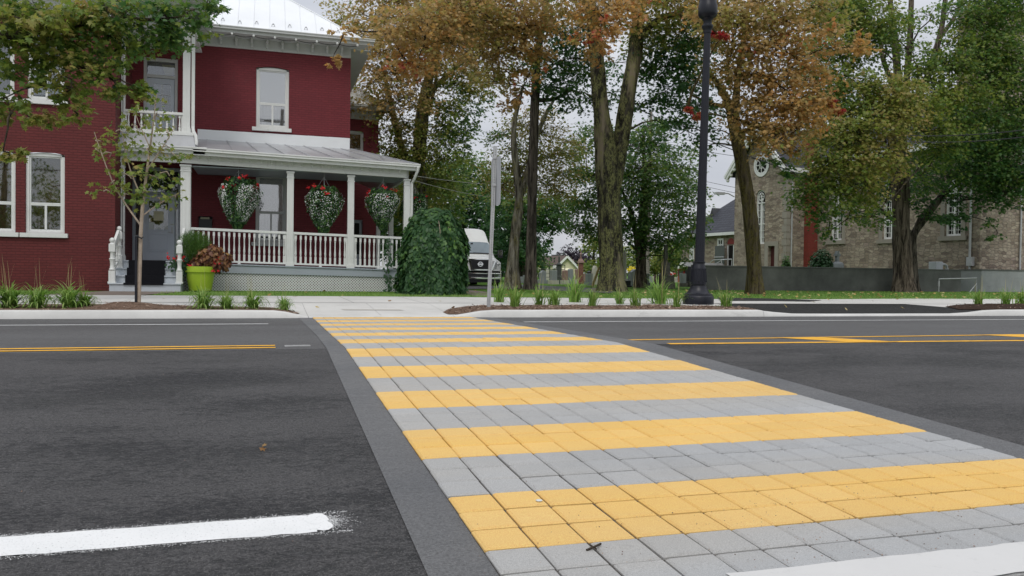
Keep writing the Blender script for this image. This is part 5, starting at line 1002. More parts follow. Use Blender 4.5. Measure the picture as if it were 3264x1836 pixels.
# --- weeping shrub by the porch corner
ps = gnd(1377, 938); sb = thing('weeping_shrub', 'dense dark green weeping mulberry shrub by the porch corner', 'shrub', ps)
C, N_, A, S, T = [], [], [], [], []
H_, W_ = 2.42, .95
def shrub_r(h): return W_*(1.06-.10*h if h < .55 else 1.005*math.sqrt(max(.02, 1-((h-.5)/.56)**2)))
for i in range(15500):
    h = rnd.random()**.9; a = rnd.random()*6.283; lump = 1+.09*math.sin(3*a+3*h)*h+.07*math.sin(7*a-5*h)+.04*math.sin(15*a+8*h); r = shrub_r(h)*lump*(1-.16*rnd.random()**2)
    if h > .80 and rnd.random() < .75: r *= rnd.random()**.5; lift = .10*math.cos(min(1.5, r/W_*1.5))
    else: lift = 0
    C.append((ps.x+r*math.cos(a), ps.y+r*math.sin(a), ps.z+h*H_+lift+rnd.gauss(0, .04))); N_.append((math.cos(a)+rnd.gauss(0,.35), math.sin(a)+rnd.gauss(0,.35), .35+rnd.gauss(0,.3)+.8*(h > .85)))
    A.append((rnd.gauss(0,.35)+.15*math.cos(a), rnd.gauss(0,.35)+.15*math.sin(a), -1)); S.append(.085+.075*rnd.random()); T.append(.42+rnd.gauss(0,.14)+(.42 if (abs(a-5.25) < .12 and .55 < h < .92 and rnd.random() < .6) else 0)+(.12*max(0, h-.6)))
for k in range(46):     # stray shoots
    a = rnd.random()*6.283; h = .35+.6*rnd.random(); r = shrub_r(h)*.97; p0 = Vector((ps.x+r*math.cos(a), ps.y+r*math.sin(a), ps.z+h*H_))
    for m_ in range(9):
        t_ = m_/9; C.append(p0+Vector((math.cos(a)*.20*t_, math.sin(a)*.20*t_, .16*t_-.32*t_*t_))+Vector((rnd.gauss(0,.025), rnd.gauss(0,.025), rnd.gauss(0,.02)))); N_.append((math.cos(a)+rnd.gauss(0,.5), math.sin(a)+rnd.gauss(0,.5), .6)); A.append((rnd.gauss(0,.5), rnd.gauss(0,.5), -1)); S.append(.07+.05*rnd.random()); T.append(.6+rnd.gauss(0,.12))
leafmesh('foliage', sb, M['shrub_leaf'], C, N_, A, S, T, HEART)
b = MB(); b.tube([ps-Vector((0,0,.1)), ps+Vector((.02,0,1.1)), ps+Vector((0,0,2.0))], [.09, .08, .07], 10)
for i in range(16):
    a = i*.39+.1; pts = [ps+Vector((0,0,2.0))]
    for t in np.linspace(.1, 1, 8): pts.append(ps+Vector((math.cos(a)*W_*.86*min(1, t*1.6), math.sin(a)*W_*.86*min(1, t*1.6), 1.88+.33*math.sin(math.pi*min(1, t*1.4))**1-1.3*max(0, t-.5))))
    b.tube(pts, [.013-.0009*k for k in range(9)], 5)
b.build('stems', M['bark_young'], sb, smooth=True)
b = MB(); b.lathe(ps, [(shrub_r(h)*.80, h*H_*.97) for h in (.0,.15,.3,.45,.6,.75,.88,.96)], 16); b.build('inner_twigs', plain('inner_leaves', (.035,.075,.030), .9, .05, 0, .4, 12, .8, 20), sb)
# vine on the lattice
vn = thing('climbing_vine', 'thin climbing vine trailing over the porch lattice beside the weeping shrub', 'vine', (3.75, 25.9, .33))
C, N_, A, S, T = [], [], [], [], []
b = MB(); pts = [Vector((3.72+.05*math.sin(k*1.3), 25.86, .35+k*.16)) for k in range(11)]; b.tube(pts, .008, 5); b.build('stem', M['twig'], vn)
for p in pts:
    for _ in range(9): C.append(p+Vector((rnd.gauss(0,.05), -.03+rnd.gauss(0,.02), rnd.gauss(0,.06)))); N_.append((rnd.gauss(0,.4), -1, .4)); A.append((rnd.gauss(0,.5), -.2, -1)); S.append(.06+.05*rnd.random()); T.append(.3+rnd.gauss(0,.1))
leafmesh('foliage', vn, M['shrub_leaf'], C, N_, A, S, T, HEART)
# --- kerb-side grasses and day lilies
def clump(seed, n, h, spread, tintr, seeds=0, bend=.5, w_=.013):
    q = random.Random(seed); v, f, t = [], [], []
    def blade(a, L_, lean, w0, tt, curl):
        b0 = len(v); k = 7; x0, y0_ = q.gauss(0, .045), q.gauss(0, .045)
        for i in range(k+1):
            s = i/k; ang = lean+curl*s*s; rr = 0; zz = 0
            for j in range(6):
                u = s*(j+.5)/6; an = lean+curl*u*u; rr += math.sin(an)*L_*s/6; zz += math.cos(an)*L_*s/6
            ww = w0*(1-s**2.2)+.0008; ca, sa = math.cos(a), math.sin(a); px_, py2 = x0+rr*ca, y0_+rr*sa
            v.extend([(px_-ww*sa, py2+ww*ca, max(zz, .005)), (px_+ww*sa, py2-ww*ca, max(zz, .005))])
        for i in range(k): f.append((b0+2*i, b0+2*i+1, b0+2*i+3, b0+2*i+2)); t.append(tt)
    for i in range(n):
        blade(q.random()*6.283, h*(.55+.55*q.random()), abs(q.gauss(0, .22))*spread, w_*(.6+.6*q.random()), min(.98, max(0, q.uniform(*tintr))), bend*(.4+1.5*q.random()))
    for i in range(seeds): blade(q.random()*6.283, h*(1.25+.35*q.random()), abs(q.gauss(0, .14)), .0045, .97, .25*q.random())
    me = bpy.data.meshes.new('blades'); me.from_pydata(v, [], f); me.materials.append(M['blade']); a = me.attributes.new('tint', 'FLOAT', 'FACE'); a.data.foreach_set('value', t); return me
GR = [clump(s, 66, .49, 1.5, (.2, .8), 3, 1.1, .011) for s in (1, 2, 3, 4)]; DL = [clump(s, 190, .60, 2.5, (.2, .85), 5, 2.0, .015) for s in (11, 12, 13)]
grass_spots = [(1594,966,'first grass clump right of the perforated sign pole'),(1640,980,'bushy grass clump, second right of the perforated sign pole'),(1718,975,'third grass clump right of the perforated sign pole'),(1763,976,'narrow grass clump, fourth right of the perforated sign pole, in front of the straight dark trunk'),(1835,966,'tallest dark grass clump between the straight dark trunk and the thick forked trunk'),(1888,978,'grass clump just left of the thick forked trunk'),(1975,972,'low grass clump straight below the thick forked trunk'),(2022,978,'grass clump just right of the thick forked trunk'),(2100,972,'tall seeding grass clump in front of the old column monument'),(2156,981,'grass clump touching the left side of the lamp post base'),(2312,980,'single grass clump right of the lamp post base'),(3118,974,'first small grass clump in the far right kerb bed'),(3205,974,'thin faded grass clump, second in the far right kerb bed'),(3254,972,'last grass clump in the far right kerb bed')]
for i, (px, py, lab) in enumerate(grass_spots):
    p = gnd(px, py); k = {4: 1.35, 8: 1.45, 1: 1.15, 6: .8}.get(i, 1.0)*(p.y/16.5)
    t = thing('ornamental_grass', lab, 'grass', (p.x, p.y, bedz(p.x, p.y)), 'ornamental grasses in the kerb beds', rz=i*1.7); t.scale = (k, k, k)
    link_mesh('blades', GR[i % 4], t)
for i, (px, py, lab, k) in enumerate([(-40,983,'day lily clump at the left picture edge',.95),(25,982,'broad day lily clump, leftmost whole one in the left kerb bed',1.0),(115,983,'day lily clump between two others before the brick wing',.95),(215,984,'day lily clump nearest the wood chip mound, left of the young maple',1.0),(265,982,'small day lily tuft at the mulch mound',.7),(645,985,'large day lily clump below the lime green pot',.9),(720,986,'middle day lily clump before the porch lattice',.72),(805,986,'right day lily clump before the porch lattice',.8),(905,985,'small lone day lily tuft near the tip of the left kerb bed',.62)]):
    p = gnd(px, py); t = thing('day_lily', lab, 'plant', (p.x, p.y+.1, bedz(p.x, p.y)), 'day lilies in the left kerb bed', rz=i*2.1); t.scale = (k, k, k); link_mesh('blades', DL[i % 3], t)
# --- lime pot with mixed planting
pp = Vector((-1.80, 25.25, .35)); pot = thing('flower_pot', 'tall lime green flower pot with wispy green and bronze plants by the front steps', 'planter', pp)
b = MB(); b.lathe(pp, [(.30,0),(.31,.02),(.40,.52),(.41,.53),(.44,.53),(.46,.68),(.46,.695),(.42,.695),(.41,.62)], 36); b.build('pot', M['lime'], pot, smooth=True, angle=30)
b = MB(); b.lathe(pp, [(.405,.60),(.40,.63)], 20); b.build('soil', M['soil'], pot)
C, N_, A, S, T = [], [], [], [], []
for i in range(9000):
    u = Vector((rnd.gauss(0,1), rnd.gauss(0,1), rnd.gauss(0,1))).normalized()*rnd.random()**.4
    C.append(pp+Vector((-.18+u.x*.46, .02+u.y*.36, 1.18+u.z*.52))); N_.append((rnd.gauss(0,1), rnd.gauss(0,1), rnd.gauss(0,.6))); A.append((u.x+rnd.gauss(0,.3), u.y+rnd.gauss(0,.3), .9)); S.append(.10+.06*rnd.random()); T.append(.0+.30*rnd.random())
leafmesh('wispy_foliage', pot, M['blade'], C, N_, A, S, T, (np.array([(-.03,0),(.03,0),(0,1)]), None), fold=0)
C, N_, A, S, T = [], [], [], [], []
lumps = [(.30,.98,.34),(.05,.85,.26),(.62,.95,.22),(.52,.78,.26),(.34,1.16,.22),(-.12,.78,.18),(.16,1.0,.3)]
for i in range(1700):
    lx, lz, lr = lumps[i % 7]; u = Vector((rnd.gauss(0,1), rnd.gauss(0,1), rnd.gauss(0,1))).normalized(); u = u*(.55+.5*rnd.random())
    C.append(pp+Vector((lx+u.x*lr*1.15, -.12+u.y*lr, lz+u.z*lr*.9))); N_.append((u.x+rnd.gauss(0,.3), u.y-.4+rnd.gauss(0,.3), u.z+.5)); A.append((u.x, u.y, -.6)); S.append(.07+.06*rnd.random()); T.append(rnd.random())
leafmesh('bronze_foliage', pot, M['coleus'], C, N_, A, S, T, HEART)
C, N_, A, S, T = [], [], [], [], []
for cx, cz, n in ((-.62,.86,14),(-.74,.92,7),(-.58,.98,5),(.58,.80,12),(.62,.95,8),(.52,.58,8),(-1.02,.92,8),(-.35,.72,6)):
    for _ in range(n): C.append(pp+Vector((cx*.8+rnd.gauss(0,.05), -.33+rnd.gauss(0,.04), cz+rnd.gauss(0,.04)))); N_.append((rnd.gauss(0,.5), -1, .5)); A.append((rnd.gauss(0,1), 0, 1)); S.append(.05+.03*rnd.random()); T.append(.5)
leafmesh('red_flowers', pot, M['red_flower'], C, N_, A, S, T, PETAL, kind='stuff')
C, N_, A, S, T = [], [], [], [], []
for i in range(160):
    C.append(pp+Vector((-.52+rnd.gauss(0,.12), -.2+rnd.gauss(0,.1), .75+rnd.gauss(0,.12)))); N_.append((rnd.gauss(0,.4), -1, .4)); A.append((rnd.gauss(0,.6), 0, -1)); S.append(.09); T.append(.2)
leafmesh('trailing_foliage', pot, M['shrub_leaf'], C, N_, A, S, T, HEART)
# --- hanging baskets
def basket(x, y, ztop, zc, r, zb, label, white, split=False, seed=0):
    q = random.Random(seed); t = thing('hanging_basket', label, 'flower basket', (x, y, ztop), 'flower baskets hanging from the porch roof')
    b = MB()
    for dx, dy in ((0,0),(.10,.05),(-.10,.05),(0,-.1)): b.tube([(x, y, ztop), (x, y, ztop-.12), (x+dx*2, y+dy*2, zc+.42)], .006, 4)
    b.build('hanger', M['steel'], t); b = MB(); b.lathe((x, y, zc+.15), [(.10,0),(.19,.12),(.22,.28),(.22,.30)], 14); b.build('bowl', M['black'], t, smooth=True)
    def surf():
        h = q.random(); z = zc+.48-(zc+.48-zb)*h; a = q.random()*6.283
        rad = r*(.72+1.1*h if h < .25 else 1.0*(1-((h-.25)/.80)**(1.55+.1*(seed % 3)))+.05)*(1+.14*math.sin(3*a+seed+2.5*h)+.10*math.sin(7*a+h*9))
        return h, a, z, rad
    C, N_, A, S, T = [], [], [], [], []
    for i in range(3600):
        h, a, z, rad = surf(); rad *= .72+.28*q.random()**.5; C.append((x+rad*math.cos(a), y+rad*math.sin(a)*.9, z)); N_.append((math.cos(a)+q.gauss(0,.5), math.sin(a)+q.gauss(0,.5), .3+q.gauss(0,.4))); A.append((q.gauss(0,.6), q.gauss(0,.6), -.8)); S.append(.05+.05*q.random()); T.append(.50+q.gauss(0,.2))
    leafmesh('foliage', t, M['shrub_leaf'], C, N_, A, S, T, OVAL)
    C, N_, A, S, T = [], [], [], [], []
    n = 0
    while n < white:
        h, a, z, rad = surf()
        if h < .14 or h > .88: continue
        if split and abs(((a+math.pi/2+.25+math.pi) % (2*math.pi))-math.pi) < .22*(1+.5*math.sin(9*h)): continue
        rad *= 1.0+.03*q.random(); C.append((x+rad*math.cos(a), y+rad*math.sin(a)*.9, z)); N_.append((math.cos(a)+q.gauss(0,.3), math.sin(a)+q.gauss(0,.3), .35)); A.append((q.gauss(0,1), q.gauss(0,1), q.gauss(0,1))); S.append(.022+.014*q.random()); T.append(.5); n += 1
    leafmesh('white_flowers', t, M['white_flower'], C, N_, A, S, T, PETAL, kind='stuff')
    C, N_, A, S, T = [], [], [], [], []
    for k in range(11):
        a = q.random()*6.283; rr = r*(.55+.55*q.random()); zz = zc+.30+.34*q.random()-.18*(rr/r)
        for _ in range(9): C.append((x+rr*math.cos(a)+q.gauss(0,.035), y+rr*math.sin(a)*.8+q.gauss(0,.035), zz+q.gauss(0,.03))); N_.append((q.gauss(0,.6), -.7+q.gauss(0,.4), .5)); A.append((q.gauss(0,1), 0, 1)); S.append(.045+.035*q.random()); T.append(.5)
    leafmesh('red_flowers', t, M['red_flower'], C, N_, A, S, T, PETAL, kind='stuff'); return t
basket(-.80, 26.2, 4.08, 3.28, .56, 2.24, 'leftmost hanging basket, heaped with white flowers in two bunches under red blooms', 3200, True, 1)
basket(1.74, 26.2, 4.02, 3.15, .50, 2.16, 'hanging basket between the second and third porch posts, mostly green with fine white flowers', 1300, False, 2)
basket(3.58, 26.2, 3.98, 3.15, .47, 2.35, 'hanging basket by the right corner post, green and white with wide red blooms', 1700, False, 3)
basket(4.85, 27.6, 3.95, 3.15, .42, 2.3, 'hanging basket half hidden behind the corner porch post and downpipe', 700, False, 4)
# ================================================================== street furniture
lp = gnd(2225, 974); lp.z = .30
lamp = thing('street_lamp', 'tall blue-black fluted street lamp with ornate cast base in the kerb bed', 'street lamp', lp)
b = MB(); b.box(lp.x-.46, lp.x+.60, lp.y-.42, lp.y+.42, .2, .30); b.build('footing', M['concrete'], lamp, bevel=.01)
Zk = 19.0/1000  # metres per thousand
b = MB(); K_ = .735; prof = [(r*K_, z*K_) for r, z in [(.49,0),(.495,.02),(.495,.24),(.48,.27),(.45,.29),(.445,.33),(.40,.35),(.36,.38),(.30,.47),(.265,.54),(.25,.60)]]
b.lathe(lp, prof, 32); b.build('base_bell', M['lamp_black'], lamp, smooth=True, angle=35)
b = MB(); b.lathe(lp, [(r*K_*.76, z*K_) for r, z in [(.30,.60),(.30,.64),(.335,.645),(.335,.69),(.335,.70),(.295,1.15),(.29,1.19),(.275,1.21),(.275,1.25),(.25,1.28),(.25,1.32),(.285,1.35),(.285,1.375),(.19,1.385)]], 32)
o = b.build('base_barrel', M['lamp_black'], lamp, smooth=True, angle=35)
q = MB()
for i in range(12):
    a = i*math.pi/6+.1
    for s in (-.055, .055):
        p0 = Vector((lp.x+.187*math.cos(a+s*2.6), lp.y+.187*math.sin(a+s*2.6), lp.z+.545)); p1 = Vector((lp.x+.167*math.cos(a+s*2.6), lp.y+.167*math.sin(a+s*2.6), lp.z+.82)); q.tube([p0, p1], .009, 5)
    m = Vector((lp.x+.166*math.cos(a), lp.y+.166*math.sin(a), lp.z+.835)); q.ball(m, .016, 6); m = Vector((lp.x+.188*math.cos(a), lp.y+.188*math.sin(a), lp.z+.54)); q.ball(m, .018, 6)
q.build('barrel_ribs', M['lamp_black'], o, smooth=True)
top = at(2255, 100, lp.y); hs_ = top.z-lp.z; b = MB(); k = 48; vs = []; n_ = 12
levels = [1.0, 2.5, 4.0, 5.5, hs_]; lean = (top.x-lp.x)
for z in levels:
    t = (z-1.0)/(hs_-1.0); r = .118-.040*t
    for j in range(k):
        a = 2*math.pi*j/k; rr = r*(1-.09*(1-abs(math.sin(a*n_/2))**.7)); vs.append((lp.x+lean*z/hs_+rr*math.cos(a), lp.y+rr*math.sin(a), lp.z+z))
b.add(vs, [(i*k+j, i*k+(j+1) % k, (i+1)*k+(j+1) % k, (i+1)*k+j) for i in range(4) for j in range(k)]); b.build('fluted_shaft', M['lamp_black'], lamp, smooth=True, angle=25)
b = MB(); tp = (top.x, top.y, top.z); b.lathe(tp, [(.088,-.05),(.095,0),(.095,.03),(.125,.08),(.135,.11),(.13,.14),(.10,.16),(.10,.24),(.14,.30)], 24); b.build('capital', M['lamp_black'], lamp, smooth=True, angle=35)
b = MB(); b.lathe(tp, [(.14,.30),(.20,.34),(.225,.40),(.225,.60),(.20,.66),(.20,.95),(.23,1.0)], 20); b.build('lantern', M['lamp_black'], lamp, smooth=True, angle=35); b = MB(); b.lathe(tp, [(.28,1.65),(.33,1.7),(.31,1.8),(.18,1.92),(.05,2.0),(.04,2.12),(.01,2.16)], 20); hd = b.build('lantern_cap', M['lamp_black'], lamp, smooth=True, angle=35)
b = MB(); b.lathe(tp, [(.20,1.0),(.26,1.25),(.27,1.5),(.25,1.65)], 20); b.build('globe', M['lamp_glass'], hd, smooth=True)
# perforated sign pole with the sign seen from the edge
sp = gnd(1557, 982); sp.z = .26
pole = thing('sign_pole', 'perforated galvanised steel post carrying a street sign seen edge-on from behind', 'sign post', sp)
tpp = at(1579, 464, sp.y); 
def perforated():
    b = MB(); H = tpp.z-sp.z; dx = (tpp.x-sp.x); w2 = .032; hw = .0085; pitch = .0508; n = int(H/pitch)
    fx = lambda z: sp.x+dx*z/H; y0 = sp.y-w2
    def quad(x0, x1, za, zb): b.add([(fx(za)+x0, y0, sp.z+za), (fx(za)+x1, y0, sp.z+za), (fx(zb)+x1, y0, sp.z+zb), (fx(zb)+x0, y0, sp.z+zb)], [(0,1,2,3)])
    for i in range(n):
        z = i*pitch; m = z+pitch/2
        quad(-w2, -hw, z, z+pitch); quad(hw, w2, z, z+pitch); quad(-hw, hw, z, m-hw); quad(-hw, hw, m+hw, z+pitch)
    zt = n*pitch
    for s in (-1, 1): b.add([(fx(0)+s*w2, y0, sp.z), (fx(zt)+s*w2, y0, sp.z+zt), (fx(zt)+s*w2, y0+2*w2, sp.z+zt), (fx(0)+s*w2, y0+2*w2, sp.z)], [(0,1,2,3)])
    b.add([(fx(0)-w2, y0+2*w2, sp.z), (fx(0)+w2, y0+2*w2, sp.z), (fx(zt)+w2, y0+2*w2, sp.z+zt), (fx(zt)-w2, y0+2*w2, sp.z+zt)], [(0,1,2,3)])
    return b.build('post', M['steel'], pole)
perforated()
b = MB(); H = tpp.z-sp.z; b.box(sp.x+.0, sp.x+.001, sp.y-.001, sp.y, sp.z, sp.z+.01)
w1 = atd(1566, 600, 1); a0 = at(1567, 600, sp.y); 
# sign blade: stands edge-on, turned a little towards us, its face to the traffic
def blade(name, cx, y0, ang, wid, z0, z1, off, r=.06):
    q = MB(); d = Vector((math.cos(ang), math.sin(ang), 0)); nrm = Vector((-d.y, d.x, 0))*.004; c = Vector((cx, y0, 0)); pts = []
    for sx_, zz in ((0,z0+r),(0,z0),(r,z0)): pass
    def cor(u, z): return c+d*(u-off)+Vector((0,0,z))
    for (u, z, a0_) in ((wid-r, z0+r, -90), (wid-r, z1-r, 0), (r, z1-r, 90), (r, z0+r, 180)):
        for k_ in range(5): a_ = R(a0_+k_*22.5); pts.append(cor(u+r*math.cos(a_), z+r*math.sin(a_)))
    q.prism(pts, nrm); return q.build(name, M['sign_back'], pole)
xs_at = sp.x+(tpp.x-sp.x)*.85
blade('sign_panel', xs_at+.035, sp.y+.0, R(-87), .60, 2.36, 3.34, .30)
b = MB(); b.box(xs_at-.05, xs_at+.03, sp.y-.05, sp.y-.033, 2.75, 2.79); b.box(xs_at-.05, xs_at+.03, sp.y-.05, sp.y-.033, 3.3, 3.34); b.build('bracket', M['steel'], pole)
# ================================================================== white high-roof van
vp = gnd(1529, 917); vp = Vector((at(1529, 917, 34.6).x, 34.6, .315))
van = thing('van', 'white high-roof cargo van parked nose-out on the driveway', 'van', vp)
def vpt(x, y, z): return (vp.x+x, vp.y+y, vp.z+z)
def ring(y, hw, z0, z1, tw, rz=.10, shoulder=None):
    """half-section: bottom width hw, top width tw"""
    sh = shoulder if shoulder else z0+.62*(z1-z0); pts = [(hw-.04, z0), (hw, z0+.12), (hw, sh), ((hw*.55+tw*.45), sh+.5*(z1-sh)), (tw, z1-rz), (tw-rz*.9, z1-.015), (tw*.45, z1+.012)]
    full = pts+[(-x, z) for x, z in reversed(pts)]; return [vpt(x, y, z) for x, z in full]
secs = [ring(.02, .93, .50, 1.17, .80, .05, 1.0), ring(.10, .98, .48, 1.25, .84, .06, 1.05), ring(.55, 1.0, .42, 1.34, .86, .07, 1.1), ring(1.02, 1.01, .38, 1.47, .88, .06, 1.2), ring(1.10, 1.01, .38, 1.52, .88, .05, 1.25), ring(1.72, 1.01, .36, 2.06, .86, .06, 1.35), ring(1.80, 1.01, .36, 2.12, .86, .07, 1.36), ring(2.25, 1.01, .36, 2.62, .80, .10, 1.37), ring(2.7, 1.01, .36, 2.70, .80, .14, 1.37), ring(4.4, 1.01, .36, 2.72, .80, .14, 1.37), ring(6.0, 1.01, .4, 2.70, .80, .14, 1.37), ring(6.15, .98, .5, 2.6, .78, .12, 1.37)]
b = MB(); n = len(secs[0]); b.add([p for s in secs for p in s], [(i*n+j, i*n+(j+1) % n, (i+1)*n+(j+1) % n, (i+1)*n+j) for i in range(len(secs)-1) for j in range(n)] + [tuple(range(n)), tuple((len(secs)-1)*n+j for j in range(n))])
b.build('body', M['van_white'], van, smooth=True, angle=38)
b = MB(); y0, y1, z0, z1 = 1.075, 1.74, 1.50, 2.06; g = lambda t: (y0+(y1-y0)*t-.035, z0+(z1-z0)*t)
pts = []
for t, hw in ((0.03,.84),(.15,.855),(.80,.82),(.93,.77),(.97,.4)): y, z = g(t); pts.append(vpt(hw, y, z+.012))
pts += [(2*vp.x-p[0], p[1], p[2]) for p in reversed(pts)]; b.prism(pts, (0, .02, -.012)); ws = b.build('windscreen', M['van_glass'], van)
b = MB(); b.tube([vpt(-.80, 1.03, 1.515), vpt(0, 1.02, 1.525), vpt(.80, 1.03, 1.515)], .022, 6); b.tube([vpt(.5, 1.01, 1.53), vpt(-.05, 1.02, 1.545)], .012, 5); b.build('wiper', M['black'], ws)
b = MB(); b.box(vp.x-.06, vp.x+.06, vp.y+1.52, vp.y+1.53, vp.z+1.95, vp.z+2.0); b.build('rear_view_mirror', M['black'], ws)
b = MB(); gx = [(-.52,1.22),(.52,1.22),(.42,.80),(.36,.77),(-.36,.77),(-.42,.80)]; b.prism([vpt(x, -.035, z) for x, z in gx], (0,.03,0)); gr = b.build('grille', M['black'], van, bevel=.005)
b = MB()
for i in range(4): b.box(vp.x-.33, vp.x+.33, vp.y-.040, vp.y-.036, vp.z+.84+i*.08, vp.z+.86+i*.08)
b.build('grille_bars', M['black'], gr)
for s in (-1, 1):
    b = MB(); b.prism([vpt(s*.54, -.06, 1.23), vpt(s*.46, -.06, 1.23), vpt(s*.35, -.06, .83), vpt(s*.41, -.06, .77)], (0,.035,0)); b.prism([vpt(s*.74, -.045, 1.2), vpt(s*.66, -.045, 1.2), vpt(s*.50, -.045, .78), vpt(s*.57, -.045, .76)], (0,.03,0)); b.build('chrome_strut', M['chrome'], gr, bevel=.004)
b = MB(); b.box(vp.x-.40, vp.x+.40, vp.y-.06, vp.y-.03, vp.z+.755, vp.z+.80); b.box(vp.x-.52, vp.x+.52, vp.y-.05, vp.y-.03, vp.z+1.215, vp.z+1.25); b.build('chrome_rim', M['chrome'], gr)
b = MB(); k = 24; vs = []
for r in (.082, .115):
    for j in range(k): a = 2*math.pi*j/k; vs.append(vpt(r*math.cos(a), -.075, 1.02+r*.95*math.sin(a)))
for r in (.082, .115):
    for j in range(k): a = 2*math.pi*j/k; vs.append(vpt(r*math.cos(a), -.05, 1.02+r*.95*math.sin(a)))
b.add(vs, [(j, (j+1) % k, k+(j+1) % k, k+j) for j in range(k)]+[(k+j, k+(j+1) % k, 3*k+(j+1) % k, 3*k+j) for j in range(k)]+[(j, 2*k+j, 2*k+(j+1) % k, (j+1) % k) for j in range(k)]); b.box(vp.x-.125, vp.x+.125, vp.y-.085, vp.y-.05, vp.z+.99, vp.z+1.05); b.build('badge', M['chrome'], gr)
for s in (-1, 1):
    b = MB(); b.prism([vpt(s*.72, -.012, 1.10), vpt(s*.985, .14, 1.12), vpt(s*.995, .16, .82), vpt(s*.70, -.012, .82)], (0,.03,0)); h = b.build('headlight', M['lamp_glass'], van, bevel=.006)
    b = MB(); b.ball(vpt(s*.84, .03, 1.03), .055, 8); b.ball(vpt(s*.90, .07, .91), .05, 8); b.build('reflector', M['chrome'], h, smooth=True)
b = MB(); b.prism([vpt(-.99, .02, .74), vpt(.99, .02, .74), vpt(.97, .02, .60), vpt(-.97, .02, .60)], (0,.1,0)); b.build('bumper_top', M['van_white'], van, bevel=.01)
b = MB(); b.box(vp.x-.95, vp.x+.95, vp.y-.10, vp.y+.10, vp.z+.585, vp.z+.645); b.box(vp.x-.95, vp.x+.95, vp.y-.10, vp.y+.10, vp.z+.36, vp.z+.455); bp_ = b.build('bumper', M['chrome'], van, bevel=.02)
for s in (-1, 1): b = MB(); b.prism([vpt(s*.66, -.105, .65), vpt(s*.99, .02, .65), vpt(s*.99, .02, .36), vpt(s*.62, -.105, .36)], (0,.08,0)); b.build('bumper_corner', plain('bumper_chrome_dark', (.28,.30,.31), .12, .5, .9, .05) if s < 0 else bpy.data.materials['bumper_chrome_dark'], bp_, bevel=.01)
b = MB(); b.box(vp.x-.66, vp.x+.66, vp.y-.07, vp.y+.05, vp.z+.456, vp.z+.584); b.box(vp.x-.93, vp.x+.93, vp.y+.05, vp.y+.6, vp.z+.22, vp.z+.38); b.build('lower_grille', M['black'], van)
for s in (-1, 1):
    for y in (.85, 4.7):
        b = MB(); b.xf = Matrix.Translation(vpt(s*.90, y, .39)) @ Matrix.Rotation(R(90), 4, 'Y'); b.lathe((0,0,0), [(.25,-.115),(.37,-.125),(.39,-.09),(.39,.09),(.37,.125),(.25,.115)], 28); wv_ = b.build('wheel', M['tyre'], van, smooth=True, angle=40)
        b = MB(); b.xf = Matrix.Translation(vpt(s*.90, y, .39)) @ Matrix.Rotation(R(90), 4, 'Y'); b.lathe((0,0,0), [(.05,-.10),(.24,-.10),(.24,.10),(.05,.10)], 20); b.build('rim', M['steel'], wv_)
for s in (-1, 1):
    b = MB(); b.tube([vpt(s*.96, 1.25, 1.45), vpt(s*1.18, 1.2, 1.5)], .018, 6); b.tube([vpt(s*.96, 1.25, 1.62), vpt(s*1.18, 1.2, 1.62)], .015, 6); b.box(vp.x+min(s*1.16, s*1.36), vp.x+max(s*1.16, s*1.36), vp.y+1.14, vp.y+1.26, vp.z+1.33, vp.z+1.70); mr = b.build('mirror', M['black'], van, bevel=.03)
    b = MB(); b.box(vp.x+min(s*1.175, s*1.345), vp.x+max(s*1.175, s*1.345), vp.y+1.125, vp.y+1.139, vp.z+1.44, vp.z+1.68); b.build('chrome_cap', M['chrome'], mr, bevel=.004)
# ================================================================== cemetery
def stone_h(px, pyb, pyt, Z): return
def grave(px, pb, w_px, pt, shape, mat, label, basew=1.35, Z=None, basemat=None, yaw=0.25, name='gravestone', th=.22):
    p = gnd(px, pb)
    if Z: p = atd(px, pb, Z)
    d = (p-CAM).dot(_fw); s = d/FPX; w_ = w_px*s; h = (pb-pt)*s; t = thing(name, label, 'gravestone', (p.x, p.y, p.z), 'gravestones in the cemetery', rz=yaw)
    bh = min(.28*h, .3) if basew > 0 else 0; X, Y = p.x, p.y
    q = MB(); ww = w_/2/(basew if basew > 1 else 1)
    if shape == 'round': prof = [(-ww, bh), (ww, bh), (ww, h-ww*.45)] + [(ww*math.cos(a), h-ww*.45+ww*.45*math.sin(a)) for a in np.linspace(.2, math.pi-.2, 7)] + [(-ww, h-ww*.45)]
    elif shape == 'pointed': prof = [(-ww, bh), (ww, bh), (ww, h*.62)] + [(ww*.8, h*.85), (ww*.35, h*.98), (0, h), (-ww*.35, h*.98), (-ww*.8, h*.85)] + [(-ww, h*.62)]
    elif shape == 'serp': prof = [(-ww, bh), (ww, bh), (ww, h*.90), (ww*.6, h*.97), (ww*.1, h), (-ww*.4, h*.95), (-ww*.7, h*.86), (-ww, h*.84)]
    else: prof = [(-ww, bh), (ww, bh), (ww, h), (-ww, h)]
    q.prism([(X+x, Y-th/2, p.z+z-.03*(z == bh and bh == 0)) for x, z in prof], (0, th, 0)); q.build('slab', M[mat], t, bevel=.012)
    if bh: q = MB(); q.box(X-ww*basew, X+ww*basew, Y-th*.9, Y+th*.9, p.z-.04, p.z+bh-.002); q.build('plinth', M[basemat or mat], t, bevel=.012)
    return t
Zg = 50
grave(1729, 904, 26, 862, 'serp', 'granite_grey', 'grey gravestone with sloping shoulder, first right of the straight dark trunk', 1.3)
grave(1764, 906, 28, 861, 'slab', 'granite_grey', 'upright grey gravestone on rough pale base left of the dark cemetery column', 1.4, basemat='marble')
grave(1800, 906, 20, 861, 'round', 'granite_pink', 'pink rounded gravestone left of the tall grey one before the cream house', 1.3, basemat='marble')
grave(1818, 905, 15, 857, 'round', 'granite_grey', 'tall slim grey gravestone between two pink ones before the cream house', 1.0)
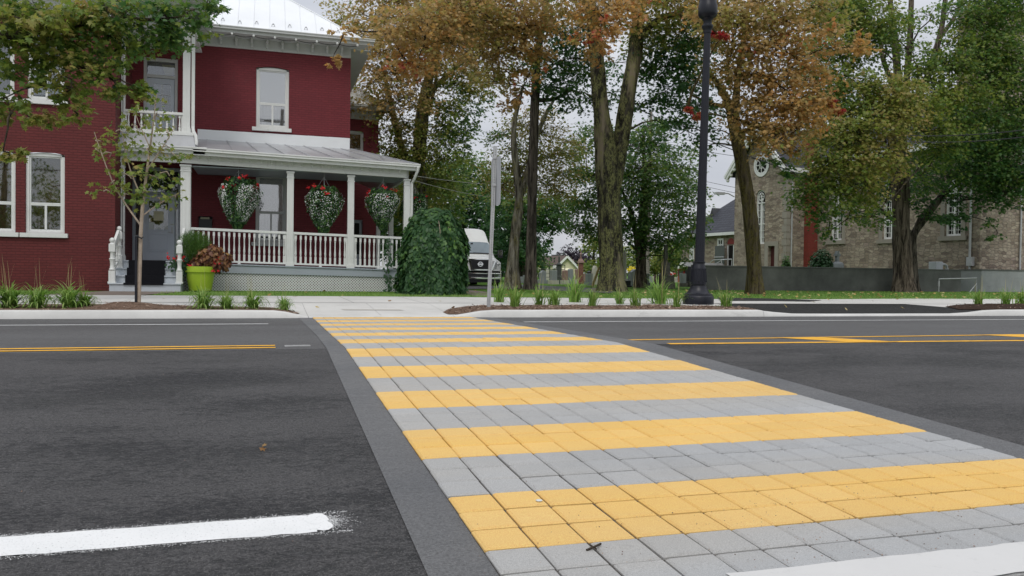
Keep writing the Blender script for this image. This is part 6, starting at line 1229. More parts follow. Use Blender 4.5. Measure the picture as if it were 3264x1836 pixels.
grave(1839, 904, 14, 858, 'round', 'granite_pink', 'pinkish gravestone between the tall grey one and the brick monument', 1.3, basemat='marble')
grave(1850, 903, 16, 874, 'slab', 'granite_dark', 'low dark gravestone at the foot of the brick monument', 1.0)
grave(1863, 902, 14, 873, 'slab', 'granite_pink', 'low brownish gravestone just right of the brick monument', 1.0)
grave(1877, 909, 20, 872, 'slab', 'granite_grey', 'plain grey gravestone left of the white pointed stone', 1.0)
grave(1880, 902, 15, 864, 'round', 'black_granite', 'black gravestone top showing over the plain grey stone', 1.0)
grave(1895, 907, 16, 847, 'pointed', 'marble', 'white weathered pointed gravestone beside the thick forked trunk', 1.0)
grave(1745, 892, 10, 856, 'pointed', 'marble', 'narrow pale gravestone behind the sloping grey one', 1.3)
grave(1665, 902, 14, 882, 'slab', 'granite_grey', 'low grey gravestone left of the straight dark trunk under the basketball hoop', 1.0)
grave(1675, 903, 13, 877, 'slab', 'granite_grey', 'small grey gravestone touching the straight dark trunk on its left', 1.0)
grave(1640, 902, 6, 876, 'slab', 'granite_dark', 'narrow dark gravestone beside the leaning pale trunk', 1.0)
grave(1651, 895, 18, 870, 'slab', 'granite_grey', 'far grey gravestone left of the basketball hoop post', 1.0)
grave(2020, 913, 28, 858, 'serp', 'granite_grey', 'large grey gravestone with yellow flowers behind it, left of the green maple trunk', 1.0)
grave(1999, 915, 18, 894, 'slab', 'black_granite', 'dark block gravestone against the right foot of the thick forked trunk', 1.0)
grave(2060, 911, 14, 872, 'slab', 'granite_dark', 'dark gravestone on the right side of the green maple trunk', 1.0)
grave(2093, 915, 12, 876, 'slab', 'granite_pink', 'reddish gravestone behind the left side of the old column monument', 1.0)
grave(2176, 914, 22, 872, 'slab', 'granite_grey', 'grey gravestone in front of the red shed', 1.25, basemat='old_stone')
grave(2198, 914, 30, 849, 'slab', 'black_granite', 'tall black gravestone just left of the lamp post base', 1.3, basemat='old_stone', th=.3)
for i, (px, pb, w_, pt, mt, lab) in enumerate(((2072,900,12,880,'granite_grey','far small pale grey gravestone right of the green maple trunk'),(2082,898,10,880,'marble','far small white gravestone between maple trunk and column monument'),(2152,900,10,884,'marble','far white gravestone right of the column monument'),(2006,895,8,872,'granite_dark','far dark gravestone behind the right edge of the thick trunk'),(1706,893,7,870,'black_granite','far dark gravestone right behind the straight dark trunk'),(2163,897,8,880,'granite_grey','far pale gravestone beside the red shed wall'))): grave(px, pb, w_, pt, 'slab', mt, lab, 1.0)
def shaft_mon(px, pb, parts, label, mat, name='monument'):
    p = gnd(px, pb); d = (p-CAM).dot(_fw)/FPX; t = thing(name, label, 'monument', p)
    for nm, prof, m in parts:
        b = MB()
        for (h0, h1, w0, w1) in prof:
            a, c = w0*d/2, w1*d/2; b.add([(p.x-a,p.y-a,p.z+h0*d),(p.x+a,p.y-a,p.z+h0*d),(p.x+a,p.y+a,p.z+h0*d),(p.x-a,p.y+a,p.z+h0*d),(p.x-c,p.y-c,p.z+h1*d),(p.x+c,p.y-c,p.z+h1*d),(p.x+c,p.y+c,p.z+h1*d),(p.x-c,p.y+c,p.z+h1*d)], [(0,3,2,1),(4,5,6,7),(0,1,5,4),(1,2,6,5),(2,3,7,6),(3,0,4,7)])
        b.build(nm, M[m], t, bevel=.02)
    return t
shaft_mon(1781, 905, [('base', [(-2,10,21,21),(10.1,24,18,18)], 'granite_dark'), ('die', [(24.1,28,16,15),(28.1,60,14,14),(60.1,63,21,21),(63.1,68,13,6),(68.1,88,5,4.5)], 'granite_dark')], 'dark stone column monument with flat cap left of the cream house', 'granite_dark')
shaft_mon(1850, 905, [('shaft', [(-2,12,17,17),(12.1,66,14,14)], 'old_brick'), ('cap', [(66.1,70,20,20),(70.1,80,18,9),(80.1,84,6,6)], 'granite_pink'), ('cross', [(84.1,104,3.5,3.5),(94,98,9,3.5)], 'granite_pink')], 'red brick monument with gabled cap and cross right of the cream house', 'red_brick')
shaft_mon(2120, 920, [('base', [(-3,20,47,47),(20.1,43,44,43)], 'old_stone'), ('die', [(43.2,47,26,26),(47.1,78,25,21),(78.1,82,24,20),(82.1,86,17,14)], 'old_stone'), ('column', [(86.1,140,12,10)], 'old_stone')], 'old blackened column monument on a stepped square base left of the lamp post', 'old_stone')
st2 = gnd(1990, 913); b = MB(); d = (st2-CAM).dot(_fw)/FPX; t = thing('monument', 'pale shouldered column monument half hidden behind the right edge of the thick forked trunk', 'monument', st2)
b.lathe(st2, [(10*d,0),(10*d,20*d),(7*d,26*d),(5.5*d,60*d),(5.2*d,105*d),(3*d,115*d)], 14); b.build('column', M['marble'], t, smooth=True, angle=35)
fl = gnd(2012, 905); t = thing('cemetery_flowers', 'bouquet of yellow flowers behind the large grey gravestone', 'flowers', (fl.x, fl.y, fl.z))
C, N_, A, S, T = [], [], [], [], []
for _ in range(160): C.append(at(2012+rnd.gauss(0,5), 860+rnd.gauss(0,4), fl.y+rnd.gauss(0,.1))); N_.append((rnd.gauss(0,.6), -1, .4)); A.append((rnd.gauss(0,1), 0, 1)); S.append(.10); T.append(.5)
leafmesh('petals', t, M['yellow_flower'], C, N_, A, S, T, PETAL); b = MB(); b.tube([fl, at(2012, 862, fl.y)], .05, 6); b.build('vase', M['granite_grey'], t)
fl = gnd(2136, 905); t = thing('cemetery_flowers', 'red and white flower arrangement beside the column monument', 'flowers', (fl.x, fl.y, fl.z))
C, N_, A, S, T = [], [], [], [], []
for _ in range(130): C.append(at(2136+rnd.gauss(0,5), 872+rnd.gauss(0,3), fl.y+rnd.gauss(0,.1))); N_.append((rnd.gauss(0,.6), -1, .4)); A.append((rnd.gauss(0,1), 0, 1)); S.append(.10); T.append(.5)
leafmesh('red_petals', t, M['red_flower'], C[:60], N_[:60], A[:60], S[:60], T[:60], PETAL); leafmesh('white_petals', t, M['white_flower'], C[60:], N_[60:], A[60:], S[60:], T[60:], PETAL); b = MB(); b.tube([fl, at(2136, 876, fl.y)], .12, 8); b.build('vase', M['marble'], t)
wp = gnd(1893, 913); t = thing('wooden_post', 'yellowed wooden post leaning against the thick forked trunk', 'post', wp); b = MB(); b.slab(at(1888, 913, wp.y), at(1910, 852, wp.y), .09, .09); b.build('post', M['wood_post'], t)
for px, pyt, lab, Zh in ((1663, 842, 'white fan-shaped basketball backboard left of the straight dark trunk', 78), (1770, 845, 'white basketball backboard half hidden by the dark cemetery column', 78)):
    c0 = atd(px, 868, Zh); d = Zh/FPX; g0 = Vector((c0.x, c0.y, land_z(0, c0.y))); t = thing('basketball_hoop', lab, 'basketball hoop', g0, 'basketball hoops beyond the cemetery'); b = MB(); cc = atd(px, pyt+6, Zh)
    pts = [(cc.x+x*d, cc.y, cc.z+z*d) for x, z in [(-8,-4),(-5,-8),(5,-8),(8,-4)]+[(8*math.cos(a), -2+9*math.sin(a)) for a in np.linspace(.15, math.pi-.15, 8)]]; b.prism(pts, (0,.06,0)); b.build('backboard', M['white'], t)
    b = MB(); b.tube([g0, (cc.x, cc.y+.2, cc.z)], .06, 8); b.build('pole', M['steel'], t); b = MB(); k = 14; b.tube([(cc.x+.23*math.cos(2*math.pi*j/k), cc.y-.3+.23*math.sin(2*math.pi*j/k), cc.z-5*d) for j in range(k+1)], .015, 5); b.build('rim', M['red_paint'], t)
# wire fence at the back of the cemetery
fa, fb = gnd(1600, 893), gnd(1800, 894); t = thing('wire_fence', 'low dark wire fence along the back of the cemetery', 'fence', fa); b = MB()
for i in range(9): p = fa.lerp(fb, i/8); b.tube([p, p+Vector((0,0,1.2))], .03, 6)
b.build('posts', M['black'], t); b = MB()
for h in (.25,.55,.85,1.18): b.tube([fa+Vector((0,0,h)), fb+Vector((0,0,h))], .02, 4)
b.build('rails', M['black'], t)
# cream house far off
hc = atd(1808, 884, 112); hc.z = .45; d = 112/FPX; hh = thing('cream_house', 'small cream gabled house with brown roof beyond the cemetery', 'house', hc)
def HP(px, py, dy=0): q = atd(px, py, 112+dy); return q
apex, l_, r_ = HP(1805, 818), HP(1776, 847), HP(1843, 858)
b = MB(); bl, br_ = Vector((l_.x, l_.y, .4)), Vector((r_.x, r_.y, .4)); b.add([bl, br_, r_, apex, l_], [(0,1,2,3,4)]); bk = Vector((-2.5, 12, 0)); b.add([br_, br_+bk, r_+bk, r_], [(0,1,2,3)]); b.add([bl, l_, l_+bk, bl+bk], [(0,1,2,3)]); b.add([bl+bk, l_+bk, apex+bk, r_+bk, br_+bk], [(0,1,2,3,4)]); b.build('wall', M['cream'], hh)
b = MB(); ov = Vector((0,-.4,0)); rr = (r_-apex)*1.08+apex; ll = (l_-apex)*1.08+apex; up = Vector((0,0,.15)); b.add([apex+ov, rr+ov, rr+bk, apex+bk, apex+ov+up, rr+ov+up, rr+bk+up, apex+bk+up], [(0,1,2,3),(4,5,6,7),(0,1,5,4),(1,2,6,5)]); b.add([apex+ov, ll+ov, ll+bk, apex+bk, apex+ov+up, ll+ov+up, ll+bk+up, apex+bk+up], [(0,1,2,3),(4,5,6,7),(0,1,5,4),(1,2,6,5)]); rfh = b.build('roof', M['brown_roof'], hh)
b = MB(); b.slab(apex+ov+Vector((0,-.05,.02)), rr+ov+Vector((0,-.05,.02)), .08, .28); b.slab(apex+ov+Vector((0,-.05,.02)), ll+ov+Vector((0,-.05,.02)), .08, .28); b.build('barge_board', M['white'], hh)
a_, c_ = HP(1770, 816, 4), HP(1845, 842, 4); b = MB(); b.add([HP(1768,816,6), HP(1805,816,6), HP(1830,836,1), HP(1770,846,1)], [(0,1,2,3)]); b.add([HP(1820,826,6), HP(1828,826,6), HP(1832,834,2), HP(1815,834,2)], [(0,1,2,3)]); b.build('side_roof', M['brown_roof'], hh)
b = MB(); q0, q1 = HP(1789, 855, -2), HP(1813, 855, -2); b.add([q0, q1, q1+Vector((0,-1,-.25)), q0+Vector((0,-1,-.25))], [(0,1,2,3)]); b.build('awning', M['cream'], hh)
q = HP(1769, 815, 5); b = MB()
for px in (1766, 1774, 1782): c0 = HP(px, 812, 5); b.box(c0.x-.3, c0.x+.3, c0.y-.3, c0.y+.3, c0.z-1.2, c0.z)
b.build('chimney', M['granite_dark'], hh)
# red shed
rs_ = atd(2190, 901, 58); rs_.z = .40; sh = thing('red_shed', 'little red shed with white-edged grey roof left of the lamp post', 'shed', rs_)
def SP(px, py, dd=0): return atd(px, py, 58+dd)
e0, ap, e1 = SP(2156, 857), SP(2168, 839), SP(2180, 857); w0, w1_ = SP(2160, 900), SP(2181, 900); bk = Vector((4.2, 1.3, 0))
b = MB(); b.add([w0, w1_, Vector((w1_.x, w1_.y, e1.z)), ap, Vector((w0.x, w0.y, e0.z))], [(0,1,2,3,4)]); b.add([w1_, w1_+bk, Vector((w1_.x, w1_.y, e1.z))+bk, Vector((w1_.x, w1_.y, e1.z))], [(0,1,2,3)]); b.build('wall', M['red_paint'], sh)
b = MB(); o_ = Vector((-.08,-.3,0)); u_ = Vector((0,0,.07)); b.prism([ap+o_, e1+o_+Vector((.1,0,-.05)), e1+bk+Vector((.1,0,-.05)), ap+bk], u_); b.prism([ap+o_, e0+o_, e0+bk, ap+bk], u_); b.build('roof', M['galv'], sh)
b = MB(); b.slab(ap+o_+Vector((0,-.03,.02)), e1+o_+Vector((.1,-.03,-.03)), .06, .13); b.slab(ap+o_+Vector((0,-.03,.02)), e0+o_+Vector((0,-.03,.02)), .06, .13); b.build('barge_board', M['white'], sh)
wq = SP(2172, 868); b = MB(); b.box(wq.x-.22, wq.x+.22, wq.y-.04, wq.y-.005, wq.z-.25, wq.z+.15); b.build('window', M['granite_dark'], sh)
# ================================================================== concrete walls by the church
WY = 31.3
x0 = at(2215, 900, WY).x; x1 = at(3063, 900, WY).x
t = thing('concrete_wall', 'long low dark stained concrete wall along the lawn before the church', 'wall', ((x0+x1)/2, WY, .36)); b = MB(); b.box(x0, x1, WY, WY+.3, .2, 1.36); b.build('wall', M['wall_conc'], t, bevel=.01)
b = MB(); b.box(x0-.02, x1+.02, WY-.03, WY+.33, 1.361, 1.42); b.build('coping', M['wall_conc'], t, bevel=.01)
xa = at(3128, 900, 31.6).x; t = thing('concrete_wall', 'pale grey concrete wall stub at the far right before the church tower', 'wall', (xa+3, 31.6, .38)); b = MB(); b.box(xa, xa+9, 31.6, 32.9, .2, 1.40); b.build('wall', M['wall_conc2'], t, bevel=.015); b = MB(); b.box(xa-.03, xa+9, 31.57, 32.93, 1.401, 1.46); b.build('coping', M['wall_conc'], t)
ga, gb = at(2992, 922, 30.6), at(3112, 922, 30.6); t = thing('pipe_barrier', 'low bent steel pipe barrier before the gap between the two concrete walls', 'barrier', (ga.x, 30.6, .37)); b = MB(); h = at(2990, 889, 30.6).z
b.tube([(ga.x,30.6,.3),(ga.x,30.6,h),(gb.x,30.6,h+.06),(gb.x,30.6,.3)], .028, 8); b.tube([(gb.x-.45,30.6,.3),(gb.x,30.6,.75)], .022, 8); b.tube([(ga.x,30.6,h-.35),(ga.x,30.6,h-.1)], .04, 8); b.build('pipes', M['steel'], t, smooth=True)
# ================================================================== the stone church
CZ = .5; C0 = atd(2504, 880, 52.0); C0.z = CZ; CA = R(5)
church = thing('stone_church', 'grey-brown rubble stone church with white-trimmed gable and tall arched windows', 'church', C0)
eu = Vector((math.cos(CA), math.sin(CA), 0)); ev_ = Vector((-math.sin(CA), math.cos(CA), 0))
def CP(u, v, z): q = C0+eu*u+ev_*v; return (q.x, q.y, z)
def on_u(px, py, u):     # point of the wall plane local x = u seen at a picture point -> (v, z)
    d = ray(px, py); t_ = (C0+eu*u-CAM).dot(eu)/d.dot(eu); q = CAM+d*t_; return (q-C0).dot(ev_), q.z
def on_v(px, py, v):
    d = ray(px, py); t_ = (C0+ev_*v-CAM).dot(ev_)/d.dot(ev_); q = CAM+d*t_; return (q-C0).dot(eu), q.z
gv1 = on_u(2341, 700, 0)[0]; ez = on_u(2343, 556, 0)[1]; az_ = on_u(2421, 415, 0)[1]
gm = gv1/2
NU = on_v(2592, 700, 0)[0]            # nave wall plane
tv0 = on_u(3126, 700, NU)[0]          # where the tower begins
NZ = 8.2
def cwall_u(b, u, v0, v1, z0, z1, ops):
    vs_ = sorted(set([v0, v1]+[q for o in ops for q in o[:2]]))
    for va, vb in zip(vs_[:-1], vs_[1:]):
        hs = sorted([(o[2], o[3]) for o in ops if o[0] <= va+1e-6 and o[1] >= vb-1e-6]); z = z0
        for za, zb in hs:
            if za > z: b.add([CP(u,va,z),CP(u,vb,z),CP(u,vb,za),CP(u,va,za)], [(0,1,2,3)])
            z = zb
        if z < z1: b.add([CP(u,va,z),CP(u,vb,z),CP(u,vb,z1),CP(u,va,z1)], [(0,1,2,3)])
    for o in ops:
        a, c, d_, e_ = o; dd = .4
        b.add([CP(u,a,d_),CP(u+dd,a,d_),CP(u+dd,a,e_),CP(u,a,e_)], [(0,1,2,3)]); b.add([CP(u,c,d_),CP(u+dd,c,d_),CP(u+dd,c,e_),CP(u,c,e_)], [(0,1,2,3)])
        b.add([CP(u,a,e_),CP(u,c,e_),CP(u+dd,c,e_),CP(u+dd,a,e_)], [(0,1,2,3)]); b.add([CP(u,a,d_),CP(u,c,d_),CP(u+dd,c,d_),CP(u+dd,a,d_)], [(0,1,2,3)])
# gable openings from the picture
aw = [on_u(2409, 680, 0)[0], on_u(2438, 680, 0)[0]]; awz = [on_u(2423, 778, 0)[1], on_u(2425, 605, 0)[1]]
dw = [on_u(2449, 800, 0)[0], on_u(2470, 800, 0)[0]]; dz1 = on_u(2460, 784, 0)[1]
va, vb = min(aw), max(aw); dva, dvb = min(dw), max(dw)
b = MB(); cwall_u(b, 0, 0, gv1, -.5, ez, [(va, vb, awz[0], awz[1]), (dva, dvb, CZ, dz1)])
b.add([CP(0,0,ez), CP(0,gv1,ez), CP(0,gm,az_)], [(0,1,2)])
b.add([CP(0,0,-.5), CP(NU,0,-.5), CP(NU,0,ez), CP(0,0,ez)], [(0,1,2,3)]); b.add([CP(0,gv1,-.5), CP(NU+2,gv1,-.5), CP(NU+2,gv1,ez), CP(0,gv1,ez)], [(0,1,2,3)]); b.build('transept_wall', M['stone'], church)
b = MB()      # quoins
for z in np.arange(.3, ez-.3, .44):
    L_ = .42 if int(z/.44) % 2 else .26
    b.add([CP(-.02,-.02,z), CP(L_,-.02,z), CP(L_,-.02,z+.40), CP(-.02,-.02,z+.40), CP(-.02,.68-L_,z), CP(-.02,.68-L_,z+.40)], [(0,1,2,3), (0,3,5,4)])
b.build('quoins', M['ashlar'], church)
def church_window(va, vb, z0, z1, u, nm='window', rows=5, cols=2, arch=True, surround=True):
    w_ = vb-va; o = None; q = MB(); fr = .11
    def bx(a, c, d_, e_, u0=.10, u1=.22): q.add([CP(u+uu,v_,z_) for uu in (u0, u1) for v_, z_ in ((a,d_),(c,d_),(c,e_),(a,e_))], [(0,1,2,3),(7,6,5,4),(0,4,5,1),(1,5,6,2),(2,6,7,3),(3,7,4,0)])
    bx(va, va+fr, z0, z1); bx(vb-fr, vb, z0, z1); bx(va+fr, vb-fr, z0, z0+fr); bx((va+vb)/2-.06, (va+vb)/2+.06, z0+fr, z1-(w_*.6 if arch else fr))
    if arch:
        r = w_/2; c = (va+vb)/2; zc = z1-r; k = 14
        for i in range(k):   # solid spandrel + ring
            a0, a1 = math.pi*i/k, math.pi*(i+1)/k
            for r0, r1 in ((r*.98, r*.80), ):
                q.add([CP(u+.09,c+r0*math.cos(a0),zc+r0*math.sin(a0)), CP(u+.09,c+r0*math.cos(a1),zc+r0*math.sin(a1)), CP(u+.09,c+r1*math.cos(a1),zc+r1*math.sin(a1)), CP(u+.09,c+r1*math.cos(a0),zc+r1*math.sin(a0))], [(0,1,2,3)])
        for i in range(2*k):
            a0, a1 = math.pi*i/k, math.pi*(i+1)/k; cc = zc+.0
            q.add([CP(u+.08,c+r*.62*math.cos(a0),cc+r*.62*math.sin(a0)), CP(u+.08,c+r*.62*math.cos(a1),cc+r*.62*math.sin(a1)), CP(u+.08,c+r*.50*math.cos(a1),cc+r*.50*math.sin(a1)), CP(u+.08,c+r*.50*math.cos(a0),cc+r*.50*math.sin(a0))], [(0,1,2,3)])
        for i in range(3): a = math.pi*i/3; q.tube([CP(u+.09,c+r*.55*math.cos(a),zc+r*.55*math.sin(a)), CP(u+.09,c-r*.55*math.cos(a),zc-r*.55*math.sin(a))], .025, 4)
        bx(va+fr, vb-fr, zc-r*.95, zc-r*.80)
    else: bx(va+fr, vb-fr, z1-fr, z1)
    zt = z1-(w_*1.0 if arch else fr)
    for i in range(1, rows): z = z0+(zt-z0)*i/rows; wd = .07 if i == rows//2 else .03; bx(va+fr, vb-fr, z-wd/2, z+wd/2, .13, .19)
    for i in (1, 3): v_ = va+fr+(w_-2*fr)*i/4; bx(v_-.012, v_+.012, z0+fr, zt, .14, .18)
    o = q.build(nm, M['white'], church)
    q = MB(); bx(va+fr*.5, vb-fr*.5, z0+fr*.5, z1-.05, .20, .205); q.build('pane', M['painted_dark_room'], o)
    if arch:
        q = MB(); r = w_/2; c = (va+vb)/2; zc = z1-r; k = 12
        for s in (0, 1):
            for i in range(k//2):
                a0, a1 = math.pi/2*(i/(k/2)), math.pi/2*((i+1)/(k/2)); sg = 1 if s == 0 else -1; p0, p1 = (c+sg*r*math.cos(a0), zc+r*math.sin(a0)), (c+sg*r*math.cos(a1), zc+r*math.sin(a1))
                q.add([CP(u+.002,p0[0],p0[1]), CP(u+.002,p1[0],p1[1]), CP(u+.002,c+sg*r*1.02,p1[1]), CP(u+.002,c+sg*r*1.02,p0[1])], [(0,1,2,3)])
        q.add([CP(u+.002,va-.02,z1-.002), CP(u+.002,vb+.02,z1-.002), CP(u+.002,vb+.02,z1+.02), CP(u+.002,va-.02,z1+.02)], [(0,1,2,3)]); q.build('arch_stone', M['stone'], o)
    if surround:
        q = MB(); s_ = .26
        def bx2(a, c, d_, e_): q.add([CP(u+uu,v_,z_) for uu in (-.03, .05) for v_, z_ in ((a,d_),(c,d_),(c,e_),(a,e_))], [(0,1,2,3),(7,6,5,4),(0,4,5,1),(1,5,6,2),(2,6,7,3),(3,7,4,0)])
        bx2(va-s_, va-.004, z0, z1-(w_/2 if arch else 0)); bx2(vb+.004, vb+s_, z0, z1-(w_/2 if arch else 0)); q.build('stone_jamb', M['ashlar'], o)
        q = MB()
        q.add([CP(u+uu,v_,z_) for uu in (-.10, .05) for v_, z_ in ((va-s_-.1,z0-.24),(vb+s_+.1,z0-.24),(vb+s_+.1,z0-.004),(va-s_-.1,z0-.004))], [(0,1,2,3),(7,6,5,4),(0,4,5,1),(1,5,6,2),(2,6,7,3),(3,7,4,0)]); q.build('stone_sill', M['ashlar'], o)
    return o
church_window(va, vb, awz[0], awz[1], 0, rows=6, surround=False)
rv, rz_ = on_u(2429, 526, 0); rr_ = .62; q = MB(); k = 24
for i in range(k):
    a0, a1 = 2*math.pi*i/k, 2*math.pi*(i+1)/k
    for r0, r1, uu in ((rr_*1.25, rr_, -.06), (rr_, rr_*.82, -.045), (rr_*.40, rr_*.32, -.045)): q.add([CP(uu,rv+r0*math.cos(a0),rz_+r0*math.sin(a0)), CP(uu,rv+r0*math.cos(a1),rz_+r0*math.sin(a1)), CP(uu,rv+r1*math.cos(a1),rz_+r1*math.sin(a1)), CP(uu,rv+r1*math.cos(a0),rz_+r1*math.sin(a0))], [(0,1,2,3)])
for i in range(4): a = math.pi*i/4; q.tube([CP(-.045,rv+rr_*.85*math.cos(a),rz_+rr_*.85*math.sin(a)), CP(-.045,rv-rr_*.85*math.cos(a),rz_-rr_*.85*math.sin(a))], .03, 4)
o = q.build('round_window', M['white'], church); q = MB(); q.add([CP(-.03,rv+rr_*math.cos(2*math.pi*i/k),rz_+rr_*math.sin(2*math.pi*i/k)) for i in range(k)], [tuple(range(k))]); q.build('pane', M['painted_dark_room'], o)
q = MB(); q.add([CP(.22,dva,CZ), CP(.22,dvb,CZ), CP(.22,dvb,dz1), CP(.22,dva,dz1)], [(0,1,2,3)]); o = q.build('door', plain('dark_red_door', (.075,.018,.018), .6), church); o['label'] = 'dark red side door in the gable wall'
q = MB()
for v0_, v1_, z0_, z1_ in ((dva-.34, dva-.004, CZ, dz1+.3), (dvb+.004, dvb+.34, CZ, dz1+.3), (dva-.004, dvb+.004, dz1+.004, dz1+.3)): q.add([CP(uu,v_,z_) for uu in (-.04, .05) for v_, z_ in ((v0_,z0_),(v1_,z0_),(v1_,z1_),(v0_,z1_))], [(0,1,2,3),(7,6,5,4),(0,4,5,1),(1,5,6,2),(2,6,7,3),(3,7,4,0)])
q.build('stone_jamb', M['ashlar'], o)
# transept roof, white barge boards with pendant trim
b = MB(); ov = .55; sl_ = (az_-ez)/gm; e0z = ez-ov*sl_*.55
b.add([CP(-ov,-ov*.7,ez-ov*.7*sl_+.2), CP(NU+4,-ov*.7,ez-ov*.7*sl_+.2), CP(NU+4,gm,az_+.2), CP(-ov,gm,az_+.2)], [(0,1,2,3)]); b.add([CP(-ov,gv1+ov*.7,ez-ov*.7*sl_+.2), CP(NU+4,gv1+ov*.7,ez-ov*.7*sl_+.2), CP(NU+4,gm,az_+.2), CP(-ov,gm,az_+.2)], [(0,1,2,3)]); b.build('roof', M['slate'], church)
b = MB()
for vv in (-ov*.7, gv1+ov*.7):
    p0, p1 = Vector(CP(-ov,vv,ez-ov*.7*sl_+.08)), Vector(CP(-ov,gm,az_+.12)); b.slab(p0, p1, .06, .42); b.slab(p0+eu*.12, p1+eu*.12, .40, .05)
    for i in range(9):
        c = p0.lerp(p1, (i+.5)/9)+eu*.10-Vector((0,0,.30)); b.ball(c, .13, 6)
b.slab(CP(-ov,-ov*.6,ez-.30), CP(NU,-ov*.6,ez-.30), .12, .3); b.build('barge_board', M['white'], church)
# nave wall with tall windows
nw = []
for (pl, pr, pb, pt) in ((2648, 2684, 766, 560), (2814, 2862, 762, 560), (3012, 3064, 752, 560)):
    a = [on_u(pl, 720, NU)[0], on_u(pr, 720, NU)[0]]; nw.append((min(a), max(a), on_u((pl+pr)/2, pb, NU)[1], on_u((pl+pr)/2, pt, NU)[1]))
b = MB(); cwall_u(b, NU, tv0, 0, -.5, NZ, nw); b.build('nave_wall', M['stone'], church)
for a in nw: church_window(a[0], a[1], a[2], a[3], NU, rows=7)
b = MB(); bz = on_v(2575, 560, 0)[1]; u0_, u1_ = on_v(2564, 700, -.02)[0], NU-.02
b.add([CP(uu,v_,z_) for v_ in (-.45, -.01) for uu, z_ in ((u0_,-.5),(u1_,-.5),(u1_,NZ+1.5),(u0_,NZ+1.5))], [(0,1,2,3),(7,6,5,4),(0,4,5,1),(1,5,6,2),(2,6,7,3),(3,7,4,0)]); o = b.build('chimney', M['red_brick'], church); o['label'] = 'tall bright red brick chimney in the corner of the nave'
b = MB(); b.add([CP(NU-.6,tv0,NZ), CP(NU-.6,0,NZ), CP(NU+6,0,NZ+4.0), CP(NU+6,tv0,NZ+4.0)], [(0,1,2,3)]); b.build('nave_roof', M['slate'], church)
b = MB(); p0, p1 = CP(NU-.5, tv0, NZ-.1), CP(NU-.5, 0, NZ-.1); b.slab(p0, p1, .3, .35); b.build('eaves', M['white'], church)
# tower / front bay
TU = NU
b = MB(); b.add([CP(NU,tv0,-.5), CP(NU+16,tv0,-.5), CP(NU+16,tv0,15), CP(NU,tv0,15)], [(0,1,2,3)]); b.add([CP(NU,tv0,NZ), CP(NU,tv0,15), CP(NU,tv0+1.6,15), CP(NU,tv0+1.6,NZ)], [(0,1,2,3)]); b.add([CP(NU+16,tv0,-.5), CP(NU+16,tv0+1.6,-.5), CP(NU+16,tv0+1.6,15), CP(NU+16,tv0,15)], [(0,1,2,3)]); b.add([CP(NU,tv0+1.6,NZ-1), CP(NU+16,tv0+1.6,NZ-1), CP(NU+16,tv0+1.6,15), CP(NU,tv0+1.6,15)], [(0,1,2,3)]); b.build('tower_wall', M['stone'], church)
b = MB(); v_ = on_u(3098, 700, NU)[0]; uu = NU-.09; b.tube([CP(uu,v_,7.9), CP(uu,v_,1.0), CP(uu-.1,v_+.25,.8)], .06, 8); b.build('downpipe', M['steel'], church)
b = MB(); uu = on_v(3250, 700, tv0)[0]; b.tube([CP(uu,tv0-.08,9.5), CP(uu,tv0-.08,.6)], .05, 8); b.build('downpipe', M['steel'], church)
b = MB(); b.tube([CP(.35,-.08,7), CP(.35,-.08,.6)], .05, 8); b.build('downpipe', M['steel'], church)
b = MB(); v_, z_ = on_u(3098, 835, NU); b.add([CP(NU+uu,v_+dv,z_+dz) for uu in (-.22, -.01) for dv, dz in ((-.16,-.2),(.16,-.2),(.16,.25),(-.16,.25))], [(0,1,2,3),(7,6,5,4),(0,4,5,1),(1,5,6,2),(2,6,7,3),(3,7,4,0)]); b.build('meter_box', M['steel'], church)
b = MB(); p = Vector(CP(-.05, gv1, on_u(2345, 627, 0)[1])); b.tube([p, p-eu*.5+Vector((0,0,.2)), p-eu*1.3+Vector((0,0,.22))], .04, 6); b.box(p.x-1.75, p.x-1.05, p.y-.55, p.y-.25, p.z+.06, p.z+.22); lo = b.build('wall_lamp', M['steel'], church)
# annex
AU = 2.6; av0, av1 = gv1-.5, on_u(2172, 800, AU)[0]; aez = on_u(2300, 742, AU)[1]; arz = aez+3.6
b = MB(); b.add([CP(AU,av0,-.5), CP(AU,av1,-.5), CP(AU,av1,aez), CP(AU,av0,aez)], [(0,1,2,3)]); b.add([CP(AU,av1,-.5), CP(AU+8,av1,-.5), CP(AU+8,av1,aez), CP(AU,av1,aez)], [(0,1,2,3)])
annex = thing('church_annex', 'low stone annex with dark shingle roof left of the church gable', 'building', Vector(CP(AU, (av0+av1)/2, CZ))); b.build('wall', M['stone'], annex)
b = MB(); b.add([CP(AU-.4,av0,aez-.1), CP(AU-.4,av1+.4,aez-.1), CP(AU+4,av1-3.4,arz), CP(AU+4,av0,arz)], [(0,1,2,3)]); b.add([CP(AU-.4,av1+.4,aez-.1), CP(AU+8.4,av1+.4,aez-.1), CP(AU+4,av1-3.4,arz)], [(0,1,2)]); b.build('roof', M['slate'], annex)
b = MB(); b.slab(CP(AU-.42,av0,aez-.12), CP(AU-.42,av1+.4,aez-.12), .1, .22); b.build('eaves', M['white'], annex)
vv, zz = on_u(2282, 683, AU+1.9); b = MB(); b.prism([CP(AU+1.5,vv-.5,zz-.5), CP(AU+1.5,vv+.5,zz-.5), CP(AU+1.5,vv,zz+.5)], eu*1.5); b.build('dormer', M['black'], annex)
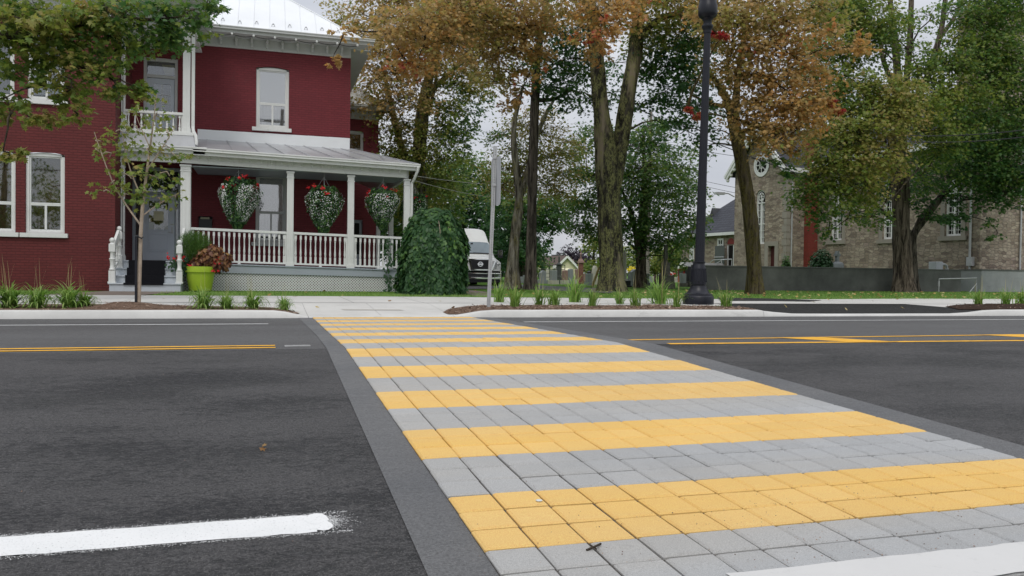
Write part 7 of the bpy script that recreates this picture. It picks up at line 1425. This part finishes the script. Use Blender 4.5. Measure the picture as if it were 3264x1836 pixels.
def simple_win(px0, px1, pz0, pz1, u, parent, lab=None):
    a = [on_u(px0, 800, u)[0], on_u(px1, 800, u)[0]]; va_, vb_ = min(a), max(a); z0, z1 = on_u((px0+px1)/2, pz0, u)[1], on_u((px0+px1)/2, pz1, u)[1]; q = MB()
    def bx(a_, c, d_, e_): q.add([CP(u+uu,v_,z_) for uu in (-.06, -.005) for v_, z_ in ((a_,d_),(c,d_),(c,e_),(a_,e_))], [(0,1,2,3),(7,6,5,4),(0,4,5,1),(1,5,6,2),(2,6,7,3),(3,7,4,0)])
    f_ = .14*(vb_-va_)+.04
    bx(va_, va_+f_, z0, z1); bx(vb_-f_, vb_, z0, z1); bx(va_+f_, vb_-f_, z0, z0+.14); bx(va_+f_, vb_-f_, z1-.14, z1); bx(va_+f_, vb_-f_, z0+(z1-z0)*.66, z0+(z1-z0)*.66+.1); bx((va_+vb_)/2-.04, (va_+vb_)/2+.04, z0+.14, z1-.14)
    o = q.build('window', M['white'], parent); q = MB(); q.add([CP(u-.02,va_,z0), CP(u-.02,vb_,z0), CP(u-.02,vb_,z1), CP(u-.02,va_,z1)], [(0,1,2,3)]); q.build('pane', M['painted_dark_room'], o); return o
simple_win(2288, 2307, 826, 760, AU, annex); simple_win(2200, 2213, 830, 783, AU, annex)
q = MB(); a = [on_u(2296, 800, AU)[0], on_u(2327, 800, AU)[0]]; z1 = on_u(2312, 784, AU)[1]; q.add([CP(AU-.5,a[0],CZ), CP(AU-.5,a[1],CZ), CP(AU-.5,a[1],z1), CP(AU-.5,a[0],z1)], [(0,1,2,3)]); o = q.build('open_door', M['granite_dark'], annex); q = MB(); zb_ = on_u(2312, 820, AU)[1]; q.tube([CP(AU-.54,a[0],zb_), CP(AU-.54,a[1],zb_)], .04, 6); q.build('push_bar', M['steel'], o)
q = MB(); c, zc = on_u(2332, 778, AU); r = .45; q.add([CP(AU-.05,c+r*math.cos(math.pi*i/10),zc+r*math.sin(math.pi*i/10)) for i in range(11)], [tuple(range(11))]); q.build('arched_fanlight', M['red_paint'], annex)
q = MB(); zd = on_u(2334, 782, AU)[1]; va_, vb_ = c-.42, c+.42
for v0_, v1_ in ((va_, va_+.12), (vb_-.12, vb_)): q.add([CP(AU+uu,v_,z_) for uu in (-.08,-.01) for v_, z_ in ((v0_,CZ),(v1_,CZ),(v1_,zd),(v0_,zd))], [(0,1,2,3),(7,6,5,4),(0,4,5,1),(1,5,6,2),(2,6,7,3),(3,7,4,0)])
o = q.build('screen_door', M['white'], annex); q = MB(); q.add([CP(AU-.02,va_,CZ), CP(AU-.02,vb_,CZ), CP(AU-.02,vb_,zd), CP(AU-.02,va_,zd)], [(0,1,2,3)]); q.build('pane', M['painted_dark_room'], o)
hr = thing('handrail', 'bent steel handrail at the annex steps behind the concrete wall', 'handrail', Vector(CP(AU-1.5, on_u(2300,830,AU-1.5)[0], CZ))); q = MB()
for off in (0, -.9):
    P0 = [on_u(px, py, AU-1.2+off) for px, py in ((2259,842),(2272,829),(2300,827),(2333,827))] if off == 0 else [on_u(px, py, AU-1.2+off) for px, py in ((2281,842),(2296,832),(2300,828),(2333,826))]
    q.tube([CP(AU-1.2+off, v_, z_) for v_, z_ in P0], .035, 6)
    for v_, z_ in P0[2:]: q.tube([CP(AU-1.2+off, v_, CZ), CP(AU-1.2+off, v_, z_)], .03, 6)
q.build('rails', M['steel'], hr)
# small things by the church wall
ac = at(2998, 858, 33.5); t = thing('electric_box', 'grey equipment box with curved duct at the church wall, showing over the dark concrete wall', 'equipment box', (ac.x, 33.5, .4)); b = MB(); xa, xb = at(2984, 850, 33.5).x, at(3006, 850, 33.5).x; zt = at(2990, 834, 33.5).z
b.box(xa, xb, 33.5, 34, .4, zt); b.build('box', M['sign_back'], t, bevel=.02); b = MB(); b.tube([(xb,33.7,zt-.12),(xb+.25,33.7,zt-.12),(xb+.42,33.7,zt-.2),(xb+.48,33.7,zt-.45),(xb+.48,33.7,.4)], .07, 8); b.build('duct', M['steel'], t, smooth=True)
cx_ = at(2668, 840, 36); t = thing('cross_gravestone', 'small grey stone cross on a rounded base over the dark concrete wall', 'gravestone', (cx_.x, 36, .4)); d = (cx_-CAM).dot(_fw)/FPX; b = MB(); b.box(cx_.x-4*d, cx_.x+4*d, 35.9, 36.1, cx_.z-3*d, cx_.z+40*d); b.box(cx_.x-9*d, cx_.x-4.01*d, 35.91, 36.09, cx_.z+24*d, cx_.z+31*d); b.box(cx_.x+4.01*d, cx_.x+9*d, 35.91, 36.09, cx_.z+24*d, cx_.z+31*d); b.build('cross', M['granite_grey'], t); b = MB(); b.lathe((cx_.x,36,.3), [(.35,0),(.35,cx_.z-.3-3*d),(.28,cx_.z-.3+3*d),(.12,cx_.z-.3+6*d)], 14); b.build('base', M['granite_grey'], t, smooth=True)
def bush(name, label, px, pyb, pyt, wpx, Y, n, mat, tint, leafL=.12, cat='shrub'):
    c = at(px, pyb, Y); tp_ = at(px, pyt, Y); w_ = wpx*((c-CAM).dot(_fw))/FPX/2; t = thing(name, label, cat, (c.x, Y, land_z(0, Y))); z0 = land_z(0, Y); H = tp_.z-z0
    C, N_, A, S, T = [], [], [], [], []
    for _ in range(n):
        u = Vector((rnd.gauss(0,1), rnd.gauss(0,1), rnd.gauss(0,1))).normalized()*(.55+.45*rnd.random()); C.append((c.x+u.x*w_, Y+u.y*w_, z0+H*.5+u.z*H*.52)); N_.append((u.x+rnd.gauss(0,.4), u.y+rnd.gauss(0,.4), u.z+.4)); A.append((rnd.gauss(0,.6), rnd.gauss(0,.6), -.8)); S.append(leafL*(.6+.7*rnd.random())); T.append(tint+rnd.gauss(0,.1))
    leafmesh('foliage', t, mat, C, N_, A, S, T, HEART); b = MB(); b.tube([(c.x,Y,z0-.05),(c.x,Y,z0+H*.7)], .05, 6)
    for k in range(4): b.tube([(c.x,Y,z0+.2),(c.x+w_*.5*math.cos(k*1.6),Y+w_*.5*math.sin(k*1.6),z0+H*.7)], .025, 5)
    b.build('stems', M['twig'], t)
bush('ivy_bush', 'dense ivy-green bush at the foot of the red brick chimney', 2618, 860, 795, 84, 36.5, 2600, M['shrub_leaf'], .35)
bush('small_shrub', 'small bright green shrub beside the dark red church door', 2505, 860, 813, 30, 38, 600, M['shrub_leaf'], .65)
# utility pole far behind the green maple and its wires
up_ = atd(2063, 880, 70); t = thing('utility_pole', 'weathered grey utility pole rising behind the green maple', 'utility pole', (up_.x, up_.y, .4)); tz = atd(2066, 358, 70).z; b = MB(); b.tube([(up_.x,up_.y,.3),(up_.x+.1,up_.y,tz)], [.19,.13], 10); b.build('pole', M['wood_pole'], t, smooth=True); b = MB(); b.lathe((up_.x-.2,up_.y-.1,tz-.6), [(.05,0),(.06,.1),(.03,.15),(.06,.2),(.03,.28)], 8); b.build('insulator', M['granite_grey'], t)
def cable(a, c, sagm, label, m='wire', r=.02, n=14):
    a, c = Vector(a), Vector(c); t = thing('overhead_cable', label, 'cable', a, 'overhead cables'); b = MB(); b.tube([a.lerp(c, i/n)-Vector((0,0,sagm*4*(i/n)*(1-i/n))) for i in range(n+1)], r, 5); b.build('cable', M[m], t)
ca0 = Vector((4.6, 29, at(1325, 562, 29).z))
cable(at(1318, 560, 29), at(1990, 540, 45), .6, 'pale cable from the porch corner, upper one crossing behind the sign pole', 'wire_pale', .013); cable(at(1318, 575, 29), at(1760, 628, 45), .35, 'pale cable from the porch corner, lower one sagging behind the sign pole', 'wire_pale', .012)
cable(at(2000, 330, 60), at(2640, 585, 40), .3, 'thick black cable slanting down past the lamp post to the church gable', 'wire', .035); cable(at(2060, 425, 68), at(2700, 490, 42), .3, 'thin cable crossing high before the church gable', 'wire', .018); cable(at(2060, 440, 68), at(2560, 520, 42), .3, 'second thin cable crossing before the church gable', 'wire', .018)
cable(at(2100, 540, 68), at(2540, 630, 46), .2, 'upper thin cable to the church wall left of the mossy trunk', 'wire', .016); cable(at(2100, 555, 68), at(2545, 650, 46), .2, 'lower thin cable to the church wall left of the mossy trunk', 'wire', .016)
cable(at(2900, 432, 22), at(3330, 405, 20), .1, 'upper of two cables crossing before the huge green maple', 'wire', .016); cable(at(2900, 452, 22), at(3330, 428, 20), .1, 'lower of two cables crossing before the huge green maple', 'wire', .016)
# bits lying about
tw_ = Vector((1.05, 2.47, road_z(2.47)+.02)); t = thing('twig', 'small dark twig lying on the near grey pavers', 'twig', tw_); b = MB(); b.tube([tw_+Vector((-.035,.0,0)), tw_+Vector((0,.01,.006)), tw_+Vector((.03,.035,.004))], .004, 5); b.tube([tw_, tw_+Vector((-.01,.03,.005))], .003, 5); b.build('stem', M['twig'], t)
lf = Vector((-.02, 4.1, road_z(4.1)+.012)); t = thing('dead_leaf', 'single curled brown leaf lying on the near dark asphalt', 'leaf', lf); leafmesh('leaf_blade', t, M['leaf_litter'], [lf, lf+Vector((.02,.01,.01))], [(.2,-.5,1), (-.3,-.4,1)], [(1,.3,.1), (.2,1,0)], [.035, .028], [.0, .1], MAPLE)
cg = Vector((1.03, 3.0, road_z(3.0)+.02)); t = thing('litter', 'tiny white paper scrap lying on a yellow paver', 'litter', cg); b = MB(); b.lathe(cg, [(.012,0),(.014,.003),(.01,.005)], 8); b.build('scrap', M['paper_white'], t)

# across the street, behind the camera: what the panes of the brick house mirror
ph = Vector((.95, -3.0, 0)); t = thing('utility_pole', 'wooden utility pole across the street, mirrored in the porch window panes', 'utility pole', ph); b = MB(); b.tube([ph-Vector((0,0,.3)), ph+Vector((.1,0,12.2))], [.19,.13], 12); b.build('pole', M['wood_pole'], t, smooth=True)
b = MB(); b.box(ph.x-1.1, ph.x+1.3, -3.16, -3.05, 11.3, 11.42); b.build('crossarm', M['wood_pole'], t); b = MB(); b.lathe((ph.x+.35,-3.2,9.2), [(.22,0),(.24,.05),(.24,.8),(.2,.86)], 12); b.build('transformer', M['sign_back'], t)
for k, (z, y, lab) in enumerate(((11.5, -3.1, 'topmost cable on the pole across the street'), (11.5, -3.7, 'second cable on the pole across the street'), (8.2, -3.2, 'middle cable on the pole across the street'), (7.2, -3.25, 'lowest cable on the pole across the street'))): cable((-45, y, z), (.95, y, z), .7, lab, 'wire', .03); 
tp0 = Vector((-17, -12, 0)); tree('maple_tree', 'green maple across the street, mirrored in the panes of the brick wing', tp0, [([tp0, tp0+Vector((0,0,3)), tp0+Vector((.2,0,8))], [.35,.28,.12])], M['bark_brown'], [((-17+rnd.gauss(0,2.6), -12+rnd.gauss(0,2.2), 6.5+rnd.gauss(0,2.2)), 1.5, .25) for _ in range(16)], .2, .7, OVAL, twigs=False, zmin=2.5)
